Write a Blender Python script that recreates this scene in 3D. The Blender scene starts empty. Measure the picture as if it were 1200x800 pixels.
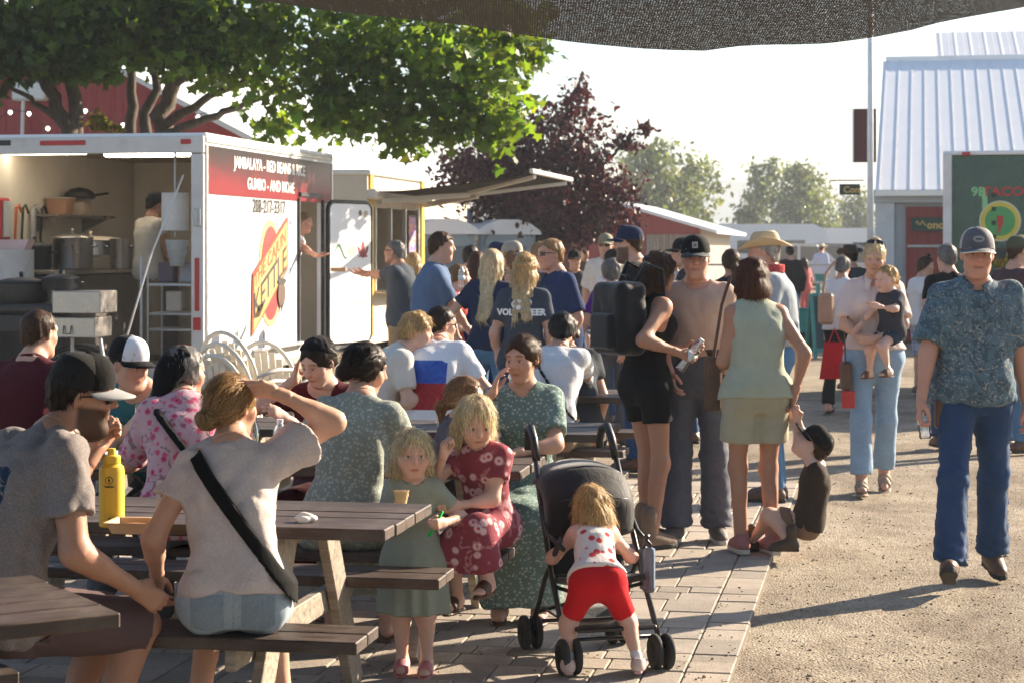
import bpy, math, random
import numpy as np
from mathutils import Vector, Matrix

SC = bpy.context.scene
COL = SC.collection
R = math.radians
F = 2333.0          # focal length in photo pixels (1200 wide)
HOR = 290.0         # horizon row
CAMZ = 1.70

# ------------------------------------------------------------------ camera
cam = bpy.data.cameras.new('camera'); cam_o = bpy.data.objects.new('camera', cam); COL.objects.link(cam_o)
cam.sensor_width = 36.0; cam.lens = 36.0 * F / 1200.0
cam.shift_y = -(400.0 - HOR) / 1200.0
cam.clip_start = 0.1; cam.clip_end = 3000.0
cam_o.location = (0, 0, CAMZ); cam_o.rotation_euler = (R(90), 0, 0)
cam.dof.use_dof = True; cam.dof.focus_distance = 8.6; cam.dof.aperture_fstop = 7.0
SC.camera = cam_o

# ------------------------------------------------------------------ sky and sun
SUN_EL = 24.0
SUN_AZ = 55.0                     # degrees from +Y towards +X
w = bpy.data.worlds.new('World'); SC.world = w; w.use_nodes = True
nt = w.node_tree; nt.nodes.clear()
sky = nt.nodes.new('ShaderNodeTexSky'); sky.sky_type = 'NISHITA'; sky.sun_disc = False
sky.sun_elevation = R(SUN_EL); sky.sun_rotation = R(SUN_AZ)
sky.air_density = 1.0; sky.dust_density = 1.2; sky.ozone_density = 2.0
bg = nt.nodes.new('ShaderNodeBackground'); bg.inputs['Strength'].default_value = 0.066
out = nt.nodes.new('ShaderNodeOutputWorld')
nt.links.new(sky.outputs[0], bg.inputs[0]); nt.links.new(bg.outputs[0], out.inputs[0])
sl = bpy.data.lights.new('sun', 'SUN'); sl.energy = 5.0; sl.angle = R(0.6); sl.color = (1.0, 0.84, 0.64)
so = bpy.data.objects.new('sun', sl); COL.objects.link(so)
_sd = Vector((math.sin(R(SUN_AZ)) * math.cos(R(SUN_EL)), math.cos(R(SUN_AZ)) * math.cos(R(SUN_EL)), math.sin(R(SUN_EL))))
so.rotation_euler = _sd.to_track_quat('Z', 'Y').to_euler(); so.location = _sd * 60
so['kind'] = 'helper'
SC.view_settings.view_transform = 'Standard'; SC.view_settings.look = 'None'
SC.view_settings.exposure = 1.7; SC.view_settings.gamma = 1.0
SC.cycles.use_denoising = True
SC.cycles.max_bounces = 8; SC.cycles.transparent_max_bounces = 12
SC.cycles.volume_bounces = 0
SC.cycles.sample_clamp_indirect = 6.0

# ------------------------------------------------------------------ helpers: names, objects
def at(px, d, z=0.0):
    return ((px - 600.0) * d / F, d, z)

def tag(o, label=None, cat=None, group=None, kind=None):
    if label: o['label'] = label
    if cat: o['category'] = cat
    if group: o['group'] = group
    if kind: o['kind'] = kind
    return o

def thing(name, label, cat, loc=(0, 0, 0), rz=0.0, group=None):
    o = bpy.data.objects.new(name, None); COL.objects.link(o)
    o.empty_display_size = 0.1
    o.location = loc; o.rotation_euler = (0, 0, rz)
    return tag(o, label, cat, group)

def mesh_np(name, V, Q, mats, parent=None, smooth=True, mi=None, col=None):
    """V (n,3), Q list/array of quads or tris"""
    me = bpy.data.meshes.new(name)
    V = np.asarray(V, np.float32)
    if isinstance(Q, np.ndarray):
        nf, k = Q.shape
        me.vertices.add(len(V)); me.vertices.foreach_set('co', V.ravel())
        me.loops.add(nf * k); me.loops.foreach_set('vertex_index', Q.astype(np.int32).ravel())
        me.polygons.add(nf)
        me.polygons.foreach_set('loop_start', np.arange(0, nf * k, k, dtype=np.int32))
        me.update(calc_edges=True)
    else:
        me.from_pydata(V.tolist(), [], Q); me.update()
    if smooth:
        me.polygons.foreach_set('use_smooth', np.ones(len(me.polygons), dtype=bool))
    if not isinstance(mats, (list, tuple)): mats = [mats]
    for m in mats: me.materials.append(m)
    if mi is not None: me.polygons.foreach_set('material_index', np.asarray(mi, np.int32))
    if col is not None:
        a = me.color_attributes.new('Col', 'FLOAT_COLOR', 'POINT')
        c = np.ones((len(V), 4), np.float32); c[:, :3] = col
        a.data.foreach_set('color', c.ravel())
    me.update()
    o = bpy.data.objects.new(name, me); COL.objects.link(o)
    if parent: o.parent = parent
    return o

# ------------------------------------------------------------------ geometry collector
class MB:
    def __init__(s): s.v = []; s.f = []; s.m = []; s.cur = 0
    def add(s, vs, fs, M=None):
        b = len(s.v)
        for p in vs: s.v.append(tuple(M @ Vector(p)) if M is not None else tuple(p))
        for f in fs: s.f.append(tuple(i + b for i in f)); s.m.append(s.cur)
        return s
    def box(s, c, d, M=None, bev=0.0):
        x, y, z = c; a, b, h = d[0] / 2, d[1] / 2, d[2] / 2
        if bev <= 0:
            vs = [(x + i * a, y + j * b, z + k * h) for k in (-1, 1) for i, j in ((-1, -1), (1, -1), (1, 1), (-1, 1))]
            return s.add(vs, [(3, 2, 1, 0), (4, 5, 6, 7), (0, 1, 5, 4), (1, 2, 6, 5), (2, 3, 7, 6), (3, 0, 4, 7)], M)
        e = min(bev, a * .9, b * .9, h * .9)
        vs = []; fs = []
        def idx(i, j, k, ax):   # vertex on corner (i,j,k) belonging to the face along axis ax
            return ((i > 0) * 4 + (j > 0) * 2 + (k > 0)) * 3 + ax
        for i in (-1, 1):
            for j in (-1, 1):
                for k in (-1, 1):
                    vs += [(x + i * a, y + j * (b - e), z + k * (h - e)), (x + i * (a - e), y + j * b, z + k * (h - e)), (x + i * (a - e), y + j * (b - e), z + k * h)]
        def quad(q, nrm):
            p = [Vector(vs[i]) for i in q]
            n = (p[1] - p[0]).cross(p[2] - p[0])
            fs.append(tuple(q) if n.dot(Vector(nrm)) > 0 else tuple(reversed(q)))
        r = ((-1, -1), (1, -1), (1, 1), (-1, 1))
        for t in (-1, 1):
            quad([idx(t, j, k, 0) for j, k in r], (t, 0, 0))
            quad([idx(i, t, k, 1) for i, k in r], (0, t, 0))
            quad([idx(i, j, t, 2) for i, j in r], (0, 0, t))
        for u in (-1, 1):
            for v in (-1, 1):
                quad([idx(u, v, -1, 0), idx(u, v, 1, 0), idx(u, v, 1, 1), idx(u, v, -1, 1)], (u, v, 0))
                quad([idx(u, -1, v, 0), idx(u, 1, v, 0), idx(u, 1, v, 2), idx(u, -1, v, 2)], (u, 0, v))
                quad([idx(-1, u, v, 1), idx(1, u, v, 1), idx(1, u, v, 2), idx(-1, u, v, 2)], (0, u, v))
        for i in (-1, 1):
            for j in (-1, 1):
                for k in (-1, 1):
                    quad([idx(i, j, k, 0), idx(i, j, k, 1), idx(i, j, k, 2)], (i, j, k))
        return s.add(vs, fs, M)
    def tube(s, pts, r, n=8, cap=True, closed=False):
        pts = [Vector(p) for p in pts]
        rs = r if isinstance(r, (list, tuple)) else [r] * len(pts)
        b = len(s.v); up = None; L = len(pts)
        for i, p in enumerate(pts):
            if closed: t = pts[(i + 1) % L] - pts[i - 1]
            else: t = pts[min(i + 1, L - 1)] - pts[max(i - 1, 0)]
            if t.length < 1e-9: t = Vector((0, 0, 1))
            t.normalize()
            if up is None:
                up = Vector((0, 0, 1)) if abs(t.z) < .9 else Vector((1, 0, 0))
            x = up.cross(t)
            if x.length < 1e-6: x = Vector((1, 0, 0)).cross(t)
            x.normalize(); y = t.cross(x); up = y
            for k in range(n):
                a = 2 * math.pi * k / n
                s.v.append(tuple(p + (x * math.cos(a) + y * math.sin(a)) * rs[i]))
        for i in range(L if closed else L - 1):
            for k in range(n):
                a0 = b + i * n + k; a1 = b + i * n + (k + 1) % n
                j = ((i + 1) % L)
                b0 = b + j * n + k; b1 = b + j * n + (k + 1) % n
                s.f.append((a0, a1, b1, b0)); s.m.append(s.cur)
        if cap and not closed:
            s.f.append(tuple(b + k for k in reversed(range(n)))); s.m.append(s.cur)
            s.f.append(tuple(b + (L - 1) * n + k for k in range(n))); s.m.append(s.cur)
        return s
    def lathe(s, prof, n=24, c=(0, 0, 0), M=None, sx=1.0, sy=1.0):
        """prof: list of (r,z)"""
        vs = []; fs = []
        for r, z in prof:
            for k in range(n):
                a = 2 * math.pi * k / n
                vs.append((c[0] + r * sx * math.cos(a), c[1] + r * sy * math.sin(a), c[2] + z))
        for i in range(len(prof) - 1):
            for k in range(n):
                fs.append((i * n + k, i * n + (k + 1) % n, (i + 1) * n + (k + 1) % n, (i + 1) * n + k))
        if prof[0][0] > 1e-6: fs.append(tuple(reversed(range(n))))
        if prof[-1][0] > 1e-6: fs.append(tuple((len(prof) - 1) * n + k for k in range(n)))
        return s.add(vs, fs, M)
    def prism(s, poly, y0, y1, M=None):
        """poly in (x,z), extruded along y"""
        n = len(poly)
        vs = [(x, y0, z) for x, z in poly] + [(x, y1, z) for x, z in poly]
        fs = [tuple(range(n)), tuple(reversed(range(n, 2 * n)))]
        for i in range(n):
            j = (i + 1) % n
            fs.append((i, i + n, j + n, j))
        return s.add(vs, fs, M)
    def sheet(s, fn, nu, nv):
        b = len(s.v)
        for i in range(nu + 1):
            for j in range(nv + 1): s.v.append(tuple(fn(i / nu, j / nv)))
        for i in range(nu):
            for j in range(nv):
                a = b + i * (nv + 1) + j
                s.f.append((a, a + nv + 1, a + nv + 2, a + 1)); s.m.append(s.cur)
        return s
    def build(s, name, mats, parent=None, smooth=False, auto=None):
        o = mesh_np(name, s.v, s.f, mats, parent, smooth=smooth or bool(auto), mi=s.m)
        if auto:
            try: o.data.set_sharp_from_angle(angle=R(auto))
            except Exception: pass
        return o

def bar(mb, a, b, wd, th, up=(0, 0, 1)):
    """rectangular bar from a to b"""
    a = Vector(a); b = Vector(b); t = (b - a); L = t.length; t.normalize()
    u = Vector(up); x = t.cross(u)
    if x.length < 1e-6: x = t.cross(Vector((1, 0, 0)))
    x.normalize(); u = x.cross(t)
    M = Matrix((x, t, u)).transposed().to_4x4(); M.translation = (a + b) / 2
    return mb.box((0, 0, 0), (wd, L, th), M, bev=min(wd, th) * .08)

# ------------------------------------------------------------------ materials
MATS = {}
def _new(name):
    m = bpy.data.materials.new(name); m.use_nodes = True
    nt = m.node_tree; nt.nodes.clear()
    o = nt.nodes.new('ShaderNodeOutputMaterial'); b = nt.nodes.new('ShaderNodeBsdfPrincipled')
    nt.links.new(b.outputs[0], o.inputs[0])
    return m, nt, b, o
def N(nt, t, **kw):
    n = nt.nodes.new(t)
    for k, v in kw.items():
        if k.startswith('_'): setattr(n, k[1:], v)
        else:
            key = k.replace('__', ' ')
            for i in n.inputs:
                if i.name == key and i.enabled: i.default_value = v; break
    return n
def ramp(nt, fac, stops, interp='LINEAR'):
    r = nt.nodes.new('ShaderNodeValToRGB'); cr = r.color_ramp; cr.interpolation = interp
    while len(cr.elements) < len(stops): cr.elements.new(0.5)
    for e, (p, c) in zip(cr.elements, stops):
        e.position = p; e.color = (c[0], c[1], c[2], 1) if hasattr(c, '__len__') else (c, c, c, 1)
    nt.links.new(fac, r.inputs[0]); return r.outputs[0]
def coords(nt, scale=(1, 1, 1), kind='Object', rot=(0, 0, 0)):
    t = nt.nodes.new('ShaderNodeTexCoord'); mp = nt.nodes.new('ShaderNodeMapping')
    mp.inputs['Scale'].default_value = scale; mp.inputs['Rotation'].default_value = rot
    nt.links.new(t.outputs[kind], mp.inputs[0]); return mp.outputs[0]
def noise(nt, co, sc, det=4.0, rough=0.55, dist=0.0):
    n = N(nt, 'ShaderNodeTexNoise', Scale=sc, Detail=det, Roughness=rough, Distortion=dist)
    nt.links.new(co, n.inputs['Vector']); return n.outputs['Fac']
def voro(nt, co, sc, feat='F1', rnd=1.0):
    n = N(nt, 'ShaderNodeTexVoronoi', _feature=feat, Scale=sc, Randomness=rnd)
    nt.links.new(co, n.inputs['Vector']); return n
def mix(nt, fac, a, b, mode='MIX'):
    n = nt.nodes.new('ShaderNodeMix'); n.data_type = 'RGBA'; n.blend_type = mode
    for inp, val in ((n.inputs[0], fac), (n.inputs[6], a), (n.inputs[7], b)):
        if hasattr(val, 'links') or hasattr(val, 'is_linked'): nt.links.new(val, inp)
        elif isinstance(val, (int, float)): inp.default_value = val
        else: inp.default_value = (val[0], val[1], val[2], 1)
    return n.outputs[2]
def mth(nt, op, a, b=0.0, clamp=False):
    n = nt.nodes.new('ShaderNodeMath'); n.operation = op; n.use_clamp = clamp
    for i, v in enumerate((a, b)):
        if hasattr(v, 'is_linked'): nt.links.new(v, n.inputs[i])
        else: n.inputs[i].default_value = v
    return n.outputs[0]
def bump(nt, b, h, strength=0.3, dist=0.01):
    n = N(nt, 'ShaderNodeBump', Strength=strength, Distance=dist)
    nt.links.new(h, n.inputs['Height']); nt.links.new(n.outputs[0], b.inputs['Normal'])

def plain(name, col, rough=0.5, metal=0.0, var=0.12, vs=6.0, bmp=0.0, spec=0.5, coat=0.0, dirt=0.0):
    """painted / plastic / metal surface with slight tonal variation and wear"""
    if name in MATS: return MATS[name]
    m, nt, b, o = _new(name)
    co = coords(nt)
    n1 = noise(nt, co, vs, 5, .6)
    c = ramp(nt, n1, [(0.25, [x * (1 - var) for x in col]), (0.75, [min(1, x * (1 + var)) for x in col])])
    if dirt > 0:
        n2 = noise(nt, co, vs * .6, 6, .7)
        f = ramp(nt, n2, [(0.52, 0), (0.75, dirt)])
        c = mix(nt, f, c, (0.10, 0.08, 0.06))
    nt.links.new(c, b.inputs['Base Color'])
    rr = ramp(nt, noise(nt, co, vs * 3, 4), [(0.3, max(0.02, rough - .08)), (0.7, min(1, rough + .08))])
    nt.links.new(rr, b.inputs['Roughness'])
    b.inputs['Metallic'].default_value = metal
    b.inputs['Specular IOR Level'].default_value = spec
    b.inputs['Coat Weight'].default_value = coat
    if bmp > 0: bump(nt, b, noise(nt, co, vs * 6, 5), bmp, 0.01)
    MATS[name] = m; return m

def emis(name, col, s):
    if name in MATS: return MATS[name]
    m, nt, b, o = _new(name)
    b.inputs['Emission Color'].default_value = (*col, 1); b.inputs['Emission Strength'].default_value = s
    b.inputs['Base Color'].default_value = (*col, 1)
    MATS[name] = m; return m

def glass(name, col=(.9, .95, .95), rough=0.05, alpha=0.25):
    if name in MATS: return MATS[name]
    m, nt, b, o = _new(name)
    g = N(nt, 'ShaderNodeBsdfGlossy', Roughness=rough); t = nt.nodes.new('ShaderNodeBsdfTransparent')
    t.inputs[0].default_value = (*col, 1)
    mx = nt.nodes.new('ShaderNodeMixShader'); fr = N(nt, 'ShaderNodeFresnel', IOR=1.45)
    f = mth(nt, 'ADD', fr.outputs[0], alpha, True)
    nt.links.new(f, mx.inputs[0]); nt.links.new(t.outputs[0], mx.inputs[1]); nt.links.new(g.outputs[0], mx.inputs[2])
    nt.links.new(mx.outputs[0], o.inputs[0]); MATS[name] = m; return m

def cloth(name, col, pat=None, rough=0.88, sheen=0.03, weave=900, var=0.10, trans=0.0, **k):
    """woven fabric; pat = function(nt, co, basecolour socket) -> colour socket"""
    if name in MATS: return MATS[name]
    m, nt, b, o = _new(name)
    co = coords(nt)
    n1 = noise(nt, co, 9, 4, .6)
    c = ramp(nt, n1, [(0.3, [x * (1 - var) for x in col]), (0.7, [min(1, x * (1 + var)) for x in col])])
    fine = noise(nt, co, weave * .35, 2, .5)
    c = mix(nt, 0.35, c, ramp(nt, fine, [(0.3, [x * .72 for x in col]), (0.7, [min(1, x * 1.25) for x in col])]))
    if pat: c = pat(nt, co, c)
    nt.links.new(c, b.inputs['Base Color'])
    b.inputs['Roughness'].default_value = rough
    b.inputs['Specular IOR Level'].default_value = 0.12
    b.inputs['Sheen Weight'].default_value = sheen; b.inputs['Sheen Roughness'].default_value = .5
    wr = noise(nt, coords(nt, (1, 1, .5)), 30, 4, .5, 1.2)
    h = mth(nt, 'ADD', mth(nt, 'MULTIPLY', fine, .12), wr)
    bump(nt, b, h, .30, .008)
    if trans > 0:
        t = nt.nodes.new('ShaderNodeBsdfTranslucent'); nt.links.new(c, t.inputs[0])
        mx = nt.nodes.new('ShaderNodeMixShader'); mx.inputs[0].default_value = trans
        nt.links.new(b.outputs[0], mx.inputs[1]); nt.links.new(t.outputs[0], mx.inputs[2]); nt.links.new(mx.outputs[0], o.inputs[0])
    MATS[name] = m; return m
# ================================================================== implicit surfaces
f32 = np.float32
def A3(*v): return np.array(v if len(v) > 1 else v[0], f32)
def nrm(v):
    v = np.asarray(v, f32); return v / max(1e-9, float(np.sqrt((v * v).sum())))
def rcone(a, b, ra, rb):
    a = A3(a); b = A3(b); ba = b - a; L2 = max(1e-9, float((ba * ba).sum())); iL = f32(1 / L2); fL = f32(L2); fa = f32(ra); fd = f32(rb - ra)
    def f(P):
        q = P - a; qd = q @ ba; t = np.clip(qd * iL, 0, 1)
        r2 = np.einsum('ij,ij->i', q, q) - t * (2 * qd - t * fL)
        return np.sqrt(np.maximum(r2, 0)) - (fa + fd * t)
    return f
def fcone(a, b, ra, rb, hol=0.0, hr=0.0):
    """cone with a flat, hollow far end (sleeve, trouser leg)"""
    a = A3(a); b = A3(b); d = nrm(b - a); g = rcone(a, b + d * .02, ra, rb)
    def f(P):
        v = np.maximum(g(P), (P - b) @ d)
        if hol > 0:
            q = P - b; ax = q @ d; r = np.sqrt(np.maximum(0, (q * q).sum(1) - ax * ax))
            v = np.maximum(v, -np.maximum(r - (rb - hr), -ax - hol))
        return v
    return f
def ridge(P, f, seed=0.0, st=(1, 1, 1)): return .38 - np.abs(wob(P, f, seed, st)) * 1.6
def ball(c, r): return rcone(c, A3(c) + A3(0, 0, 1e-4), r, r)
def ell(c, r, M=None):
    c = A3(c); r = A3(r)
    def f(P):
        q = P - c
        if M is not None: q = q @ M            # columns of M = local axes
        q = q / r; k0 = np.sqrt(np.einsum('ij,ij->i', q, q)); q = q / r; k1 = np.sqrt(np.einsum('ij,ij->i', q, q)) + f32(1e-9)
        return k0 * (k0 - 1) / k1
    return f
def plane(c, n):                               # negative on the side away from n
    c = A3(c); n = nrm(n)
    return lambda P: (P - c) @ n
def smin(a, b, k):
    if k <= 0: return np.minimum(a, b)
    d = a - b; h = np.maximum(f32(k) - np.abs(d), 0)
    return np.minimum(a, b) - h * h * f32(.25 / k)
class Sdf:
    def __init__(s, *ops): s.ops = list(ops)
    def add(s, f, k=0.0): s.ops.append(('u', f, k)); return s
    def sub(s, f, k=0.0): s.ops.append(('s', f, k)); return s
    def cut(s, f, k=0.0): s.ops.append(('i', f, k)); return s
    def disp(s, f): s.ops.append(('d', f, 0)); return s
    def __call__(s, P):
        d = None
        for m, f, k in s.ops:
            v = f(P)
            if m == 'u': d = v if d is None else smin(d, v, k)
            elif m == 's': d = -smin(-d, v, k)
            elif m == 'i': d = -smin(-d, -v, k)
            else: d = d + v
        return d
def wob(P, f, seed=0.0, st=(1, 1, 1)):
    """cheap smooth noise in -1..1"""
    x = P[:, 0] * f * st[0] + seed; y = P[:, 1] * f * st[1] + seed * 1.7; z = P[:, 2] * f * st[2] + seed * 2.3
    return (np.sin(x + 1.7 * np.sin(y * .83 + z * .41)) + np.sin(y * 1.13 + 1.5 * np.sin(z * .91 - x * .37)) + np.sin(z * 1.21 + 1.6 * np.sin(x * .71 + y * .53))) / 3

_E = [(0, 1), (2, 3), (4, 5), (6, 7), (0, 2), (1, 3), (4, 6), (5, 7), (0, 4), (1, 5), (2, 6), (3, 7)]
_C = np.array([[(c >> 2) & 1, (c >> 1) & 1, c & 1] for c in range(8)], f32)
def nets(f, lo, hi, h, B=6):
    lo = np.asarray(lo, f32); hi = np.asarray(hi, f32)
    nb = np.maximum(1, np.ceil((hi - lo) / (h * B)).astype(int))
    g = np.stack(np.meshgrid(*[np.arange(n) for n in nb], indexing='ij'), -1).reshape(-1, 3)
    v = f((lo + (g + .5) * h * B).astype(f32))
    act = np.abs(v) < h * B * 1.15 + .004
    n = nb * B + 1
    D = np.repeat(np.repeat(np.repeat(v.reshape(nb), B, 0), B, 1), B, 2)
    D = np.pad(D, ((0, 1),) * 3, mode='edge').astype(f32)
    g = g[act]
    if len(g) == 0: return np.zeros((0, 3), f32), np.zeros((0, 4), np.int32)
    o = np.stack(np.meshgrid(*[np.arange(B + 1)] * 3, indexing='ij'), -1).reshape(-1, 3)
    ch = max(1, 400000 // len(o))
    for i in range(0, len(g), ch):
        I = (g[i:i + ch, None, :] * B + o[None]).reshape(-1, 3)
        D[I[:, 0], I[:, 1], I[:, 2]] = f((lo + I * f32(h)).astype(f32))
    D[D == 0] = 1e-7
    s = D < 0
    c = np.zeros(np.array(D.shape) - 1, np.int8)
    for k in range(8):
        a, b, d = (k >> 2) & 1, (k >> 1) & 1, k & 1
        c += s[a:a + c.shape[0], b:b + c.shape[1], d:d + c.shape[2]]
    cell = np.argwhere((c > 0) & (c < 8))
    ids = np.full(c.shape, -1, np.int32); ids[cell[:, 0], cell[:, 1], cell[:, 2]] = np.arange(len(cell))
    cv = np.stack([D[cell[:, 0] + ((k >> 2) & 1), cell[:, 1] + ((k >> 1) & 1), cell[:, 2] + (k & 1)] for k in range(8)], 1)
    pos = np.zeros((len(cell), 3), f32); cnt = np.zeros(len(cell), f32)
    for i, j in _E:
        x = (cv[:, i] < 0) != (cv[:, j] < 0)
        t = cv[:, i] / np.where(x, cv[:, i] - cv[:, j], 1)
        pos += np.where(x[:, None], _C[i] + t[:, None] * (_C[j] - _C[i]), 0); cnt += x
    V = lo + (cell + pos / np.maximum(cnt, 1)[:, None]) * h
    Q = []
    for ax in range(3):
        b, d = [(1, 2), (2, 0), (0, 1)][ax]
        sl0 = [slice(None)] * 3; sl1 = [slice(None)] * 3
        sl0[ax] = slice(0, -1); sl1[ax] = slice(1, None)
        for q in (b, d): sl0[q] = slice(1, -1); sl1[q] = slice(1, -1)
        e = s[tuple(sl0)] != s[tuple(sl1)]
        I = np.argwhere(e)
        if not len(I): continue
        I[:, b] += 1; I[:, d] += 1
        inside = s[I[:, 0], I[:, 1], I[:, 2]]
        def gid(db, dd):
            J = I.copy(); J[:, b] += db; J[:, d] += dd
            return ids[J[:, 0], J[:, 1], J[:, 2]]
        q = np.stack([gid(-1, -1), gid(0, -1), gid(0, 0), gid(-1, 0)], 1)
        q[~inside] = q[~inside][:, ::-1]
        Q.append(q)
    Q = np.concatenate(Q) if Q else np.zeros((0, 4), np.int32)
    return V.astype(f32), Q[(Q >= 0).all(1)]
def vnormals(V, Q):
    n = np.cross(V[Q[:, 2]] - V[Q[:, 0]], V[Q[:, 3]] - V[Q[:, 1]])
    out = np.zeros_like(V)
    for k in range(4): np.add.at(out, Q[:, k], n)
    return out / (np.linalg.norm(out, axis=1, keepdims=True) + 1e-12)

# ================================================================== people: materials
def skin_mat():
    if 'skin' in MATS: return MATS['skin']
    m, nt, b, o = _new('skin')
    a = nt.nodes.new('ShaderNodeVertexColor'); a.layer_name = 'Col'
    co = coords(nt)
    n1 = noise(nt, co, 14, 5, .6)
    c = mix(nt, ramp(nt, n1, [(.35, 0), (.75, .30)]), a.outputs[0], (.78, .58, .52), 'MULTIPLY')
    c = mix(nt, .12, c, ramp(nt, noise(nt, co, 160, 3), [(.3, (.35, .2, .15)), (.7, (.9, .7, .6))]), 'SOFT_LIGHT')
    nt.links.new(c, b.inputs['Base Color'])
    b.inputs['Roughness'].default_value = .52
    b.inputs['Specular IOR Level'].default_value = .35
    b.inputs['Subsurface Weight'].default_value = .12
    b.inputs['Subsurface Radius'].default_value = (.9, .35, .2); b.inputs['Subsurface Scale'].default_value = .012
    bump(nt, b, noise(nt, co, 220, 3), .12, .004)
    MATS['skin'] = m; return m
def hair_mat(name, col):
    k = 'hair_' + name
    if k in MATS: return MATS[k]
    m, nt, b, o = _new(k)
    a = nt.nodes.new('ShaderNodeVertexColor'); a.layer_name = 'Col'
    st = noise(nt, coords(nt, (1, 1, .12)), 220, 3, .6)
    c = mix(nt, .8, a.outputs[0], ramp(nt, st, [(.3, .35), (.7, 1.35)]), 'MULTIPLY')
    nt.links.new(c, b.inputs['Base Color'])
    b.inputs['Roughness'].default_value = .42; b.inputs['Specular IOR Level'].default_value = .35
    bump(nt, b, st, .5, .004)
    t = nt.nodes.new('ShaderNodeBsdfTranslucent'); nt.links.new(c, t.inputs[0])
    mx = nt.nodes.new('ShaderNodeMixShader'); mx.inputs[0].default_value = .42
    nt.links.new(b.outputs[0], mx.inputs[1]); nt.links.new(t.outputs[0], mx.inputs[2]); nt.links.new(mx.outputs[0], o.inputs[0])
    MATS[k] = m; return m
SKIN = {'fair': (.62, .40, .31), 'warm': (.54, .325, .235), 'tan': (.41, .225, .150), 'kid': (.64, .41, .32), 'red': (.54, .295, .215)}
HAIR = {'black': (.012, .010, .009), 'dark': (.035, .020, .013), 'brown': (.085, .042, .020), 'auburn': (.13, .045, .02), 'light': (.30, .17, .075),
        'blond': (.58, .40, .18), 'pale': (.72, .58, .36), 'grey': (.22, .21, .20), 'white': (.5, .48, .45), 'sandy': (.40, .25, .115)}
def Mt(name, *a, **k): return MATS[name]

def ik(a, t, l1, l2, pole):
    a = A3(a); t = A3(t); d = t - a; L = float(np.linalg.norm(d))
    if L > (l1 + l2) * .998: d = d / L; L = (l1 + l2) * .998; t = a + d * L
    else: d = d / max(L, 1e-6)
    x = (l1 * l1 - l2 * l2 + L * L) / (2 * max(L, 1e-6)); h = math.sqrt(max(0, l1 * l1 - x * x))
    p = A3(pole); p = p - d * float(p @ d); p = nrm(p)
    return a + d * x + p * h, t

VOX = [(.0160, .0042, .0048, .0092), (.0200, .0062, .0072, .0130), (.024, .0105, .0100, .0180), (.026, .018, .016, .026)]

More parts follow.
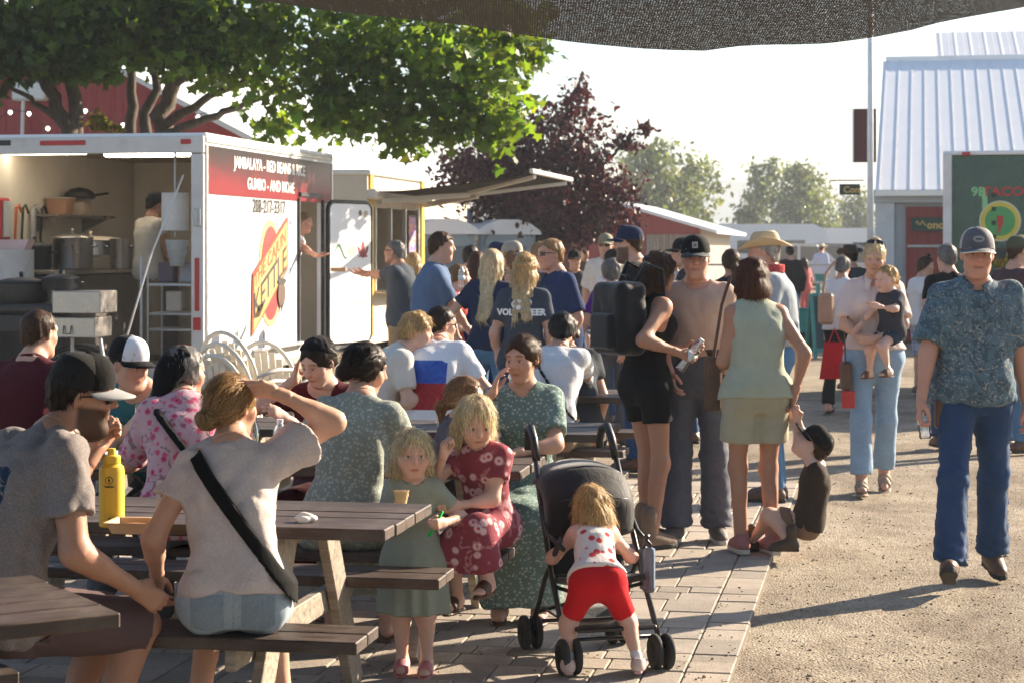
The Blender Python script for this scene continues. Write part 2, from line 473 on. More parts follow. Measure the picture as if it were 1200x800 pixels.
def person(label, loc, rz, H=1.75, sex='m', kid=0.0, q=1, fat=1.0, skin='warm', pel=None, lean=0.0, side=0.0, twist=0.0, slouch=.02,
           head=(0, 0, 0), hs=None, rh=None, lh=None, rp=None, lp=None, rhd=None, lhd=None, rhn=None, lhn=None, rc=.35, lc=.35,
           rf=None, lf=None, rkp=(0, 1, 0), lkp=(0, 1, 0), rfy=0.0, lfy=0.0, rfp=0.0, lfp=0.0, belly=0.0,
           top=None, bot=None, shoe=None, hair=None, beard=None, eyes=True, brow=None, seed=1, cat='person', group=None, smile=0.0, shr=0.0, pyaw=0.0):
    rnd = random.Random(seed * 77 + 5)
    s = H / 1.75; fem = sex == 'f'
    sL = s * (1 - .16 * kid); sT = s; sR = s * (1 + .14 * kid) * (.93 if fem else 1.0)
    hs = hs or ((.95 if not fem else .91) * (s ** .45) * (1 + .15 * kid))
    rad = R(rz)
    root = thing('person', label, cat, loc, rad, group)
    cz, szn = math.cos(rad), math.sin(rad)
    def L(p):                              # ('w',x,y,z) world -> local
        if p is None: return None
        if p[0] == 'w':
            x, y, z = p[1] - loc[0], p[2] - loc[1], p[3] - loc[2]
            return A3(x * cz + y * szn, -x * szn + y * cz, z)
        return A3(*p)
    Z = A3(0, 0, 1)
    pel = A3(0, 0, .92 * sL) if pel is None else L(pel)
    th, ph = R(lean), R(side)
    py = R(pyaw); Xp = A3(math.cos(py), -math.sin(py), 0); fwd = A3(math.sin(py), math.cos(py), 0)
    u = nrm(Xp * math.sin(ph) + fwd * math.sin(th) * math.cos(ph) + Z * math.cos(th) * math.cos(ph))
    back = nrm(np.cross(Xp, u)) ; back = -nrm(np.cross(u, Xp))
    p0 = pel - u * .07 * sT; p2 = pel + u * .575 * sT
    p1 = (p0 + p2) * .5 + back * slouch * 2 * sT + u * .05 * sT
    if slouch: p2 = p2 - back * slouch * .9 * sT
    tw = R(twist)
    uc = nrm(p2 - p1)
    Xs = Xp * math.cos(tw) - nrm(np.cross(uc, Xp)) * math.sin(tw); Xs = nrm(Xs - uc * float(Xs @ uc))
    Ds = nrm(np.cross(uc, Xs))
    sw = (.158 if not fem else .140) * sT * (.94 if kid else 1)
    shl = {}
    for sd, sg in (('r', 1), ('l', -1)):
        shl[sd] = p2 - uc * (.088 - shr) * sT + Xs * sg * sw + Ds * .0
    nd = nrm(uc * .45 + Z * .55 + Ds * .22)
    hc = p2 + nd * (.075 * sT + .066 * hs) + Ds * .012 * s
    nb = p2 - uc * .01 * sT
    yaw, pit, rol = [R(a) for a in head]
    Mh = Matrix.Rotation(-yaw, 3, 'Z') @ Matrix.Rotation(pit, 3, 'X') @ Matrix.Rotation(rol, 3, 'Y')
    Mh = np.array(Mh, f32)                 # columns = head axes
    def hp(x, y, z): return hc + (Mh @ A3(x, y, z)) * hs
    nt_ = hp(0, -.022, -.055)
    # --- limbs
    la, lb = .285 * sT, .250 * sT
    arms = {}
    for sd, sg, t, pl in (('r', 1, rh, rp), ('l', -1, lh, lp)):
        S = shl[sd]
        T = S + A3(sg * .06 * s, .04 * s, -.50 * s) if t is None else L(t)
        E, W = ik(S, T, la, lb, A3(sg * .5, -.8, -.35) if pl is None else A3(*pl))
        arms[sd] = (S, E, W)
    lt, ls = .425 * sL, .415 * sL
    legs = {}
    for sd, sg, t, kp in (('r', 1, rf, rkp), ('l', -1, lf, lkp)):
        J = pel + Xp * sg * .088 * sT * (1.08 if fem else 1) - u * .0
        T = A3(sg * .095 * s, 0, .082 * sL) if t is None else L(t)
        K, An = ik(J, T, lt, ls, A3(*kp))
        legs[sd] = (J, K, An)
    # --- torso
    if fem:
        tt = [0, .10, .22, .40, .58, .70, .82, .90, .96, 1.0]
        ww = [.118, .164, .166, .124, .134, .142, .142, .108, .064, .046]
        dd = [.085, .115, .116, .092, .098, .104, .092, .072, .056, .048]
    else:
        tt = [0, .10, .22, .40, .58, .72, .84, .91, .965, 1.0]
        ww = [.115, .152, .156, .146, .158, .170, .164, .122, .072, .056]
        dd = [.085, .108, .112, .104, .112, .120, .104, .082, .062, .054]
    if kid:
        ww = [a * (1.02 if i < 6 else .92) for i, a in enumerate(ww)]; dd = [a * 1.12 for a in dd]
    tt = np.array(tt, f32); ww = np.array(ww, f32) * sT * fat; dd = np.array(dd, f32) * sT * fat
    if belly: dd = dd + belly * np.array([0, .3, .8, 1, .6, .15, 0, 0, 0, 0], f32)
    ch = p2 - p0; Lc = float(np.linalg.norm(ch)); cu = ch / Lc
    Xm0 = Xp; Xm1 = Xs
    def torso(off=0.0, t0=0.0, t1=1.0, flare=0.0, dfl=0.0, ex=2.35, front=0.0):
        def f(P):
            pr = (P - p0) @ cu; t = pr / Lc; tc = np.clip(t, max(0, t0) if t0 >= 0 else t0, t1)
            tb = np.clip(tc, -.6, 1)[:, None]
            c = p0 * (1 - tb) ** 2 + p1 * 2 * tb * (1 - tb) + p2 * tb ** 2
            X = Xm0 * (1 - np.clip(tb, 0, 1)) + Xm1 * np.clip(tb, 0, 1)
            X = X / np.linalg.norm(X, axis=1, keepdims=True)
            D = np.cross(cu[None], X); D = D / np.linalg.norm(D, axis=1, keepdims=True)
            qv = P - c
            w_ = np.interp(tc, tt, ww) + off + flare * np.clip(.55 - tc, 0, 2)
            d_ = np.interp(tc, tt, dd) + off + (flare * .7 + dfl) * np.clip(.55 - tc, 0, 2)
            a = np.abs((qv * X).sum(1)) / w_; b = np.abs((qv * D).sum(1)) / d_
            dist = ((a ** ex + b ** ex + 1e-9) ** (1 / ex) - 1) * np.minimum(w_, d_)
            over = np.abs(t - tc) * Lc
            return np.where(over > 0, np.sqrt(np.maximum(dist, 0) ** 2 + over ** 2) + np.minimum(dist, 0) * .0, dist)
        return f
    def tpt(t, x=0.0, y=0.0):              # point in torso frame; y = forward
        c = p0 * (1 - t) ** 2 + p1 * 2 * t * (1 - t) + p2 * t ** 2
        X = nrm(Xm0 * (1 - t) + Xm1 * t)
        return c + X * x + nrm(np.cross(cu, X)) * y
    busts = []
    if fem and not kid:
        for sg in (-1, 1):
            busts.append((tpt(.66, sg * .068 * sT, .082 * sT * fat), .062 * sT * fat))
    ra = [.049 * sR * fat, .040 * sR * fat, .040 * sR, .027 * sR]
    rl = [.086 * sR * fat, .052 * sR, .050 * sR, .034 * sR]
    def arm_prims(S_, off=0.0, frac=1.0, flare=0.0, k=.03, fore=0.0, foff=None):
        for sd in 'rl':
            S, E, W = arms[sd]
            if frac > 0:
                e = S + (E - S) * frac
                S_.add((fcone if (flare and not fore) else rcone)(S, e, ra[0] + off + .002 * s, ra[0] + (ra[1] - ra[0]) * frac + off + flare, *((.0, .0) if (flare and not fore) else ())), k)
            if fore > 0:
                w_ = E + (W - E) * fore; fo = off if foff is None else foff
                S_.add(rcone(E, w_, ra[2] + fo, ra[2] + (ra[3] - ra[2]) * fore + fo + flare * .5), k)
    def leg_prims(S_, off=0.0, frac=1.0, flare=0.0, k=.03, sh=0.0, soff=None, cuff=0.0, sds='rl'):
        for sd in sds:
            J, K, An = legs[sd]
            e = J + (K - J) * frac
            S_.add((fcone if (flare and not sh) else rcone)(J, e, rl[0] + off, rl[0] + (rl[1] - rl[0]) * frac + off + flare, *((.0, .0) if (flare and not sh) else ())), k)
            if sh > 0:
                so = off if soff is None else soff
                a_ = K + (An - K) * sh
                S_.add((fcone if cuff else rcone)(K, a_, rl[1] + so, max(.043 * s, rl[3]) + so + cuff, *((.0, .0) if cuff else ())), k)
    def muscle(S_):
        for sd in 'rl':
            S, E, W = arms[sd]
            S_.add(ball(S, .049 * sR * fat), .03)
            S_.add(rcone(E + (W - E) * .12, E + (W - E) * .38, .041 * sR, .039 * sR), .02)
            J, K, An = legs[sd]
            bk = A3(0, -.018 * sR, 0) if abs(float(nrm(An - K) @ Z)) > .5 else A3(0, 0, -.014 * sR)
            S_.add(rcone(K + (An - K) * .18 + bk, K + (An - K) * .42 + bk, .046 * sR, .038 * sR), .03)
            S_.add(ball(K + nrm(np.cross(np.cross(An - K, J - K), An - K) + 1e-6) * -0 , .054 * sR), .03)
    body = Sdf(); body.add(torso(0)); 
    for c, r in busts: body.add(ball(c, r), .05)
    arm_prims(body, fore=1.0, k=.035); leg_prims(body, sh=1.0, k=.04); muscle(body)
    for sd in 'rl':
        J, K, An = legs[sd]
        body.add(ball(J + back * .030 * s, .088 * sR * fat), .04)
    rn = (.051 if not fem else .044) * sT * (1.0 if not kid else .86)
    trap = [rcone(p2 - uc * .028 * sT, shl[sd] + uc * .014 * sT, .040 * sT, .030 * sT) for sd in 'rl']
    for f in trap: body.add(f, .05)
    neck = rcone(nb, nt_, rn * 1.06, rn)
    nmid = nb + (nt_ - nb) * .22
    bodyN = Sdf(('u', body, 0)); bodyN.add(neck, .05); bodyF = Sdf(('u', bodyN, 0)); npl = nb + (nt_ - nb) * .10; nax = nrm(nt_ - nb)
    # --- feet (bare)
    feet = {}
    for sd, sg, fy, fp in (('r', 1, rfy, rfp), ('l', -1, lfy, lfp)):
        An = legs[sd][2]; a = R(fy) * sg
        d = A3(math.sin(a) * math.cos(R(fp)), math.cos(a) * math.cos(R(fp)), math.sin(R(fp)))
        sdv = nrm(np.cross(d, Z)); up = nrm(np.cross(sdv, d))
        feet[sd] = (An, d, sdv, up, sg)
    fl = .255 * s * (1 if not kid else .95)
    def foot_prims(S_, off=0.0):
        for sd in 'rl':
            An, d, sv, up, sg = feet[sd]; b0 = An - up * .075 * sL
            S_.add(rcone(An, An - up * .02 * s, rl[3], rl[3] * 1.05), .02)
            S_.add(rcone(b0 - d * .045 * s + up * .028 * s, b0 + d * .06 * s + up * .035 * s, .031 * s + off, .033 * s + off), .03)
            S_.add(rcone(b0 + d * .05 * s + up * .030 * s, b0 + d * .145 * s + up * .017 * s, .034 * s + off, .021 * s + off), .03)
            S_.add(rcone(b0 + d * .05 * s + up * .025 * s - sv * sg * .018 * s, b0 + d * .185 * s + up * .014 * s - sv * sg * .022 * s, .024 * s + off, .013 * s + off), .02)
            S_.add(rcone(b0 + d * .05 * s + up * .022 * s + sv * sg * .020 * s, b0 + d * .155 * s + up * .012 * s + sv * sg * .026 * s, .022 * s + off, .011 * s + off), .02)
    bare = shoe is None or shoe.get('t') in ('sandal', 'flip', 'slide', 'none')
    if bare: foot_prims(bodyN); 
    # --- head
    Hd = Sdf()
    def E_(x, y, z, rx, ry, rz_, k, sub=False, rot=None):
        M = Mh if rot is None else Mh @ np.array(rot, f32)
        f = ell(hp(x, y, z), (rx * hs, ry * hs, rz_ * hs), M)
        Hd.sub(f, k * hs) if sub else Hd.add(f, k * hs)
    def C_(a, b, r1, r2, k): Hd.add(rcone(hp(*a), hp(*b), r1 * hs, r2 * hs), k * hs)
    kd = 1.0 if kid else 0.0; mj = 0.0 if (fem or kid) else 1.0
    E_(0, -.012, .028, .0765, .096, .087, 0)
    E_(0, .028, -.030, .061 + .004 * kd, .062, .080 - .008 * kd, .03)
    E_(0, .030, -.082 + .01 * kd, .046 + .006 * mj, .046, .034, .03)
    C_((-.016 - .008 * mj, .058, -.104 + .012 * kd), (.016 + .008 * mj, .058, -.104 + .012 * kd), .019, .019, .022)
    C_((-.034, .070, .027), (.034, .070, .027), .016 + .003 * mj, .016 + .003 * mj, .02)
    for sg in (-1, 1):
        C_((sg * .046, .052, -.026), (sg * .030, .066, -.040), .022 + .005 * kd, .020 + .006 * kd, .028)
        if mj: C_((sg * .047, .002, -.066), (sg * .022, .050, -.102), .015, .014, .045)
        E_(sg * .0315, .094, .002, .0195, .0185, .0125, .009, True)
        E_(sg * .0315, .0715, .0015, .0150, .0150, .0135, .006)
        ro = Matrix.Rotation(R(-14), 3, 'X') @ Matrix.Rotation(R(sg * 24), 3, 'Z')
        E_(sg * .079, -.008, -.008, .0085, .0185, .031, .008, False, ro)
        E_(sg * .088, -.004, -.004, .006, .011, .019, .004, True, ro)
    ns = .8 if kid else 1.0
    C_((0, .084, .016), (0, .104 * (1 if not kid else .975), -.024), .0085 * ns, .0125 * ns, .012)
    for sg in (-1, 1): C_((sg * .009 * ns, .094, -.031), (sg * .0125 * ns, .086, -.033), .0085 * ns, .008 * ns, .006)
    lz = -.066 + .006 * kd
    lw = .023 + .006 * smile - .003 * kd
    for sg in (-1, 1):
        C_((0, .0862, lz + .0036), (sg * lw, .0800, lz + .0005 + .006 * smile), .0048 - .001 * mj, .0028, .007)
        C_((0, .0850, lz - .0058), (sg * lw * .9, .0790, lz - .003 + .006 * smile), .0056 - .001 * mj, .0030, .007)
    E_(0, .101, lz - .0005 , .028, .010, .0016, .003, True)
    if not kid:
        for sg in (-1, 1): Hd.sub(rcone(hp(sg * .017, .0945, -.037), hp(sg * (.035 + .004 * smile), .0775, -.070), (.0022 + .0012 * smile + .001 * mj) * hs, .0016 * hs), .006 * hs)
        if smile > .4:
            for sg in (-1, 1): C_((sg * .040, .066, -.036), (sg * .046, .060, -.030), .017, .016, .02)
    if beard:
        bl = beard.get('len', .012)
        E_(0, .032, -.104 - bl * .8, .048 + bl * .5, .050 + bl * .9, .026 + bl * 1.1, .014)
    headN = Sdf(('u', bodyF, 0)); headN.add(Hd, .03 * hs)
    headC = Sdf(('u', headN, 0), ('i', plane(npl, -nax), 0))
    # --- hands
    hsz = s ** .9 * (.93 if fem else 1.0) * (1.12 if kid else 1)
    handS = {}
    for sd, sg, hd, hn, cu_ in (('r', 1, rhd, rhn, rc), ('l', -1, lhd, lhn, lc)):
        S, E, W = arms[sd]
        fd = nrm(W - E)
        d = nrm(fd * .8 + A3(0, 0, 0)) if hd is None else nrm(hd)
        n = A3(-sg, 0, 0) if hn is None else A3(*hn)
        n = nrm(n - d * float(n @ d)); tv = nrm(np.cross(n, d)) * 1.0
        # thumb side: for hanging right hand palm faces -x, fingers -z, thumb forward
        tv = nrm(np.cross(d, n)) * (1 if sg > 0 else -1)
        tv = tv if True else tv
        def hpt(a, b, c, d=d, n=n, tv=tv, W=W): return W + (d * a + tv * b + n * c) * hsz
        G = Sdf()
        G.add(rcone(W - fd * .05 * s, W + d * .012, ra[3] * 1.03 + .002 * s, .024 * hsz))
        curl = cu_
        offs = (.027, .009, -.009, -.026); ln = (.070, .078, .072, .056); kn = (.088, .092, .088, .080)
        for i in range(4):
            G.add(rcone(hpt(.012, offs[i] * .6, 0), hpt(kn[i], offs[i], 0), .0135 * hsz, .0105 * hsz), .014)
            a0 = curl * (1.0 + .10 * i); cur = np.array([kn[i], offs[i], 0.0]); r0 = .0092 if i < 3 else .0080
            ang = a0 * .7; spread = (1.5 - i) * .05 * (1 - min(1, curl))
            for j, fr in enumerate((.45, .32, .23)):
                nx = cur + np.array([math.cos(ang), spread, math.sin(ang)]) * ln[i] * fr
                G.add(rcone(hpt(*cur), hpt(*nx), r0 * hsz, (r0 - .0007) * hsz), .0035)
                cur = nx; r0 -= .0007; ang += a0 * 1.05
        t0_, t1_, t2_, t3_ = (.012, .020, .006), (.046, .042, .018 + .012 * curl), (.072, .046 - .018 * curl, .026 + .02 * curl), (.094, .044 - .030 * curl, .030 + .028 * curl)
        G.add(rcone(hpt(*t0_), hpt(*t1_), .015 * hsz, .0125 * hsz), .012)
        G.add(rcone(hpt(*t1_), hpt(*t2_), .0115 * hsz, .0100 * hsz), .004)
        G.add(rcone(hpt(*t2_), hpt(*t3_), .0100 * hsz, .0085 * hsz), .004)
        handS[sd] = (G, hpt, d, n, tv)
    fq = 1.32 if (q == 1 and loc[1] > 14.5) else 1.14 if (q == 0 and loc[1] > 9.2) else 1.2 if q == 1 else 1.1 if q >= 2 else 1.0
    vb, vh, vhand, vc = [x * (fq if i != 1 else fq ** .6) for i, x in enumerate(VOX[q])]; vb *= 1.12
    base = A3(*SKIN[skin])
    # --- mesh body
    pts = [p0, p2] + [x for sd in 'rl' for x in arms[sd]] + [x for sd in 'rl' for x in legs[sd]] + [feet[sd][0] + feet[sd][1] * .2 * s for sd in 'rl']
    pts = np.stack(pts); lo = pts.min(0) - .17 * s; hi = pts.max(0) + .17 * s
    parts = []
    if q < 3:
        ncut = rcone(npl, nt_ + nax * .05, .082 * s, .075 * s)
        parts.append(nets(Sdf(('u', bodyN, 0), ('s', lambda P: np.maximum(-((P - npl - nax * .012) @ nax), ncut(P)), 0)), lo, np.maximum(hi, npl + .05), vb))
    else:
        allb = Sdf(('u', bodyN, 0)); allb.add(Hd, .02); allb.add(neck, .03)
        for sd in 'rl': allb.add(handS[sd][0], .005)
        lo2 = np.minimum(lo, hc - .17 * hs); hi2 = np.maximum(hi, hc + .17 * hs)
        parts.append(nets(allb, lo2, hi2, vb))
    nbv = len(parts[0][0])
    if q < 3:
        hl = np.minimum(hc - .155 * hs, npl - .09 * s); hh = np.maximum(hc + .155 * hs, npl + .09 * s)
        parts.append(nets(headC, hl, hh, vh))
        for sd in 'rl':
            W = arms[sd][2]; c = W + handS[sd][2] * .08 * hsz
            parts.append(nets(handS[sd][0], c - .15 * hsz, c + .15 * hsz, vhand))
    Vs = []; Qs = []; n0 = 0
    for V_, Q_ in parts: Vs.append(V_); Qs.append(Q_ + n0); n0 += len(V_)
    V_ = np.concatenate(Vs); Q_ = np.concatenate(Qs)
    colr = np.tile(base, (len(V_), 1)).astype(f32)
    hx = ((V_ - hc) @ Mh) / hs
    x, y, z = hx[:, 0], hx[:, 1], hx[:, 2]; ax = np.abs(x)
    hm = (np.abs(hx).max(1) < .16)
    def paint(mask, c, a=1.0):
        a = np.clip(mask, 0, 1)[:, None] * a * hm[:, None]; colr[:] = colr * (1 - a) + A3(*c) * a
    front = np.clip((y - .03) / .02, 0, 1)
    paint(front * np.exp(-((ax - .045) / .022) ** 2 - ((z + .03) / .024) ** 2), base * A3(1.04, .80, .76), .5)
    paint(front * np.exp(-((ax) / .014) ** 2 - ((z + .03) / .018) ** 2), base * A3(1.05, .82, .78), .5)
    lip = front * np.exp(-(np.maximum(0, ax - lw * .55) / (lw * .40)) ** 2 - ((z - lz + .001) / .0085) ** 4)
    paint(lip, base * A3(.85, .48, .46) if not mj else base * A3(.84, .60, .56), .8)
    paint(front * np.exp(-(ax / lw) ** 4 - ((z - lz + .0005) / .0022) ** 2), base * .25, .8)
    paint(front * np.exp(-((ax - .0315) / .024) ** 2 - ((z - .004) / .014) ** 2), base * A3(.80, .68, .66), .45)
    hcol = A3(*HAIR.get((hair or {}).get('c', 'brown'), (.08, .04, .02)))
    bcol = hcol * .8 if brow is None else A3(*HAIR[brow])
    bz = .027 + .005 * np.clip((ax - .012) / .02, 0, 1) - .010 * np.clip((ax - .034) / .02, 0, 1)
    paint(front * np.exp(-(np.maximum(0, np.abs(ax - .032) - .013) / .006) ** 2 - ((z - bz) / .0048) ** 2), bcol, .85 if not kid else .55)
    paint(front * np.exp(-((ax - .0315) / .0145) ** 4 - ((z - .0070) / .0024) ** 2), base * .22, .75)
    paint(front * np.exp(-((ax - .0315) / .013) ** 4 - ((z + .0052) / .0022) ** 2), base * .5, .5)
    if beard:
        bc = A3(*HAIR[beard.get('c', 'brown')])
        m = np.clip((-.040 - z + np.clip(.055 - ax, 0, 1) * .0 + .35 * np.clip(ax - .03, 0, 1)) / .012, 0, 1) * np.clip((y + .02) / .015, 0, 1)
        m = m * (1 - np.exp(-(ax / .022) ** 4 - ((z - lz + .001) / .0075) ** 4))
        paint(m * (z > -.16), bc, beard.get('a', .85))
    if hair and hair.get('stub', 0):
        m = np.clip((z - .02 + .5 * -np.clip(y - .02, 0, 1)) / .01, 0, 1); paint(m, hcol, hair['stub'])
    bo = mesh_np('body', V_, Q_, skin_mat(), root, col=colr)
    # --- eyes
    if eyes and q < 2:
        for sg in (-1, 1):
            V = []; Fq = []; mi = []
            nu, nv = 18, 10; ew, eh = (.0142, (.0049 - .0006 * mj) if not kid else .0064); eh *= (1 - .25 * smile)
            for i in range(nu + 1):
                uu = -1 + 2 * i / nu
                for j in range(nv + 1):
                    vv = -1 + 2 * j / nv
                    xx = uu * ew; zz = vv * eh * (1 - abs(uu) ** 2.2) ** .75 * (1.0 if vv > 0 else .75)
                    yy = math.sqrt(max(1e-8, .0163 ** 2 - xx * xx - zz * zz))
                    V.append(hp(sg * .0315 + xx, .0712 + yy, .0012 + zz))
            for i in range(nu):
                for j in range(nv):
                    a = i * (nv + 1) + j; Fq.append((a, a + nv + 1, a + nv + 2, a + 1))
                    uu = -1 + 2 * (i + .5) / nu; vv = -1 + 2 * (j + .5) / nv
                    xx = uu * ew; zz = vv * eh * (1 - abs(uu) ** 2.2) ** .75
                    r = math.hypot(xx, zz - .0006)
                    mi.append(2 if (r < .0026 or j == nv - 1) else 1 if r < .0062 else 0)
            mesh_np('eye', np.array(V), np.array(Fq), [MATS['sclera'], MATS['iris'], MATS['pupil']], root, mi=mi)
    ctx = dict(root=root, hc=hc, Mh=Mh, hs=hs, hp=hp, arms=arms, legs=legs, tpt=tpt, torso=torso, p0=p0, p2=p2, uc=uc, Xs=Xs, Ds=Ds, hands=handS,
               lo=lo, hi=hi, s=s, sT=sT, vc=vc, vh=vh, q=q, Z=Z, back=back, rnd=rnd, body=body, L=L, pel=pel, feet=feet, u=u, hsz=hsz, rz=rad, loc=loc)
    # --- clothes
    tops = None
    if top:
        T = Sdf(); o = top.get('off', .012) * (s ** .5); ty = top.get('t', 'tee')
        hem = top.get('hem', .02); fr = top.get('sl', .55)
        T.add(torso(o, hem, .955, top.get('flare', .03), top.get('dfl', .0)))
        for c, r in busts: T.add(ball(c, r + o * .8), .06)
        for f in trap: T.add(lambda P, f=f: f(P) - o * .75, .05)
        if hem < .22:
            for sd in 'rl': T.add(ball(legs[sd][0] + back * .030 * s, .088 * sR * fat + o * 1.1), .04)
            hemp = tpt(max(hem, .0)) + cu * min(0, hem) * Lc
            if not top.get('skirt'): T.cut(plane(hemp, -cu))
        if ty != 'tank':
            so = top.get('soff', .014) * s
            for sd in 'rl': T.add(ball(shl[sd], .049 * sR * fat + o * .7), .03)
            arm_prims(T, so, min(1, fr), top.get('sfl', .010) * s, .025, fore=max(0, fr - 1))
        else:
            for sd, sg in (('r', 1), ('l', -1)):
                T.sub(rcone(shl[sd] + Xs * sg * .045 * s - uc * .10 * s, shl[sd] + Xs * sg * .075 * s + uc * .12 * s, top.get('arm', .062) * s, .075 * s), .02)
        if top.get('skirt'):                                   # dress
            sk = top['skirt']; seat = abs(float(nrm(legs['r'][1] - legs['r'][0]) @ Z)) < .6
            if not seat:
                zt = pel[2] + .10 * sT; zb = sk
                c0 = tpt(.42); c1 = A3((legs['r'][2][0] + legs['l'][2][0]) / 2, (legs['r'][2][1] + legs['l'][2][1]) / 2, 0)
                wv = np.array([float(np.interp(.42, tt, ww)), float(np.interp(.15, tt, ww)) + .03 * s, top.get('sw', .24) * s])
                def skf(P, c0=c0, c1=c1):
                    t = np.clip((c0[2] - P[:, 2]) / (c0[2] - zb), 0, 1)
                    c = c0 + (c1 - c0) * np.clip(t * 1.0, 0, 1)[:, None]; c[:, 2] = P[:, 2]
                    ww_ = np.interp(t, [0, .3, 1], wv) + o; an = np.arctan2(P[:, 1] - c[:, 1], P[:, 0] - c[:, 0])
                    ww_ = ww_ + t * .022 * s * np.sin(an * 9 + 1.5 * np.sin(an * 2 + seed))
                    r = np.sqrt((P[:, 0] - c[:, 0]) ** 2 + ((P[:, 1] - c[:, 1]) / .78) ** 2)
                    return np.maximum((r - ww_) * .75, np.maximum(zb - P[:, 2], P[:, 2] - c0[2] - .01))
                T.add(skf, .03)
            else:
                G = Sdf(); leg_prims(G, .018 * s, 1.0, .0, .10 * s, sh=top.get('sh', .72), soff=.03 * s, cuff=.03 * s)
                G.add(rcone(pel, (legs['r'][1] + legs['l'][1]) / 2, .10 * s, .07 * s), .08 * s)
                G.add(rcone((legs['r'][1] + legs['l'][1]) / 2, (legs['r'][2] + legs['l'][2]) * .5 + (A3(0, 0, 1) * .10 * s), .09 * s, .13 * s), .14 * s)
                T.add(G, .05)
                zc = top.get('zc', 0.0)
                if zc: T.cut(plane((0, 0, zc), (0, 0, -1)))
        nk = top.get('neck', .072) * s
        nf = top.get('nf', .020)
        T.sub(rcone(p2 + Ds * nf * s - uc * top.get('nd', .0) * s, p2 + nd * .12 * s + Ds * (nf + .02) * s, nk, nk * 1.02), .008)
        if top.get('vee'):
            T.sub(rcone(p2 + Ds * .09 * s - uc * .005 * s, p2 + Ds * .16 * s - uc * top['vee'] * s, .045 * s, .008 * s), .008)
        if top.get('cut'): T.cut(plane(*top['cut']))
        am = top.get('fold', 1.0) * s
        sd_ = seed * 1.3
        T.disp(lambda P: am * (.0078 * ridge(P, 13, sd_, (1, 1, .5)) + .0052 * ridge(P, 34, sd_ + 3, (1, 1, .55)) + .0012 * wob(P, 90, sd_ + 5)))
        arm_lo = np.minimum(lo, p2 - .3); V1, Q1 = nets(T, lo, np.maximum(hi, p2 + .1), vc)
        tops = T
        to = mesh_np(top.get('n', 'shirt'), V1, Q1, top['m'], root)
        ctx['top'] = T; ctx['top_o'] = to
        if top.get('collar') and q < 3:
            cl = Sdf(); cc = p2 + Ds * .014 * s - uc * .010 * s
            cl.add(lambda P: np.maximum(np.abs(np.sqrt(((P - cc) @ Xs / 1.05) ** 2 + ((P - cc) @ Ds / 1.1) ** 2) - (rn + .020 * s) + .62 * ((P - cc) @ uc)) - .0065, np.abs((P - cc) @ uc + .35 * ((P - cc) @ Ds)) - .028 * s))
            cl.sub(rcone(cc + Ds * .075 * s + uc * .03, cc + Ds * .12 * s - uc * .05, .022 * s, .034 * s), .004)
            V1, Q1 = nets(cl, cc - .12 * s, cc + .12 * s, min(vc, .006))
            mesh_np('collar', V1, Q1, top['m'], to)
        if top.get('placket') and q < 2:
            def pk(P):
                t = (P - p0) @ cu / Lc
                return np.maximum(np.maximum(T(P) - .0035, np.abs((P - tpt(.6)) @ nrm(np.cross(Ds, cu)) ) - .016 * s), np.maximum(.02 + hem - t, t - .93))
            fr_ = lambda P: np.maximum(pk(P), -((P - tpt(.6)) @ Ds))
            V1, Q1 = nets(fr_, lo, np.maximum(hi, p2 + .1), vc * .75)
            mesh_np('placket', V1, Q1, top['m'], to)
    if bot:
        B = Sdf(); o = bot.get('off', .012) * s; wt = bot.get('waist', .36)
        B.add(torso(o * .75, -.02, wt, 0.0))
        for sd in 'rl': B.add(ball(legs[sd][0] + back * .030 * s, .088 * sR * fat + o * .6), .04)
        ty = bot.get('t', 'pants')
        if ty == 'shorts':
            leg_prims(B, o, bot.get('len', .55), bot.get('flare', .02) * s, .035)
        else:
            leg_prims(B, o, 1.0, 0, .04, sh=bot.get('sh', .97), soff=bot.get('soff', .016) * s, cuff=bot.get('cuff', .012) * s)
        if top and top.get('hem', .02) < wt and not bot.get('tuck'):
            hh_ = max(top.get('hem', .02), 0) + .05; hp_ = tpt(hh_); tf_ = torso(.05 * s, hh_, 1.0); B.sub(lambda P: np.maximum(-((P - hp_) @ cu), tf_(P)))
        am = bot.get('fold', 1.0) * s; sd_ = seed * .7 + 11
        def fold(P):
            d = .0045 * ridge(P, 17, sd_, (1, 1, .6)) + .0022 * ridge(P, 48, sd_ + 2)
            if ty != 'shorts':
                for sd in 'rl':
                    J, K, An = legs[sd]
                    for c, rr, a_ in ((An, .15, .008), (K, .12, .004), (J, .12, .004)):
                        g = np.exp(-((P - c) ** 2).sum(1) / (rr * s) ** 2)
                        d = d + a_ * g * (.4 - np.abs(np.sin((P @ nrm(An - K)) * 48 + 2.2 * wob(P, 9, sd_ + 5) + P[:, 0] * 18)))
            return d * am
        B.disp(fold)
        V1, Q1 = nets(B, lo, hi, vc)
        ctx['bot'] = B
        ctx['bot_o'] = mesh_np(bot.get('n', 'trousers' if ty != 'shorts' else 'shorts'), V1, Q1, bot['m'], root)
        if bot.get('belt') and q < 3:
            bt = lambda P: np.maximum(B(P) - .010, np.abs((P - p0) @ cu - (wt - .03) * Lc) - .018 * s)
            V1, Q1 = nets(bt, lo, hi, vc * .8); mesh_np('belt', V1, Q1, bot['belt'], root)
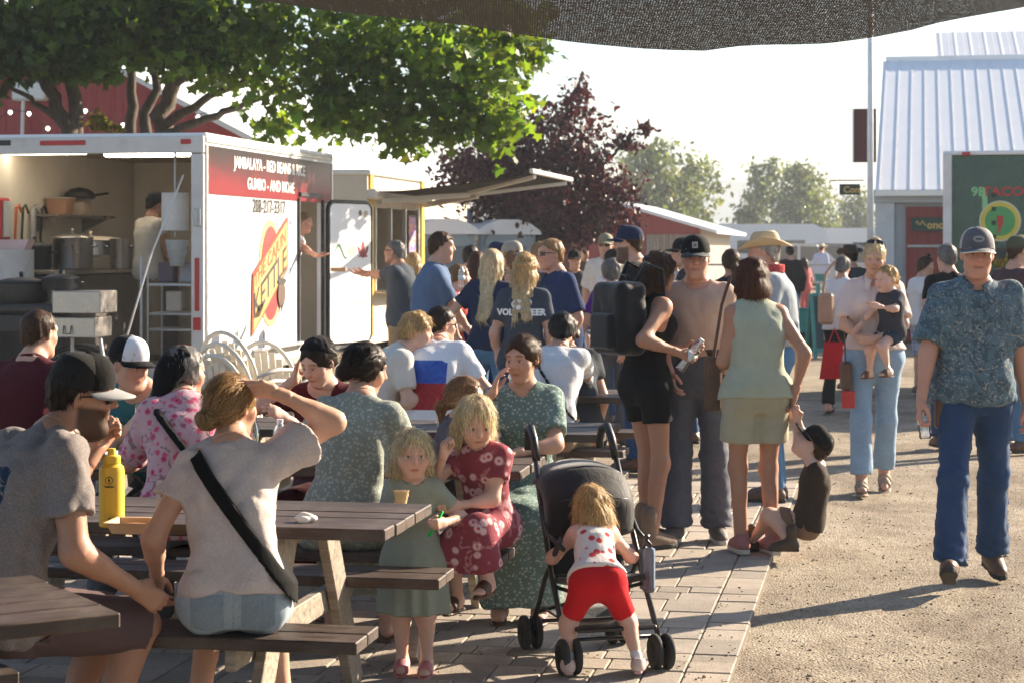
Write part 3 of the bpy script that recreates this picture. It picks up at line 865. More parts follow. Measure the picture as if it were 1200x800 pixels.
    if shoe and shoe.get('t') != 'none':
        ty = shoe['t']
        for sd in 'rl':
            An, d, sv, up, sg = feet[sd]; b0 = An - up * .082 * sL
            M3 = np.stack([sv, d, up], 1)
            def fp(a, b, c): return b0 + d * a * s + sv * sg * b * s + up * c * s
            def outline(P, grow):
                qv = (P - b0) @ M3 / s; xx = qv[:, 0] * sg; yy = qv[:, 1]
                c = np.interp(yy, [-.08, .04, .20], [0, .004, -.004]); hw = np.interp(yy, [-.09, -.06, .03, .11, .16, .20], [.020, .032, .034, .043, .036, .012]) + grow
                dx = (np.abs(xx - c) - hw); dy = np.maximum(-.078 - grow - yy, yy - .192 - grow)
                return np.maximum(dx, dy) * s, qv[:, 2]
            def sole(P, th=shoe.get('sole', .026)):
                o_, zz = outline(P, .002)
                return np.maximum(o_, np.maximum(-zz - .004, zz - th) * s)
            S1 = Sdf(('u', sole, 0))
            if ty in ('sneaker', 'boot', 'shoe'):
                U = Sdf(); U.add(rcone(fp(-.045, 0, .045), fp(.05, 0, .05), .036 * s, .037 * s))
                U.add(rcone(fp(.03, 0, .055), fp(.14, -.002, .032), .038 * s, .034 * s), .04)
                U.add(rcone(fp(.10, -.002, .032), fp(.165, -.004, .026), .036 * s, .026 * s), .03)
                U.add(rcone(fp(-.018, 0, .06), fp(-.012, 0, .20 if ty == 'boot' else .095), .040 * s, .052 * s if ty == 'boot' else .043 * s), .03)
                U.cut(plane(fp(0, 0, 0), -up))
                if ty != 'boot': U.sub(rcone(fp(-.005, 0, .10), fp(-.005, 0, .16), .034 * s, .05 * s), .005)
                V1, Q1 = nets(U, b0 - .30 * s, b0 + .30 * s, vc * (.75 if q < 2 else .95))
                uo = mesh_np('boot' if ty == 'boot' else 'shoe', V1, Q1, shoe['m'], root)
                V1, Q1 = nets(S1, b0 - .26 * s, b0 + .26 * s, vc * (.75 if q < 2 else .95))
                mesh_np('sole', V1, Q1, shoe.get('sm', shoe['m']), uo)
                if shoe.get('sock'):
                    G = rcone(An - up * .02 * s, An + (legs[sd][1] - An) * shoe.get('sockh', .14), rl[3] + .008 * s, rl[3] + .010 * s)
                    V1, Q1 = nets(G, An - .25 * s, An + .25 * s, vc * .8); mesh_np('sock', V1, Q1, shoe['sock'], root)
            else:
                b1 = b0
                so_ = lambda P: np.maximum(outline(P, .003)[0], np.abs(outline(P, 0)[1] + .006) * s - .009 * s)
                V1, Q1 = nets(so_, b0 - .26 * s, b0 + .26 * s, vc * .62)
                uo = mesh_np('sandal', V1, Q1, shoe['m'], root)
                ff = Sdf(); foot_prims(ff, .0)
                if ty == 'flip':
                    St = Sdf()
                    for e in (-1, 1): St.add(rcone(fp(.135, -.012, .035), fp(.03, e * .036, .018), .005 * s, .006 * s))
                else:
                    bands = (.10, .045) if ty == 'sandal' else (.09,)
                    wid = .018 if ty == 'sandal' else .035
                    St = Sdf(('u', lambda P: np.maximum(ff(P) - .0045, np.min([np.abs((P - b0) @ d - c * s) for c in bands], 0) - wid * s), 0))
                    St.cut(lambda P: outline(P, .012)[0])
                V1, Q1 = nets(St, b0 - .26 * s, b0 + .26 * s, vc * .5)
                mesh_np('strap', V1, Q1, shoe.get('sm', shoe['m']), uo)
    if hair: make_hair(ctx, hair)
    return ctx

def make_hair(c, h):
    hp, hs, Mh, hc, q = c['hp'], c['hs'], c['Mh'], c['hc'], c['q']
    st = h['t']; rnd = c['rnd']; up_l = c['Z']
    G = Sdf()
    th = h.get('th', .010)
    G.add(ell(hp(0, -.014, .028), ((.0765 + th) * hs, (.098 + th) * hs, (.088 + th) * hs), Mh))
    # hair line: a plane through brow line and nape
    fy, fz = h.get('front', (.088, .078)); by, bz = h.get('nape', (-.085, -.060))
    soft = st in ('bun', 'topbun', 'pony', 'long', 'bob')
    if soft: fy, fz = .10, .0
    n = nrm(Mh @ A3(0, (fz - bz), -(fy - by)))
    if st not in ('scarf',):
        G.add(ell(hp(0, -.045, -.035), ((.066 + th * .7) * hs, (.056 + th) * hs, .075 * hs), Mh), .02)
    G.cut(plane(hp(0, fy, fz), n), .012)
    if soft: G.sub(ell(hp(0, .098, -.034 + h.get('low', 0)), (.064 * hs, .062 * hs, .112 * hs), Mh), .008)
    elif st == 'short': G.sub(ell(hp(0, .100, -.006), (.052 * hs, .035 * hs, .084 * hs), Mh), .010)
    if h.get('side', 0):                        # hair over temples and ears
        for sg in (-1, 1):
            G.add(ell(hp(sg * .074, -.005, -.005), (.016 * hs, .045 * hs, .055 * hs), Mh), .02)
    down = A3(0, 0, -1); cent = hp(0, -.02, .02)
    flow = lambda P: np.tile(down, (len(P), 1))
    if st in ('bun', 'topbun', 'pony'):
        b = h.get('b', (0, -.118, -.035)); bp = hp(*b); br = h.get('br', .036) * hs
        if st != 'pony':
            G.add(ell(bp, (br * 1.15, br, br), Mh), .012)
            G.disp(lambda P: np.where(np.linalg.norm(P - bp, axis=1) < br * 1.5, .004 * wob(P, 150, 2), 0))
        else:
            e1 = bp + (Mh @ A3(0, -.05, -.03)) * hs; e2 = e1 + A3(0, 0, -h.get('len', .2)) + (Mh @ A3(0, .02, 0)) * hs
            G.add(rcone(bp, e1, .022 * hs, .026 * hs), .02); G.add(rcone(e1, e2, .028 * hs, .012 * hs), .02)
        flow = lambda P: (bp - P) / (np.linalg.norm(bp - P, axis=1, keepdims=True) + 1e-6)
    if st in ('long', 'bob'):
        Ln = h.get('len', .30 if st == 'long' else .10); wv = h.get('wave', 0)
        pos = h.get('pos', ((-.062, -.035), (.062, -.035), (-.035, -.085), (.035, -.085), (0, -.095)))
        for i, (x0, y0) in enumerate(pos):
            a = hp(x0, y0, .0); b_ = hp(x0 * 1.08, y0 - .012, -.07); e = A3(b_) + A3(0, 0, -Ln * (1 - .08 * (i % 2))) + c['back'] * h.get('bk', .055 if Ln > .15 else .015) + (Mh @ A3(x0 * .1, 0, 0))
            r0 = h.get('r', .036) * hs
            G.add(rcone(a, b_, r0, r0 * 1.03), .03); G.add(rcone(b_, e, r0 * 1.02, r0 * h.get('tip', .72)), .03)
        if wv: G.disp(lambda P: wv * np.sin((P[:, 2]) * 75 + 5 * wob(P, 14, 1)) * .6)
        fc = h.get('face', (0, .078, -.02, .058, .075, .085))
        G.sub(ell(hp(*fc[:3]), (fc[3] * hs, fc[4] * hs, fc[5] * hs), Mh), .015)
    if st == 'short':
        G.disp(lambda P: h.get('mess', .003) * wob(P, 75, 3))
    if st == 'scarf':
        tail = h.get('tail', .0)
        if tail:
            G.add(rcone(hp(0, -.10, -.02), hp(0, -.10, -.02) + A3(0, 0, -tail) + (Mh @ A3(0, -.03, 0)), .05, .045), .05)
    lohi = .16 * hs + (h.get('len', .0) if st in ('long', 'bob', 'pony') else h.get('tail', 0)) + .06
    lo = hc - A3(.18, .24, lohi); hi = hc + A3(.18, .24, .16)
    if st in ('bun', 'topbun', 'pony') and q < 2:
        def rad_(P):
            l = (P - bp) @ Mh; return .0030 * (.35 - np.abs(np.sin(np.arctan2(l[:, 0], l[:, 2]) * 9 + 1.2 * wob(P, 30, 3))))
        G.disp(rad_)
    elif q < 3: G.disp(lambda P: .0045 * ridge(P, 105, 4, (1, 1, .16)))
    G.disp(lambda P: .0022 * wob(P, 130, 4, (1, 1, .35)))
    V, Q = nets(G, lo, hi, max(.0058, c['vh'] * (1.2 if q < 2 else 1.0)))
    if not len(V): return
    if st == 'scarf':
        c['hair'] = mesh_np('headscarf', V, Q, h['m'], c['root']); return
    col = A3(*HAIR[h['c']])
    hx = (V - hc) @ Mh / hs
    vary = (1 + .25 * wob(V, 60, 7, (1, 1, .2)))[:, None]
    cols = np.tile(col, (len(V), 1)) * vary
    if 'tipc' in h:
        a = np.clip((hc[2] - .06 - V[:, 2]) / .22, 0, 1)[:, None]; cols = cols * (1 - a) + A3(*HAIR[h['tipc']]) * a
    if q < 3:                                   # loose strands over the surface
        Nn = vnormals(V, Q); ns = int(min(h.get('n', 900), (2000, 600, 200)[q]) * (1.5 if q == 0 else .9))
        I = np.array([rnd.randrange(len(V)) for _ in range(ns)])
        P = V[I].copy(); nn = Nn[I]; lift = np.array([rnd.uniform(.001, .004) if rnd.random() < .80 else rnd.uniform(.004, .018) for _ in I], f32)[:, None]
        P = P + nn * lift * .4
        wd = np.array([rnd.uniform(.0006, .0016) for _ in I], f32)[:, None] * (1.15 + .5 * q) * hs
        seg = 4; rows = []
        ln_ = h.get('sl', .065 if st in ('long', 'bob', 'bun', 'pony', 'topbun') else .022)
        step = np.array([rnd.uniform(.6, 1.3) for _ in I], f32)[:, None] * ln_ / seg
        jit = np.array([[rnd.gauss(0, .25) for _ in range(3)] for _ in I], f32)
        for k in range(seg + 1):
            f = flow(P) + jit; f = f - nn * (f * nn).sum(1, keepdims=True) * .85; f = f / (np.linalg.norm(f, axis=1, keepdims=True) + 1e-6)
            sidev = np.cross(f, nn); sidev /= (np.linalg.norm(sidev, axis=1, keepdims=True) + 1e-6)
            w_ = wd * (1 - (k / seg) ** 2 * .85)
            rows.append((P - sidev * w_, P + sidev * w_))
            P = P + f * step + nn * lift * .12
        SV = np.stack([p for r in rows for p in r], 1).reshape(-1, 3)
        m = 2 * (seg + 1); b = (np.arange(len(I)) * m)[:, None]
        SQ = np.concatenate([b + np.array([2 * k, 2 * k + 1, 2 * k + 3, 2 * k + 2]) for k in range(seg)])
        SCc = np.repeat(cols[I] * np.array([rnd.uniform(.5, 1.9) for _ in I], f32)[:, None], m, 0)
        Q = np.concatenate([Q, SQ + len(V)]); V = np.concatenate([V, SV]); cols = np.concatenate([cols, SCc])
    c['hair'] = mesh_np('hair', V, Q, hair_mat(h['c'], col), c['root'], col=np.clip(cols, 0, 1))

# ------------------------------------------------------------------ things worn on the head
def HM(c):                                        # head frame as a matrix (metres, scaled by head size)
    M = Matrix([[float(c['Mh'][i][j]) * c['hs'] for j in range(3)] for i in range(3)]).to_4x4()
    M.translation = Vector([float(v) for v in c['hc']]); return M
def cap(c, m, mb=None, mbrim=None, badge=None, back=False, tilt=0.0, brim_up=0.0, side=0.0):
    M = HM(c) @ Matrix.Rotation(math.pi if back else 0, 4, 'Z') @ Matrix.Rotation(R(side), 4, 'Z') @ Matrix.Rotation(R(tilt), 4, 'X')
    mb = mb or m; nphi, nth = 32, 9
    k = MB(); rx, ry, rzz = .0905, .111, .098; z0 = .040; oy = -.014 if not back else .012
    V = []; Fq = []; mi = []
    for i in range(nth + 1):
        t = i / nth * math.pi / 2
        for j in range(nphi):
            a = 2 * math.pi * j / nphi
            ct = math.cos(t) ** .62
            seam = 1 + .006 * math.cos(6 * a) * math.sin(2 * t)
            fr = max(0, math.sin(a)) ** 2
            V.append(M @ Vector((rx * ct * math.cos(a) * seam, oy + ry * ct * math.sin(a) * seam, z0 - .006 * fr * 0 + (rzz + .006 * fr) * math.sin(t) ** .95 - .012 * (1 - fr) * (1 - i / nth))))
    for i in range(nth):
        for j in range(nphi):
            Fq.append((i * nphi + j, i * nphi + (j + 1) % nphi, (i + 1) * nphi + (j + 1) % nphi, (i + 1) * nphi + j))
            mi.append(0 if math.sin(2 * math.pi * (j + .5) / nphi) > .45 else 1)
    o = mesh_np('cap', [tuple(v) for v in V], np.array(Fq), [m, mb], c['root'], mi=mi)
    # brim: curved thick plate
    b = MB(); nu, nv = 14, 4
    def br(zoff):
        def fn(u, v):
            a = math.pi * (.10 + .80 * u); x0 = rx * 1.0 * math.cos(a); y0 = oy + ry * math.sin(a)
            ext = .072 * math.sin(math.pi * (.06 + .88 * u)) ** .55
            x = x0 * (1 + .02 * v); y = y0 + ext * v
            return M @ Vector((x, y, z0 - .002 - .020 * (x / rx) ** 2 - v * .012 + brim_up * v + zoff))
        return fn
    b.sheet(br(.0025), nu, nv); b.sheet(lambda u, v: br(-.0025)(1 - u, v), nu, nv)
    n1 = (nu + 1) * (nv + 1)
    for i in range(nu):
        a1 = i * (nv + 1) + nv; a2 = (i + 1) * (nv + 1) + nv; b1 = n1 + (nu - i) * (nv + 1) + nv; b2 = n1 + (nu - i - 1) * (nv + 1) + nv
        b.f.append((a1, a2, b2, b1)); b.m.append(0)
    b.build('brim', mbrim or m, o, smooth=True)
    if c['q'] < 2:
        t = MB(); t.lathe([(0, .006), (.006, .004), (.008, 0)], 10, (0, oy, z0 + rzz + .001), M); t.build('button', m, o, smooth=True)
    if badge:
        g = MB(); w_, h_ = badge.get('size', (.046, .040)); bz = z0 + badge.get('z', .045)
        def pt(zo):
            def fn(u, v):
                x = (u - .5) * w_; z = bz + (v - .5) * h_
                tz = min(.999, max(0, (z - z0) / (rzz + .006))); ct = math.cos(math.asin(tz ** (1 / .95))) ** .62
                y = oy + ry * ct * math.sqrt(max(0, 1 - (x / (rx * ct)) ** 2)) + zo
                return M @ Vector((x, y, z))
            return fn
        if badge.get('round'):
            f0 = pt(.004); n = 20
            ring = [f0(.5 + .5 * math.cos(6.283 * i / n), .5 + .5 * math.sin(6.283 * i / n)) for i in range(n)]
            g.add([f0(.5, .5)] + ring, [(0, 1 + (i + 1) % n, 1 + i) for i in range(n)]); g.f = [tuple(reversed(f)) for f in g.f]
        else:
            g.sheet(lambda u, v: pt(.004)(1 - u, v), 6, 4)
        bo = g.build('badge', badge['m'], o)
        if badge.get('inner'):
            g = MB(); f0 = pt(.0055); g.sheet(lambda u, v: f0(.5 + (.5 - u) * .55, .5 + (v - .5) * badge.get('ih', .5)), 4, 3); g.build('emblem', badge['inner'], o)
    return o
def sunglasses(c, up=0.0, on_head=False):
    M = HM(c)
    if on_head: M = M @ Matrix.Translation((0, -.012, .085)) @ Matrix.Rotation(R(35), 4, 'X')
    k = MB()
    for sg in (-1, 1):
        k.sheet(lambda u, v: M @ Vector((sg * (.008 + .052 * (u if sg > 0 else 1 - u)), .098 - .020 * (u if sg > 0 else 1 - u) ** 2, -.018 + .034 * v)) if sg > 0 else M @ Vector((-.008 - .052 * (1 - u), .098 - .020 * (1 - u) ** 2, -.018 + .034 * v)), 5, 3)
    k.tube([M @ Vector((-.012, .099, .010)), M @ Vector((.012, .099, .010))], .003, 6)
    for sg in (-1, 1):
        k.tube([M @ Vector((sg * .060, .078, .008)), M @ Vector((sg * .078, .03, .006)), M @ Vector((sg * .082, -.012, .002))], .003, 6)
    return k.build('sunglasses', MATS['lens'], c['root'], smooth=True)
def cowboy_hat(c, m, band):
    M = HM(c) @ Matrix.Rotation(R(-4), 4, 'X'); k = MB(); n = 36
    V = []; Fq = []
    prof = [(.165, .048), (.150, .044), (.118, .040), (.098, .042), (.095, .060), (.090, .095), (.083, .130), (.070, .146), (.035, .142), (.004, .136)]
    for i, (r, z) in enumerate(prof):
        for j in range(n):
            a = 2 * math.pi * j / n; x = r * math.cos(a) * .92; y = r * math.sin(a) * 1.16 - .012
            zz = z + (.055 * abs(math.cos(a)) ** 2.5 * max(0, (r - .10) / .065) - .018 * abs(math.sin(a)) ** 2 * max(0, (r - .10) / .065))
            if z > .10: zz += -.018 * math.exp(-(x / .022) ** 2) * (1 if z > .12 else .5); 
            V.append(M @ Vector((x, y, zz)))
    for i in range(len(prof) - 1):
        for j in range(n): Fq.append((i * n + j, i * n + (j + 1) % n, (i + 1) * n + (j + 1) % n, (i + 1) * n + j))
    o = mesh_np('cowboy_hat', [tuple(v) for v in V], np.array(Fq), m, c['root'])
    md = o.modifiers.new('t', 'SOLIDIFY'); md.thickness = .004
    b = MB(); b.lathe([(.0965, .048), (.0975, .050), (.096, .064), (.094, .064)], 32, (0, 0, 0), M @ Matrix.Diagonal((.93, 1.17, 1, 1)) @ Matrix.Translation((0, -.0105, 0)))
    b.build('hat_band', band, o, smooth=True)
    return o
def band(c, base, n, off, w, name, m, thick=.007, t0=.0, t1=1.0, parent=None, vox=None):
    """strap lying on a garment: slice of the garment surface between two planes"""
    n = nrm(n); cc = A3(*off)
    f = lambda P: np.maximum(base(P) - thick, np.abs((P - cc) @ n) - w / 2)
    def g(P):
        t = (P - c['p0']) @ nrm(c['p2'] - c['p0']) / float(np.linalg.norm(c['p2'] - c['p0']))
        return np.maximum(f(P), np.maximum(t0 - t, t - t1) * .5)
    V, Q = nets(g, c['lo'], np.maximum(c['hi'], c['p2'] + .12), vox or c['vc'] * .8)
    return mesh_np(name, V, Q, m, parent or c['root'])
def text_mesh(txt, size, sx=1.0, bold=0.0, align='CENTER', ext=0.0):
    cu = bpy.data.curves.new('lettering', 'FONT'); cu.body = txt; cu.size = size; cu.align_x = align; cu.align_y = 'CENTER'; cu.offset = bold; cu.extrude = ext; cu.resolution_u = 3
    o = bpy.data.objects.new('lettering', cu); COL.objects.link(o)
    dg = bpy.context.evaluated_depsgraph_get(); me = bpy.data.meshes.new_from_object(o.evaluated_get(dg))
    bpy.data.objects.remove(o)
    for v in me.vertices: v.co.x *= sx
    return me
def handpt(c, sd, a=.07, b=.0, n=.025):
    p = c['hands'][sd][1](a, b, n); r, l = c['rz'], c['loc']
    return Vector((l[0] + float(p[0]) * math.cos(r) - float(p[1]) * math.sin(r), l[1] + float(p[0]) * math.sin(r) + float(p[1]) * math.cos(r), l[2] + float(p[2])))
def bodypt(c, p):
    r, l = c['rz'], c['loc']; return Vector((l[0] + float(p[0]) * math.cos(r) - float(p[1]) * math.sin(r), l[1] + float(p[0]) * math.sin(r) + float(p[1]) * math.cos(r), l[2] + float(p[2])))
def patch(c, garment, origin, ux, uz, w, h, m, name='pocket', lift=.0035, n=6, parent=None, taper=0.0):
    me = bpy.data.meshes.new(name); V = []; Fc = []
    for i in range(n + 1):
        for j in range(n + 1):
            u, v = i / n - .5, j / n - .5; V.append((u * w, v * h - taper * h * max(0, -v * 2 - .6) * (1 - abs(u * 2)), 0))
    for i in range(n):
        for j in range(n): a = i * (n + 1) + j; Fc.append((a, a + n + 1, a + n + 2, a + 1))
    me.from_pydata(V, [], Fc); me.update(); o = print_on(c, garment, me, origin, ux, uz, m, name, parent, lift)
    o.modifiers.new('t', 'SOLIDIFY').thickness = .004; return o
def seams(c, m, parent=None):
    """stitched outer and inner leg seams"""
    B = c['bot']; f0 = nrm(np.cross(c['Z'], c['Xs']))
    for sd in 'rl':
        J, K, An = c['legs'][sd]; ax = nrm(An - J); n = nrm(f0 - ax * float(f0 @ ax))
        mid = lambda P, J=J, K=K, An=An: np.where(((P - K) @ nrm(An - K) < 0)[:, None], J + ((P - J) @ nrm(K - J))[:, None] * nrm(K - J), K + ((P - K) @ nrm(An - K))[:, None] * nrm(An - K))
        lim = rcone(J, An, .17 * c['s'], .13 * c['s'])
        f = lambda P: np.maximum(np.maximum(B(P) - .0028, np.abs((P - mid(P)) @ n) - .0055), lim(P))
        V, Q = nets(f, np.minimum(J, An) - .16, np.maximum(J, An) + .16, .0075); mesh_np('seam', V, Q, m, parent or c['bot_o'])
def print_on(c, garment, me, origin, ux, uz, m, name='lettering', parent=None, lift=.003):
    """project flat artwork onto a garment; ux,uz = directions of text x,y"""
    co = np.array([v.co[:] for v in me.vertices], f32)
    ux = nrm(ux); uz = nrm(uz); n = nrm(np.cross(ux, uz))        # n points at the reader
    P = A3(*origin) + co[:, :1] * ux + co[:, 1:2] * uz + n * .16
    for _ in range(40): P = P - n * (np.maximum(garment(P) - lift, -.02) * .8)[:, None]
    for v, p in zip(me.vertices, P): v.co = p.tolist()
    me.materials.clear(); me.materials.append(m)
    o = bpy.data.objects.new(name, me); COL.objects.link(o); o.parent = parent or c['root']
    return o

def basic_mats():
    plain('sclera', (.72, .68, .64), .25, var=.03); plain('iris', (.06, .05, .045), .2, var=.2, vs=80); plain('pupil', (.004, .004, .004), .15, var=0)
    plain('lens', (.012, .012, .014), .08, var=0, spec=.6)
basic_mats()
# ================================================================== the setting
YAW = R(-10.5); cY, sY = math.cos(YAW), math.sin(YAW)
def G(u, v, z=0.0):                    # grid frame (u right, v away) -> world
    return (u * cY - v * sY, u * sY + v * cY, z)
def UV(x, y): return (x * cY + y * sY, -x * sY + y * cY)

def ground_mat():
    m, nt, b, o = _new('gravel_ground')
    co = coords(nt)
    big = noise(nt, co, .35, 4, .6); mid = noise(nt, co, 2.3, 6, .65); fine = noise(nt, co, 38, 5, .7)
    v1 = voro(nt, co, 85); v2 = voro(nt, co, 21)
    base = ramp(nt, mid, [(.25, (.19, .155, .115)), (.48, (.31, .26, .195)), (.8, (.46, .40, .315))])
    base = mix(nt, ramp(nt, big, [(.35, 0), (.7, .45)]), base, (.36, .31, .25)); base = mix(nt, ramp(nt, noise(nt, coords(nt, (1, .6, 1)), .9, 6, .7, .6), [(.46, 0), (.62, .72)]), base, (.150, .115, .085))
    peb = ramp(nt, v1.outputs['Color'], [(.1, .62), (.5, 1.0), (.9, 1.3)])
    c = mix(nt, .75, base, peb, 'MULTIPLY')
    c = mix(nt, ramp(nt, fine, [(.55, 0), (.72, .75)]), c, (.12, .085, .06))
    c = mix(nt, ramp(nt, noise(nt, co, 7, 5, .7), [(.60, 0), (.68, .55)]), c, (.15, .10, .07))
    nt.links.new(c, b.inputs['Base Color']); b.inputs['Roughness'].default_value = .95
    b.inputs['Specular IOR Level'].default_value = .15
    h = mth(nt, 'ADD', mth(nt, 'MULTIPLY', fine, 1.0), mth(nt, 'MULTIPLY', mid, 2.0))
    h = mth(nt, 'ADD', h, mth(nt, 'MULTIPLY', v1.outputs['Distance'], -.7))
    bump(nt, b, h, .6, .020)
    MATS['gravel_ground'] = m; return m
gm = ground_mat()
def _gz(x, y): return .012 * math.sin(x * 1.3 + .7 * math.sin(y * .9)) * math.sin(y * 1.1 + .5) if 4 < y < 40 and abs(x) < 14 else 0.0
# ground sheet: fine near, reaching the horizon
g = MB(); nx, ny = 90, 110
xs = [-1500, -400, -80, -30] + [-14 + 28 * i / 80 for i in range(81)] + [30, 80, 400, 1500]
ys = [-60, -10, 0, 4] + [4 + 36 * i / 100 for i in range(1, 101)] + [60, 120, 400, 1500]
for x in xs:
    for y in ys: g.v.append((x, y, _gz(x, y) - .022))
for i in range(len(xs) - 1):
    for j in range(len(ys) - 1):
        a = i * len(ys) + j; g.f.append((a, a + len(ys), a + len(ys) + 1, a + 1)); g.m.append(0)
tag(g.build('ground', gm, smooth=True), 'pale gravel and packed dirt yard of the fairground', 'ground', kind='structure')
# loose stones
rnd = random.Random(4)
peb = MB()
for _ in range(4200):
    t = rnd.random() ** 1.6; y = 7.6 + t * 14; x = rnd.uniform(-.6, .34 * y)
    uu, vv = UV(x, y)
    on = uu < -.57 and vv < 14.3
    if on and rnd.random() > (.35 if uu > -.8 else .06): continue
    r = rnd.uniform(.003, .008) * (1 + (rnd.random() < .05) * rnd.uniform(.6, 1.8)); n = 6
    ph = rnd.random() * 6; z0 = _gz(x, y) - .022 if not on else .001
    pv = [(x + r * math.cos(ph + k * 6.283 / n) * rnd.uniform(.7, 1.2), y + r * math.sin(ph + k * 6.283 / n) * rnd.uniform(.7, 1.2), z0 - .001) for k in range(n)]
    pv += [(x + r * .6 * math.cos(ph + k * 6.283 / n) * rnd.uniform(.7, 1.2), y + r * .6 * math.sin(ph + k * 6.283 / n) * rnd.uniform(.7, 1.2), z0 + r * rnd.uniform(.4, .8)) for k in range(n)]
    peb.cur = 0 if rnd.random() < .72 else 1
    peb.add(pv, [tuple(range(n, 2 * n))] + [(k, (k + 1) % n, n + (k + 1) % n, n + k) for k in range(n)])
for _ in range(420):
    y = 7.7 + rnd.random() ** 1.5 * 9; x = rnd.uniform(-.30 * y, .27 * y); uu, vv = UV(x, y); z0 = .004 if (uu < -.585 and vv < 14.2) else _gz(x, y) - .012
    r = rnd.uniform(.006, .020); a = rnd.random() * 6.28; ca, sa = math.cos(a) * r, math.sin(a) * r; peb.cur = 2 if rnd.random() < .6 else 1
    peb.add([(x - ca, y - sa, z0), (x + sa * .5, y - ca * .5, z0 + .004), (x + ca, y + sa, z0 + .002), (x - sa * .5, y + ca * .5, z0 + .005)], [(0, 1, 2, 3)])
tag(peb.build('gravel', [plain('pebble_pale', (.27, .22, .17), .9, var=.3, vs=3), plain('pebble_dark', (.12, .085, .06), .9, var=.3, vs=3), plain('dry_leaf', (.24, .16, .06), .8, var=.4, vs=5)], smooth=False), 'loose gravel stones scattered over the dirt yard', 'gravel', kind='stuff')

# ---------------------------------------------------------------- pavement of separate pavers
def paver_mat(i):
    m, nt, b, o = _new('paver_%d' % i)
    co = coords(nt); oi = nt.nodes.new('ShaderNodeObjectInfo')
    t = [(.37, .32, .27), (.34, .30, .26), (.40, .345, .29)][i]
    n1 = noise(nt, coords(nt, kind='Generated'), 5, 6, .7)
    wn = nt.nodes.new('ShaderNodeMapping'); tc = nt.nodes.new('ShaderNodeNewGeometry'); nt.links.new(tc.outputs['Position'], wn.inputs[0])
    n2 = noise(nt, wn.outputs[0], 3.0, 6, .7); n3 = noise(nt, wn.outputs[0], 90, 4, .7)
    c = ramp(nt, n2, [(.25, [x * .72 for x in t]), (.55, t), (.8, [min(1, x * 1.15) for x in t])])
    c = mix(nt, 1.0, c, ramp(nt, oi.outputs['Random'], [(0, .84), (1, 1.10)]), 'MULTIPLY')
    c = mix(nt, ramp(nt, n3, [(.5, 0), (.75, .5)]), c, (.15, .12, .10))
    nt.links.new(c, b.inputs['Base Color']); b.inputs['Roughness'].default_value = .9; b.inputs['Specular IOR Level'].default_value = .2
    bump(nt, b, mth(nt, 'ADD', n3, mth(nt, 'MULTIPLY', n2, 2.0)), .5, .012)
    return m
PM = [paver_mat(i) for i in range(3)]
bed = MB(); bed.box((-3.4, 9.6, -.019), (5.63, 9.5, .022))
bed_o = bed.build('pavement', plain('joint_sand', (.15, .125, .10), .95, vs=12, bmp=.4))
bed_o.rotation_euler = (0, 0, YAW); tag(bed_o, 'paved terrace of pale concrete pavers under the picnic tables', 'pavement', kind='structure')
rnd = random.Random(11); cells = []
v = 4.9; ri = 0
hts = [.16, .32, .24, .16, .24, .32, .20]
while v < 14.25:
    h = hts[ri % len(hts)]; u = -.585 - (.0 if ri % 2 else .0); k = 0
    cells.append((u - .095, v + h / 2, .19, h)); u -= .19
    while u > -6.1:
        wv = rnd.choice([.16, .20, .20, .24]); cells.append((u - wv / 2, v + h / 2, wv, h)); u -= wv
    v += h; ri += 1
def seen(c):
    x, y, _ = G(c[0], c[1]); px = 600 + F * x / y; py = HOR + F * 1.7 / y
    return -40 < px < 1240 and py < 840
vis = sorted([c for c in cells if seen(c)], key=lambda c: c[1]); near = vis[:300]; rest = vis[300:]
pmesh = {}
for u, v, wv, h in near:
    k = (wv, h, rnd.randrange(3))
    if k not in pmesh:
        mb = MB(); mb.box((0, 0, 0), (wv - .006, h - .006, .05), bev=.005); o = mb.build('paver', PM[k[2]], bed_o); pmesh[k] = o.data
    else:
        o = bpy.data.objects.new('paver', pmesh[k]); COL.objects.link(o); o.parent = bed_o
    o.location = (u, v, -.025 + rnd.uniform(-.0025, .0025)); o.rotation_euler = (rnd.gauss(0, .004), rnd.gauss(0, .004), rnd.gauss(0, .003))
if rest:
    mb = MB()
    for u, v, wv, h in rest: mb.box((u, v, -.025 + rnd.uniform(-.0025, .0025)), (wv - .008, h - .008, .05), bev=.006)
    o = mb.build('paver', PM[0], bed_o); o['kind'] = 'stuff'

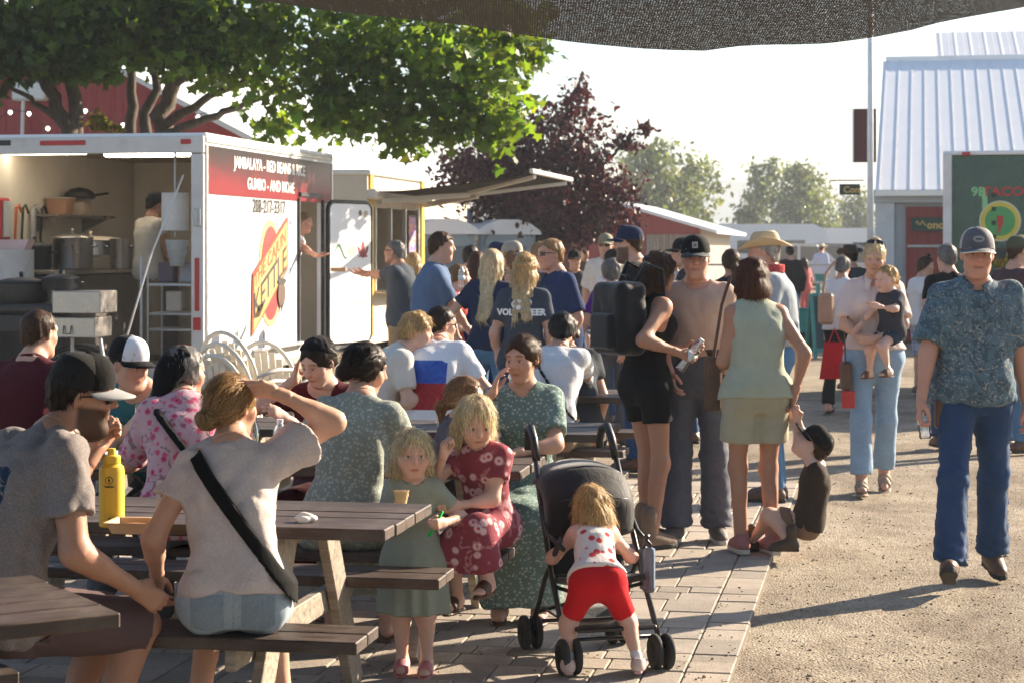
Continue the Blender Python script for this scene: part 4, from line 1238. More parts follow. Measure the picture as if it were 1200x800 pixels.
# ---------------------------------------------------------------- timber
def wood(name, col, grey=.3):
    m, nt, b, o = _new(name)
    co = coords(nt, (1.2, 14, 14)); oi = nt.nodes.new('ShaderNodeObjectInfo')
    mp = nt.nodes.new('ShaderNodeVectorMath'); mp.operation = 'ADD'
    sc = nt.nodes.new('ShaderNodeVectorMath'); sc.operation = 'SCALE'; sc.inputs['Scale'].default_value = 37.0
    cv = nt.nodes.new('ShaderNodeCombineXYZ'); nt.links.new(oi.outputs['Random'], cv.inputs[0]); nt.links.new(oi.outputs['Random'], cv.inputs[1])
    nt.links.new(cv.outputs[0], sc.inputs[0]); nt.links.new(co, mp.inputs[0]); nt.links.new(sc.outputs[0], mp.inputs[1])
    gr = noise(nt, mp.outputs[0], 3.2, 6, .65, .5); wr = noise(nt, coords(nt), 5, 5, .7); fg = noise(nt, mp.outputs[0], 14, 4, .6)
    c = ramp(nt, gr, [(.28, [x * .5 for x in col]), (.5, col), (.72, [min(1, x * 1.5) for x in col])])
    c = mix(nt, ramp(nt, wr, [(.45, 0), (.75, grey)]), c, (.22, .19, .165))
    c = mix(nt, 1.0, c, ramp(nt, oi.outputs['Random'], [(0, .80), (1, 1.2)]), 'MULTIPLY')
    nt.links.new(c, b.inputs['Base Color'])
    rr = ramp(nt, gr, [(.3, .42), (.7, .68)]); nt.links.new(rr, b.inputs['Roughness'])
    bump(nt, b, mth(nt, 'ADD', gr, mth(nt, 'MULTIPLY', fg, .5)), .45, .006)
    MATS[name] = m; return m
WOODT = wood('stained_wood', (.048, .029, .021), .38); WOODL = wood('weathered_wood', (.30, .255, .20), .4)
_tm = {}
def _plank(L, w, t, m, name, parent, loc, rot=(0, 0, 0)):
    k = (round(L, 3), w, t, m.name, name)
    if k not in _tm:
        mb = MB(); mb.box((0, 0, 0), (L, w, t), bev=.004); o = mb.build(name, m, parent); _tm[k] = o.data
    else:
        o = bpy.data.objects.new(name, _tm[k]); COL.objects.link(o); o.parent = parent
    o.location = loc; o.rotation_euler = rot; return o
def picnic_table(label, loc, rz, L=2.4, seed=0):
    t = thing('picnic_table', label, 'table', loc, rz, 'brown picnic tables'); r = random.Random(seed)
    for i in range(5):
        _plank(L, .137, .040, WOODT, 'plank', t, (r.uniform(-.004, .004), -.286 + i * .143, .735 + r.uniform(-.0015, .0015)))
    for s in (-1, 1):
        for j in range(2):
            _plank(L, .137, .040, WOODT, 'bench_plank', t, (r.uniform(-.004, .004), s * (.53 + j * .143), .435 + r.uniform(-.0015, .0015)))
    for e in (-1, 1):
        x = e * (L / 2 - .38)
        for s in (-1, 1):
            a = Vector((0, s * .235, .712)); b = Vector((0, s * .66, .0)); d = b - a
            mb = MB(); bar(mb, a, b, .038, .14, (0, s, .4)); mb.build('leg', WOODL, t).location = (x, 0, 0)
        mb = MB(); mb.box((0, 0, .385), (.038, 1.44, .09), bev=.004); mb.build('cross_beam', WOODL, t).location = (x - e * .042, 0, 0)
        mb = MB(); mb.box((0, 0, .685), (.038, .66, .06), bev=.004); mb.build('top_batten', WOODL, t).location = (x - e * .040, 0, 0)
    return t
def table_at(label, ur, vc, L=2.4, seed=0): return picnic_table(label, G(ur - L / 2, vc), YAW, L, seed)
table_at('brown picnic table holding the yellow bottle and the food tray', -1.63, 6.83, seed=1)
table_at('second brown picnic table, where the women in print dresses and girls sit', -1.50, 8.62, seed=2)
table_at('brown picnic table just behind the seated woman in the green print dress', -1.38, 10.32, seed=3)
table_at('farthest brown picnic table, with the three white shirts along its bench', -1.55, 12.85, seed=4)
picnic_table('dark picnic table jutting in at the lower left corner', (-2.22, 4.82, 0), R(32), 2.4, 5)

# ---------------------------------------------------------------- trees
def leaf_mat(name, col, trans=.45, rough=.45):
    m, nt, b, o = _new(name)
    a = nt.nodes.new('ShaderNodeVertexColor'); a.layer_name = 'Col'
    c = mix(nt, 1.0, a.outputs[0], (*col,), 'MULTIPLY')
    nt.links.new(c, b.inputs['Base Color']); b.inputs['Roughness'].default_value = rough; b.inputs['Specular IOR Level'].default_value = .4
    t = nt.nodes.new('ShaderNodeBsdfTranslucent')
    c2 = mix(nt, 1.0, c, (1.5, 1.35, .45), 'MULTIPLY'); nt.links.new(c2, t.inputs[0])
    mx = nt.nodes.new('ShaderNodeMixShader'); mx.inputs[0].default_value = trans
    nt.links.new(b.outputs[0], mx.inputs[1]); nt.links.new(t.outputs[0], mx.inputs[2]); nt.links.new(mx.outputs[0], o.inputs[0])
    return m
def bark_mat(name, col):
    m, nt, b, o = _new(name)
    co = coords(nt, (1, 1, .25)); n1 = noise(nt, co, 18, 6, .7, .6)
    nt.links.new(ramp(nt, n1, [(.3, [x * .45 for x in col]), (.7, [x * 1.4 for x in col])]), b.inputs['Base Color']); b.inputs['Roughness'].default_value = .9
    bump(nt, b, n1, .8, .04); return m
_LEAF = {'maple': [(0, 0), (.22, .02), (.55, -.05), (.42, .28), (.62, .62), (.26, .62), (.0, 1.05), (-.26, .62), (-.62, .62), (-.42, .28), (-.55, -.05), (-.22, .02)],
         'oval': [(0, 0), (.26, .3), (.22, .7), (0, 1.0), (-.22, .7), (-.26, .3)]}
def foliage(name, blobs, n, size, mat, parent, seed, shape='oval', spread=.28, droop=.3, lumps=9):
    r = np.random.default_rng(seed); P = []
    tot = sum(b[3] * b[4] * b[5] if len(b) > 5 else b[3] ** 3 for b in blobs) ** 1.0
    wts = np.array([(b[3] * b[4] * b[5] if len(b) > 5 else b[3] ** 3) ** .72 for b in blobs]); wts /= wts.sum()
    for b, w_ in zip(blobs, wts):
        c = np.array(b[:3]); rad = np.array(b[3:6]) if len(b) > 5 else np.array([b[3]] * 3)
        k = int(n * w_); nc = max(4, int(lumps * (1 + k / 400)))
        d = r.normal(size=(nc, 3)); d /= np.linalg.norm(d, axis=1, keepdims=True)
        cc = c + d * rad * (r.random((nc, 1)) ** .45) * .95
        which = r.integers(0, nc, k)
        off = r.normal(size=(k, 3)) * spread * rad.mean() * np.array([1, 1, .6])
        P.append(cc[which] + off)
    P = np.concatenate(P).astype(f32); k = len(P)
    sh = np.array(_LEAF[shape], f32); m = len(sh)
    yv = r.normal(size=(k, 3)); yv[:, 2] -= droop * 2; yv /= np.linalg.norm(yv, axis=1, keepdims=True)
    nv = r.normal(size=(k, 3)) * .8 + np.array([0, 0, .9]); nv -= yv * (nv * yv).sum(1, keepdims=True); nv /= np.linalg.norm(nv, axis=1, keepdims=True)
    xv = np.cross(yv, nv); s = size * r.uniform(.45, 1.55, (k, 1, 1))
    V = P[:, None] + s * (xv[:, None] * sh[None, :, :1] + yv[:, None] * sh[None, :, 1:2] + nv[:, None] * (.35 * sh[None, :, :1] ** 2 - .12 * sh[None, :, 1:2] ** 2))
    tone = r.uniform(.65, 1.35, (k, 1)) * np.array([[1, 1, 1]]) * (1 + r.normal(size=(k, 3)) * .08) * (1 + .25 * np.sin(P[:, :1] * 2.1 + P[:, 2:] * 3))
    colv = np.repeat(np.clip(tone, .2, 2), m, 0)
    o = mesh_np(name, V.reshape(-1, 3), np.arange(k * m).reshape(k, m), mat, parent, smooth=False, col=colv)
    if name != 'crown': o['kind'] = 'stuff'
    return o
def limb(mb, pts, r0, r1, n=9, wobs=.03, seed=0):
    rr = random.Random(seed); P = []; pts = [Vector(p) for p in pts]
    for i in range(len(pts) - 1):
        for j in range(4):
            p = pts[i].lerp(pts[i + 1], j / 4); P.append(p + Vector((rr.gauss(0, wobs), rr.gauss(0, wobs), 0)))
    P.append(pts[-1]); L = len(P)
    mb.tube(P, [r0 + (r1 - r0) * i / (L - 1) for i in range(L)], n)
def px3(px, py, d): return ((px - 600) * d / F, d, CAMZ + (HOR - py) * d / F)

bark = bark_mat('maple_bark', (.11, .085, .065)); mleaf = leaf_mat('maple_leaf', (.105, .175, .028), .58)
def tree(name, label, base, trunks, blobs, n, size, mat, brk, seed, shape='oval', **k):
    t = thing(name, label, 'tree', base); b = Vector(base); mb = MB()
    for i, (pts, r0, r1) in enumerate(trunks): limb(mb, [Vector(p) - b for p in pts], r0, r1, seed=seed * 10 + i)
    mb.build('trunk', brk, t, smooth=True)
    foliage('crown', [tuple(np.array(q[:3]) - np.array(base)) + tuple(q[3:]) for q in blobs], n, size, mat, t, seed, shape, **k)
    return t
# big maple over the food trailer
D = 26.5; B0 = px3(180, 482, 24.2 + 2.6); B0 = (B0[0], B0[1], 0)
T = lambda *q: [px3(*a) for a in q]
tree('maple_tree', 'large green maple spreading its lit crown over the white food trailer', B0,
     [([B0] + T((186, 200, D), (190, 150, D), (204, 95, D), (230, 20, D), (250, -60, D)), .17, .05),
      (T((188, 160, D), (240, 140, D - .4), (292, 122, D - 1), (360, 90, D - 1.6)), .07, .02),
      (T((190, 150, D), (235, 118, D - .3), (290, 92, D - .8), (400, 40, D - 1.4)), .07, .02),
      (T((200, 100, D), (300, 40, D - 1), (450, 60, D - 2), (560, 90, D - 2.2)), .06, .015),
      ([(B0[0] - .25, B0[1] + .2, 0)] + T((168, 160, D + .4), (180, 105, D + .4), (200, 0, D + .4)), .11, .04),
      ([(B0[0] - .5, B0[1] + .4, 0)] + T((152, 160, D + .6), (153, 90, D + .6), (150, -20, D + .6)), .11, .04)],
     [px3(200, 8, 26) + (1.25, 1.2, .75), px3(110, -10, 26.6) + (1.3, 1.2, .95), px3(290, 55, 25.2) + (1.0, 1.0, .75), px3(365, 80, 24.6) + (.95, .9, .8), px3(450, 75, 24.2) + (.95, .9, .85), px3(530, 85, 24) + (.85, .8, .85),
      px3(590, 105, 24) + (.5, .6, .7), px3(560, 148, 24.1) + (.62, .55, .42), px3(480, 130, 24.3) + (.75, .6, .5), px3(395, 130, 24.5) + (.62, .5, .5), px3(335, 145, 24.8) + (.42, .4, .3), px3(600, 50, 24.5) + (.55, .6, .5),
      px3(250, -90, 26) + (1.6, 1.5, 1.0), px3(420, -30, 25) + (1.6, 1.4, .9), px3(560, 20, 24.8) + (.8, .9, .6), px3(120, -130, 27) + (1.8, 1.6, 1.0)],
     15000, .105, mleaf, bark, 21, 'maple', spread=.26)
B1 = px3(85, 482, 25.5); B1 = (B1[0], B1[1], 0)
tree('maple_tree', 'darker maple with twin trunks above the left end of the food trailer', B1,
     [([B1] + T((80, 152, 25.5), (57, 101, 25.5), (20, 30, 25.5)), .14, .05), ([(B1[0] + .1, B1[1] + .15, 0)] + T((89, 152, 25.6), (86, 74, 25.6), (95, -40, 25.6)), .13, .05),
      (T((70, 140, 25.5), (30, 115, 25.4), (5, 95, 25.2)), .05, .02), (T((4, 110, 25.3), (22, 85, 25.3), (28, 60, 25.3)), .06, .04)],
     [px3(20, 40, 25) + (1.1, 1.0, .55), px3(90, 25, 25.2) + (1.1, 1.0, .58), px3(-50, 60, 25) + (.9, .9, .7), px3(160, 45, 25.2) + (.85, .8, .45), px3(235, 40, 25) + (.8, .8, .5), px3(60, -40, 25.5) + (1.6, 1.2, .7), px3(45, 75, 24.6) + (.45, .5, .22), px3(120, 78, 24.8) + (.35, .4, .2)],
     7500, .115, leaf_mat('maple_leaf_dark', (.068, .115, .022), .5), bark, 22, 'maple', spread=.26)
foli = px3(120, 142, 24.6)
t_ = thing('young_shrub', 'small yellow-green bush top showing above the trailer roof between the trunks', 'bush', (foli[0], 25.0, 0))
mb = MB(); limb(mb, [(0, 0, 0), (.02, 0, 1.6), (0, -.2, foli[2] - .2)], .03, .012, 7); mb.build('stem', bark, t_, smooth=True)
foliage('foliage', [(0, -.2, foli[2], .22, .2, .13)], 260, .07, leaf_mat('yellow_leaf', (.17, .16, .03), .5), t_, 5, 'oval')
# purple plum
B2 = at(640, 37.0)
tree('plum_tree', 'dark purple-leaved plum tree behind the portable toilets', B2,
     [([B2] + T((640, 300, 37), (645, 240, 37), (660, 150, 37), (682, 90, 37)), .14, .02), (T((642, 260, 37), (600, 200, 37), (560, 170, 37)), .07, .02), (T((644, 250, 37), (700, 200, 37), (740, 160, 37)), .07, .015)],
     [px3(640, 225, 37) + (1.2, 1.2, .8), px3(570, 205, 37) + (.85, .9, .7), px3(600, 170, 37) + (.7, .8, .6), px3(668, 170, 37) + (.72, .8, .8), px3(710, 225, 37) + (.62, .8, .6), px3(676, 118, 37) + (.28, .3, .55), px3(735, 165, 37) + (.30, .3, .2), px3(540, 190, 37) + (.4, .5, .3), px3(600, 255, 37) + (1.1, .9, .5), px3(690, 262, 37) + (.9, .8, .32), px3(755, 150, 37) + (.22, .2, .12), px3(640, 275, 37) + (.9, .8, .3)],
     17000, .105, leaf_mat('plum_leaf', (.060, .010, .020), .28), bark_mat('plum_bark', (.06, .045, .04)), 23, 'oval', spread=.28)
fleaf = leaf_mat('far_leaf', (.13, .17, .075), .35); fbark = bark_mat('far_bark', (.10, .08, .06))
def far_tree(label, px, d, blobs, seed, n=2600, sz=.30):
    n = int(n * 1.5); blobs = [(x, y - 12 - (275 - y) * .12, rx, ry * 1.15, dz) for x, y, rx, ry, dz in blobs]
    b = at(px, d); bl = [px3(x, y, d + dz) + (rx * d / F, rx * d / F * .9, ry * d / F) for x, y, rx, ry, dz in blobs]
    tree('far_tree', label, b, [([b, px3(px, 260, d), px3(px + 4, 225, d)], .35, .1)], bl, n, sz, fleaf, fbark, seed, 'oval', spread=.3)
far_tree('tall hazy green tree right of the purple tree, behind the shed roof', 775, 120, [(775, 235, 42, 45, 0), (745, 215, 22, 32, 3), (765, 205, 24, 20, 0), (805, 230, 26, 34, 2), (800, 265, 40, 26, 0), (838, 235, 9, 34, 3), (740, 260, 30, 28, 0)], 31, 4200)
far_tree('hazy slim tree standing left of the big far tree', 890, 150, [(892, 230, 14, 24, 0), (888, 258, 20, 20, 0), (875, 275, 14, 14, 0), (905, 222, 9, 20, 0)], 32, 1700)
far_tree('broad hazy green tree behind the parked vehicles', 935, 145, [(935, 245, 34, 36, 0), (920, 262, 30, 24, 0), (955, 258, 26, 30, 2), (940, 225, 20, 16, 0), (965, 275, 20, 16, 0)], 33, 3000)
far_tree('palest far tree just left of the flagpole', 1003, 175, [(1003, 258, 20, 24, 0), (1012, 275, 16, 16, 0), (990, 272, 12, 14, 0)], 34, 1300)
hl = MB(); r = random.Random(9); prof = []
for i in range(61):
    x = -700 + 1400 * i / 60; prof.append((x, 26 + 16 * math.sin(x * .0052 + 1.1) + 8 * math.sin(x * .013) + r.uniform(-1, 1)))
hl.sheet(lambda u, v: (-700 + 1400 * u, 900 + 500 * v, -2 + (prof[int(u * 60)][1]) * math.sin(math.pi * min(1, v * 1.0) * .5)), 60, 5)
tag(hl.build('hills', plain('hill', (.07, .085, .05), .95, vs=.02), smooth=True), 'faint hills along the horizon', 'hills', kind='structure')
# ================================================================== trailers and buildings
WHITE = plain('white_panel', (.78, .78, .77), .35, var=.04, vs=2, dirt=.16); ALU = plain('aluminium', (.55, .55, .54), .38, metal=.85, var=.1)
BLACKP = plain('black_plastic', (.012, .012, .013), .45, var=.2); CREAM = plain('cream_wall', (.62, .56, .46), .7, var=.06, vs=3, dirt=.15)
STEEL = plain('steel', (.40, .38, .36), .32, metal=.95, var=.05, vs=3); BLACKM = plain('black_iron', (.018, .017, .016), .55, var=.3, vs=20)
REDP = plain('red_plastic', (.45, .02, .02), .4); RUBBER = plain('rubber', (.02, .02, .02), .8, var=.2, vs=20)
GALV = plain('galvanised', (.42, .43, .44), .45, metal=.7, var=.15, vs=12)
def grid_thing(name, label, cat, u, v, group=None): return thing(name, label, cat, G(u, v), YAW, group)
def seg(mb, a, b, r, n=8): mb.tube([a, b], r, n)
def wheel(parent, c, r, w, axis='x', rim=None):
    M = Matrix.Translation(c) @ (Matrix.Rotation(R(90), 4, 'Y') if axis == 'x' else Matrix.Rotation(R(90), 4, 'X'))
    mb = MB(); mb.lathe([(r * .62, -w / 2), (r * .92, -w / 2), (r, -w * .3), (r, w * .3), (r * .92, w / 2), (r * .62, w / 2), (r * .6, w * .3), (r * .6, -w * .3), (r * .62, -w / 2)], 28, M=M); o = mb.build('wheel', RUBBER, parent, smooth=True)
    mb = MB(); mb.lathe([(r * .62, -w * .32), (r * .5, -w * .22), (r * .18, -w * .28), (0, -w * .3)], 20, M=M); mb.lathe([(r * .62, w * .32), (r * .5, w * .22), (r * .18, w * .28), (0, w * .3)], 20, M=M)
    mb.build('rim', rim or GALV, o, smooth=True)
    return o
def lettering(txt, size, parent, M, m, sx=1.0, bold=.0, ext=.002):
    me = text_mesh(txt, size, sx, bold, ext=ext); me.transform(M); me.materials.clear(); me.materials.append(m)
    o = bpy.data.objects.new('lettering', me); COL.objects.link(o); o.parent = parent; return o
def decal(parent, name, pts, M, m, th=.003):
    """flat printed shape: polygon in (x,y) of a wall frame"""
    mb = MB(); n = len(pts); mb.add([(x, y, 0) for x, y in pts] + [(x, y, th) for x, y in pts], [tuple(reversed(range(n))), tuple(range(n, 2 * n))] + [(i, (i + 1) % n, n + (i + 1) % n, n + i) for i in range(n)], M)
    return mb.build(name, m, parent)
def ellipse(cx, cy, rx, ry, n=28, rot=0): return [(cx + rx * math.cos(t) * math.cos(rot) - ry * math.sin(t) * math.sin(rot), cy + rx * math.cos(t) * math.sin(rot) + ry * math.sin(t) * math.cos(rot)) for t in [6.2832 * i / n for i in range(n)]]

# ---------------------------------------------------------------- white food trailer (local: x=u right, y=v away; origin at its near right corner)
FT = grid_thing('food_trailer', 'white food trailer with a red menu band, rear wide open on its kitchen', 'food trailer', -6.27, 17.95)
Lh, Wd, zf, zt = 4.4, 2.45, .56, 2.74
def band_mat():
    m, nt, b, o = _new('menu_band')
    tc = nt.nodes.new('ShaderNodeTexCoord'); sp = nt.nodes.new('ShaderNodeSeparateXYZ'); nt.links.new(tc.outputs['Object'], sp.inputs[0])
    n1 = noise(nt, coords(nt, (1, .6, 1)), 2.2, 5, .6, .8)
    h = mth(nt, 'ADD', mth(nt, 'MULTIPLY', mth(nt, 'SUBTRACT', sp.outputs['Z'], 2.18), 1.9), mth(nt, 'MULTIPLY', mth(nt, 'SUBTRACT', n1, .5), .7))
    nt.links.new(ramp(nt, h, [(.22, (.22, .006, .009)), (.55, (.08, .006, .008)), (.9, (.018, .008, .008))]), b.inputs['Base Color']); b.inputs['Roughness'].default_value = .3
    return m
mb = MB()    # right side wall with a doorway (y 3.05-3.95, z .62-2.27)
for (y0, y1, z0, z1) in ((0.0, 3.05, zf - .1, zt), (3.95, Lh, zf - .1, zt), (3.05, 3.95, 2.27, zt), (3.05, 3.95, zf - .1, .62)):
    mb.box((-.025, (y0 + y1) / 2, (z0 + z1) / 2), (.05, y1 - y0, z1 - z0))
sw_o = mb.build('side_wall', WHITE, FT)
mb = MB(); mb.box((-Wd + .025, Lh / 2, (zf + zt) / 2 - .05), (.05, Lh - .05, zt - zf + .1)); mb.build('far_side_wall', CREAM, FT)
mb = MB(); mb.box((-Wd / 2, Lh - .03, (zf + zt) / 2), (Wd - .11, .06, zt - zf - .02)); mb.build('front_wall', CREAM, FT)
mb = MB(); mb.box((-Wd / 2, Lh / 2, zf - .06), (Wd - .11, Lh - .06, .1)); mb.build('floor', plain('trailer_floor', (.16, .15, .14), .6), FT)
mb = MB(); mb.box((-Wd / 2, Lh / 2, zt + .022), (Wd + .02, Lh + .02, .04), bev=.01); mb.build('roof', WHITE, FT)
mb = MB(); mb.box((-Wd / 2, Lh / 2, zt - .03), (Wd - .11, Lh - .12, .03)); mb.build('ceiling', plain('plywood', (.42, .31, .20), .7, var=.2), FT)
mb = MB(); mb.box((-Wd / 2, -.035, zt - .07), (Wd, .06, .16), bev=.008); mb.box((-.06, -.035, (zf + zt) / 2 - .13), (.12, .062, zt - zf - .06), bev=.008); mb.box((-Wd + .06, -.035, (zf + zt) / 2 - .13), (.12, .062, zt - zf - .06), bev=.008)
mb.box((-Wd / 2, -.035, zf - .06), (Wd - .24, .06, .12)); fr_ = mb.build('rear_frame', plain('frame_white', (.60, .585, .56), .45, var=.06, dirt=.25), FT)
for x, w_ in ((-1.05 - .35, .46), (-.17, .10)):
    k = MB(); k.box((x, -.07, zt - .045), (w_, .012, .045), bev=.004); k.build('marker_light', REDP, FT)
k = MB(); k.box((-2.0, -.07, zt - .04), (.14, .012, .05), bev=.004); k.build('camera_light', BLACKP, FT)
k = MB(); k.box((-.06, -.07, 1.35), (.045, .012, .50), bev=.004); k.box((-.06, -.07, .98), (.075, .012, .12), bev=.004); k.build('tail_light', REDP, FT)
k = MB(); k.box((-.055, -.08, 1.98), (.07, .02, .16), bev=.004); k.tube([(-.055, -.10, 1.93), (-.055, -.10, 2.03)], .012, 8); k.build('door_hinge', GALV, FT)
for (y, z, h, nm) in ((Lh / 2, zt - .022, .05, 'roof_trim'), (Lh / 2, zf - .08, .07, 'floor_trim')):
    k = MB(); k.box((.008, y, z), (.012, Lh, h), bev=.003); k.build(nm, ALU, FT)
for yy in (.02, Lh - .02): k = MB(); k.box((.008, yy, 1.65), (.014, .05, 2.05), bev=.004); k.build('corner_trim', ALU, FT)
k = MB(); k.box((.0045, Lh / 2, 2.435), (.007, Lh - .11, .46)); k.build('menu_band', band_mat(), FT)
for i in range(4):                                     # panel seams
    k = MB(); k.box((.004, .9 + i * .9 - (.2 if i == 2 else 0), 1.35), (.004, .012, 1.65)); 
    if i < 2: k.build('panel_seam', plain('seam', (.55, .55, .55), .5), FT)
WM = Matrix(((0, 0, 1, .0), (1, 0, 0, 0), (0, 1, 0, 0), (0, 0, 0, 1)))     # wall frame: x -> v, y -> z, normal -> +u
def wallM(v, z, off=.009, rot=0): return Matrix.Translation((off, v, z)) @ WM @ Matrix.Rotation(rot, 4, 'Z')
PRW = plain('print_white', (.85, .84, .82), .5, var=.02); PRK = plain('print_black', (.02, .018, .02), .5, var=.1)
lettering('JAMBALAYA - RED BEANS & RICE', .165, FT, wallM(2.05, 2.535), PRW, 1.02, .002)
lettering('GUMBO - AND MORE', .165, FT, wallM(2.05, 2.335), PRW, 1.02, .002)
lettering('208-217-3317', .20, FT, wallM(1.98, 2.115), PRK, 1.0, .001)
lettering('and at all your favorite events', .045, FT, wallM(1.98, 1.99), plain('print_grey', (.45, .45, .46), .5), 1.0) if False else None
LG = plain('logo_cream', (.52, .33, .11), .5, var=.08, vs=9); LO = plain('logo_orange', (.36, .05, .012), .5); LR = plain('logo_red', (.28, .012, .014), .5); LB = plain('logo_brown', (.09, .045, .03), .5, vs=12, var=.3)
lw = wallM(2.0, 1.43, .004); tl = R(24)
decal(FT, 'logo_ring', ellipse(.02, .0, .40, .56), lw, plain('logo_tan', (.48, .32, .15), .5)); decal(FT, 'logo_disc', ellipse(.02, 0, .33, .49), wallM(2.0, 1.43, .0075), LR)
def sk(pts): return [(x, y + x * math.tan(tl)) for x, y in pts]
decal(FT, 'logo_banner_edge', sk([(-.64, -.36), (.62, -.24), (.62, .33), (-.60, .27)]), wallM(2.0, 1.43, .011), LO)
decal(FT, 'logo_banner', sk([(-.59, -.325), (.575, -.205), (.575, .29), (-.555, .235)]), wallM(2.0, 1.43, .0145), LG)
SH = Matrix(((1, 0, 0, 0), (math.tan(tl), 1, 0, 0), (0, 0, 1, 0), (0, 0, 0, 1)))
lettering('THE CAJUN', .20, FT, wallM(1.98, 1.43 + .155, .018) @ SH, LO, 1.05, .002); lettering('KETTLE', .36, FT, wallM(1.98, 1.43 - .10, .018) @ SH, PRK, .95, .005)
decal(FT, 'logo_kettle', ellipse(.36, -.22, .13, .15) , wallM(2.0, 1.43, .022), LB); decal(FT, 'logo_kettle_rim', ellipse(.36, -.09, .15, .035), wallM(2.0, 1.43, .0255), PRK); decal(FT, 'logo_kettle_foot', [(.34, -.42), (.38, -.42), (.40, -.34), (.32, -.34)], wallM(2.0, 1.43, .022), PRK)
# doorway trim, leaf with menu
k = MB()
for (y0, z0, y1, z1) in ((3.03, .62, 3.03, 2.24), (3.97, .62, 3.97, 2.24), (3.06, 2.28, 3.94, 2.28)): bar(k, (.012, y0, z0), (.012, y1, z1), .045, .03, (1, 0, 0))
k.build('door_frame', BLACKP, FT)
hx, hy = .03, 4.02; th_ = R(19.5); dl = Matrix.Translation((hx, hy, 0)) @ Matrix.Rotation(-th_, 4, 'Z')
k = MB(); n = 40; W_, Hh, rr = .86, 1.62, .10
rect = []
for cx, cy, a0 in ((W_ - rr, rr, -90), (W_ - rr, Hh - rr, 0), (rr, Hh - rr, 90), (rr, rr, 180)):
    for i in range(7): a = R(a0 + 15 * i); rect.append((cx + rr * math.cos(a), cy + rr * math.sin(a)))
dM = dl @ Matrix.Translation((.02, 0, .60)) @ WM
k.add([(x, y, 0) for x, y in rect] + [(x, y, .035) for x, y in rect], [tuple(reversed(range(28))), tuple(range(28, 56))] + [(i, (i + 1) % 28, 28 + (i + 1) % 28, 28 + i) for i in range(28)], dM)
lf_ = k.build('door', plain('menu_white', (.80, .80, .80), .45, var=.03), FT)
k = MB(); k.tube([dM @ Vector((x, y, .0175)) for x, y in rect], .026, 8, closed=True); k.build('door_gasket', BLACKP, lf_, smooth=True)
GRN = plain('print_green', (.02, .12, .05), .5)
dc = lambda pts, m, nm='menu_print', o=.0365: decal(lf_, nm, pts, dM @ Matrix.Translation((0, 0, o)), m, .002)
gx = [(.10 + .26 * t, 1.02 + .09 * math.sin(t * 5.2) + .05 * t) for t in [i / 12 for i in range(13)]]
dc([(x, y + .028 * (1 - abs(i / 6 - 1) * .8)) for i, (x, y) in enumerate(gx)] + [(x, y - .028 * (1 - abs(i / 6 - 1) * .8)) for i, (x, y) in reversed(list(enumerate(gx)))], GRN, 'menu_alligator')
dc(ellipse(.68, 1.07, .035, .10), LR, 'menu_lily'); dc(ellipse(.615, 1.05, .022, .075, rot=R(35)), LR, 'menu_lily'); dc(ellipse(.745, 1.05, .022, .075, rot=R(-35)), LR, 'menu_lily'); dc([(.59, .985), (.77, .985), (.77, 1.005), (.59, 1.005)], LR, 'menu_lily')
dc(ellipse(.46, 1.06, .09, .06), plain('print_peach', (.75, .50, .36), .5), 'menu_dish')
for i, (x0, x1, y, m_) in enumerate([(.12, .60, .82, 'print_pale'), (.18, .70, .74, 'print_pink'), (.12, .66, .64, 'print_pale'), (.16, .58, .55, 'print_pale'), (.2, .68, .45, 'print_pink'), (.14, .62, .36, 'print_pale'), (.2, .6, .27, 'print_pale')]):
    x = x0
    while x < x1:
        w_ = .03 + .05 * ((i * 7 + int(x * 100)) % 5) / 5; dc([(x, y), (x + w_, y), (x + w_, y + .022), (x, y + .022)], plain(m_, (.60, .62, .66) if m_ == 'print_pale' else (.74, .45, .48), .5)); x += w_ + .025
dc(ellipse(.62, 1.50, .035, .035), plain('print_brown', (.20, .10, .06), .5)); dc(ellipse(.74, 1.49, .04, .04), plain('print_tan', (.42, .36, .2), .5))
# axle, wheels, coupling legs
for vv in (1.9, 2.7): wheel(FT, (-.16, vv, .34), .34, .2)
k = MB(); k.box((.03, 2.3, .66), (.16, 1.75, .03), bev=.01); k.build('mudguard', ALU, FT)
# kitchen inside
for x, y in ((-2.0, .85), (-1.15, 1.5)):
    k = MB(); k.box((x, y, zt - .085), (.9, .14, .05), bev=.015); k.build('ceiling_lamp', emis('lamp_glow', (1.0, .90, .72), 4.0), FT)
kit = grid_thing('kitchen_counter', 'steel kitchen counter along the inside wall of the food trailer', 'counter', -6.27 - 1.98, 17.95 + 2.2)
kit.location.z = zf - .01
k = MB(); k.box((0, 0, .90), (.72, 3.4, .04), bev=.005); k.build('worktop', STEEL, kit)
k = MB(); k.box((-.02, 0, .44), (.66, 3.3, .86)); k.build('cabinet', plain('cabinet', (.07, .06, .055), .5), kit)
sh = grid_thing('wall_shelf', 'metal wall shelf carrying plastic tubs inside the food trailer', 'shelf', -6.27 - 2.25, 17.95 + 2.2)
k = MB(); k.box((0, 0, 2.03), (.34, 1.6, .025), bev=.004); k.build('board', STEEL, sh)
for yy in (-.6, .6): k = MB(); k.prism([(-.15, 2.01), (.15, 2.01), (-.15, 1.86)], yy - .012, yy + .012); k.build('bracket', STEEL, sh)
TUB = plain('tub', (.32, .17, .10), .4); TUBL = plain('tub_pale', (.50, .40, .30), .4)
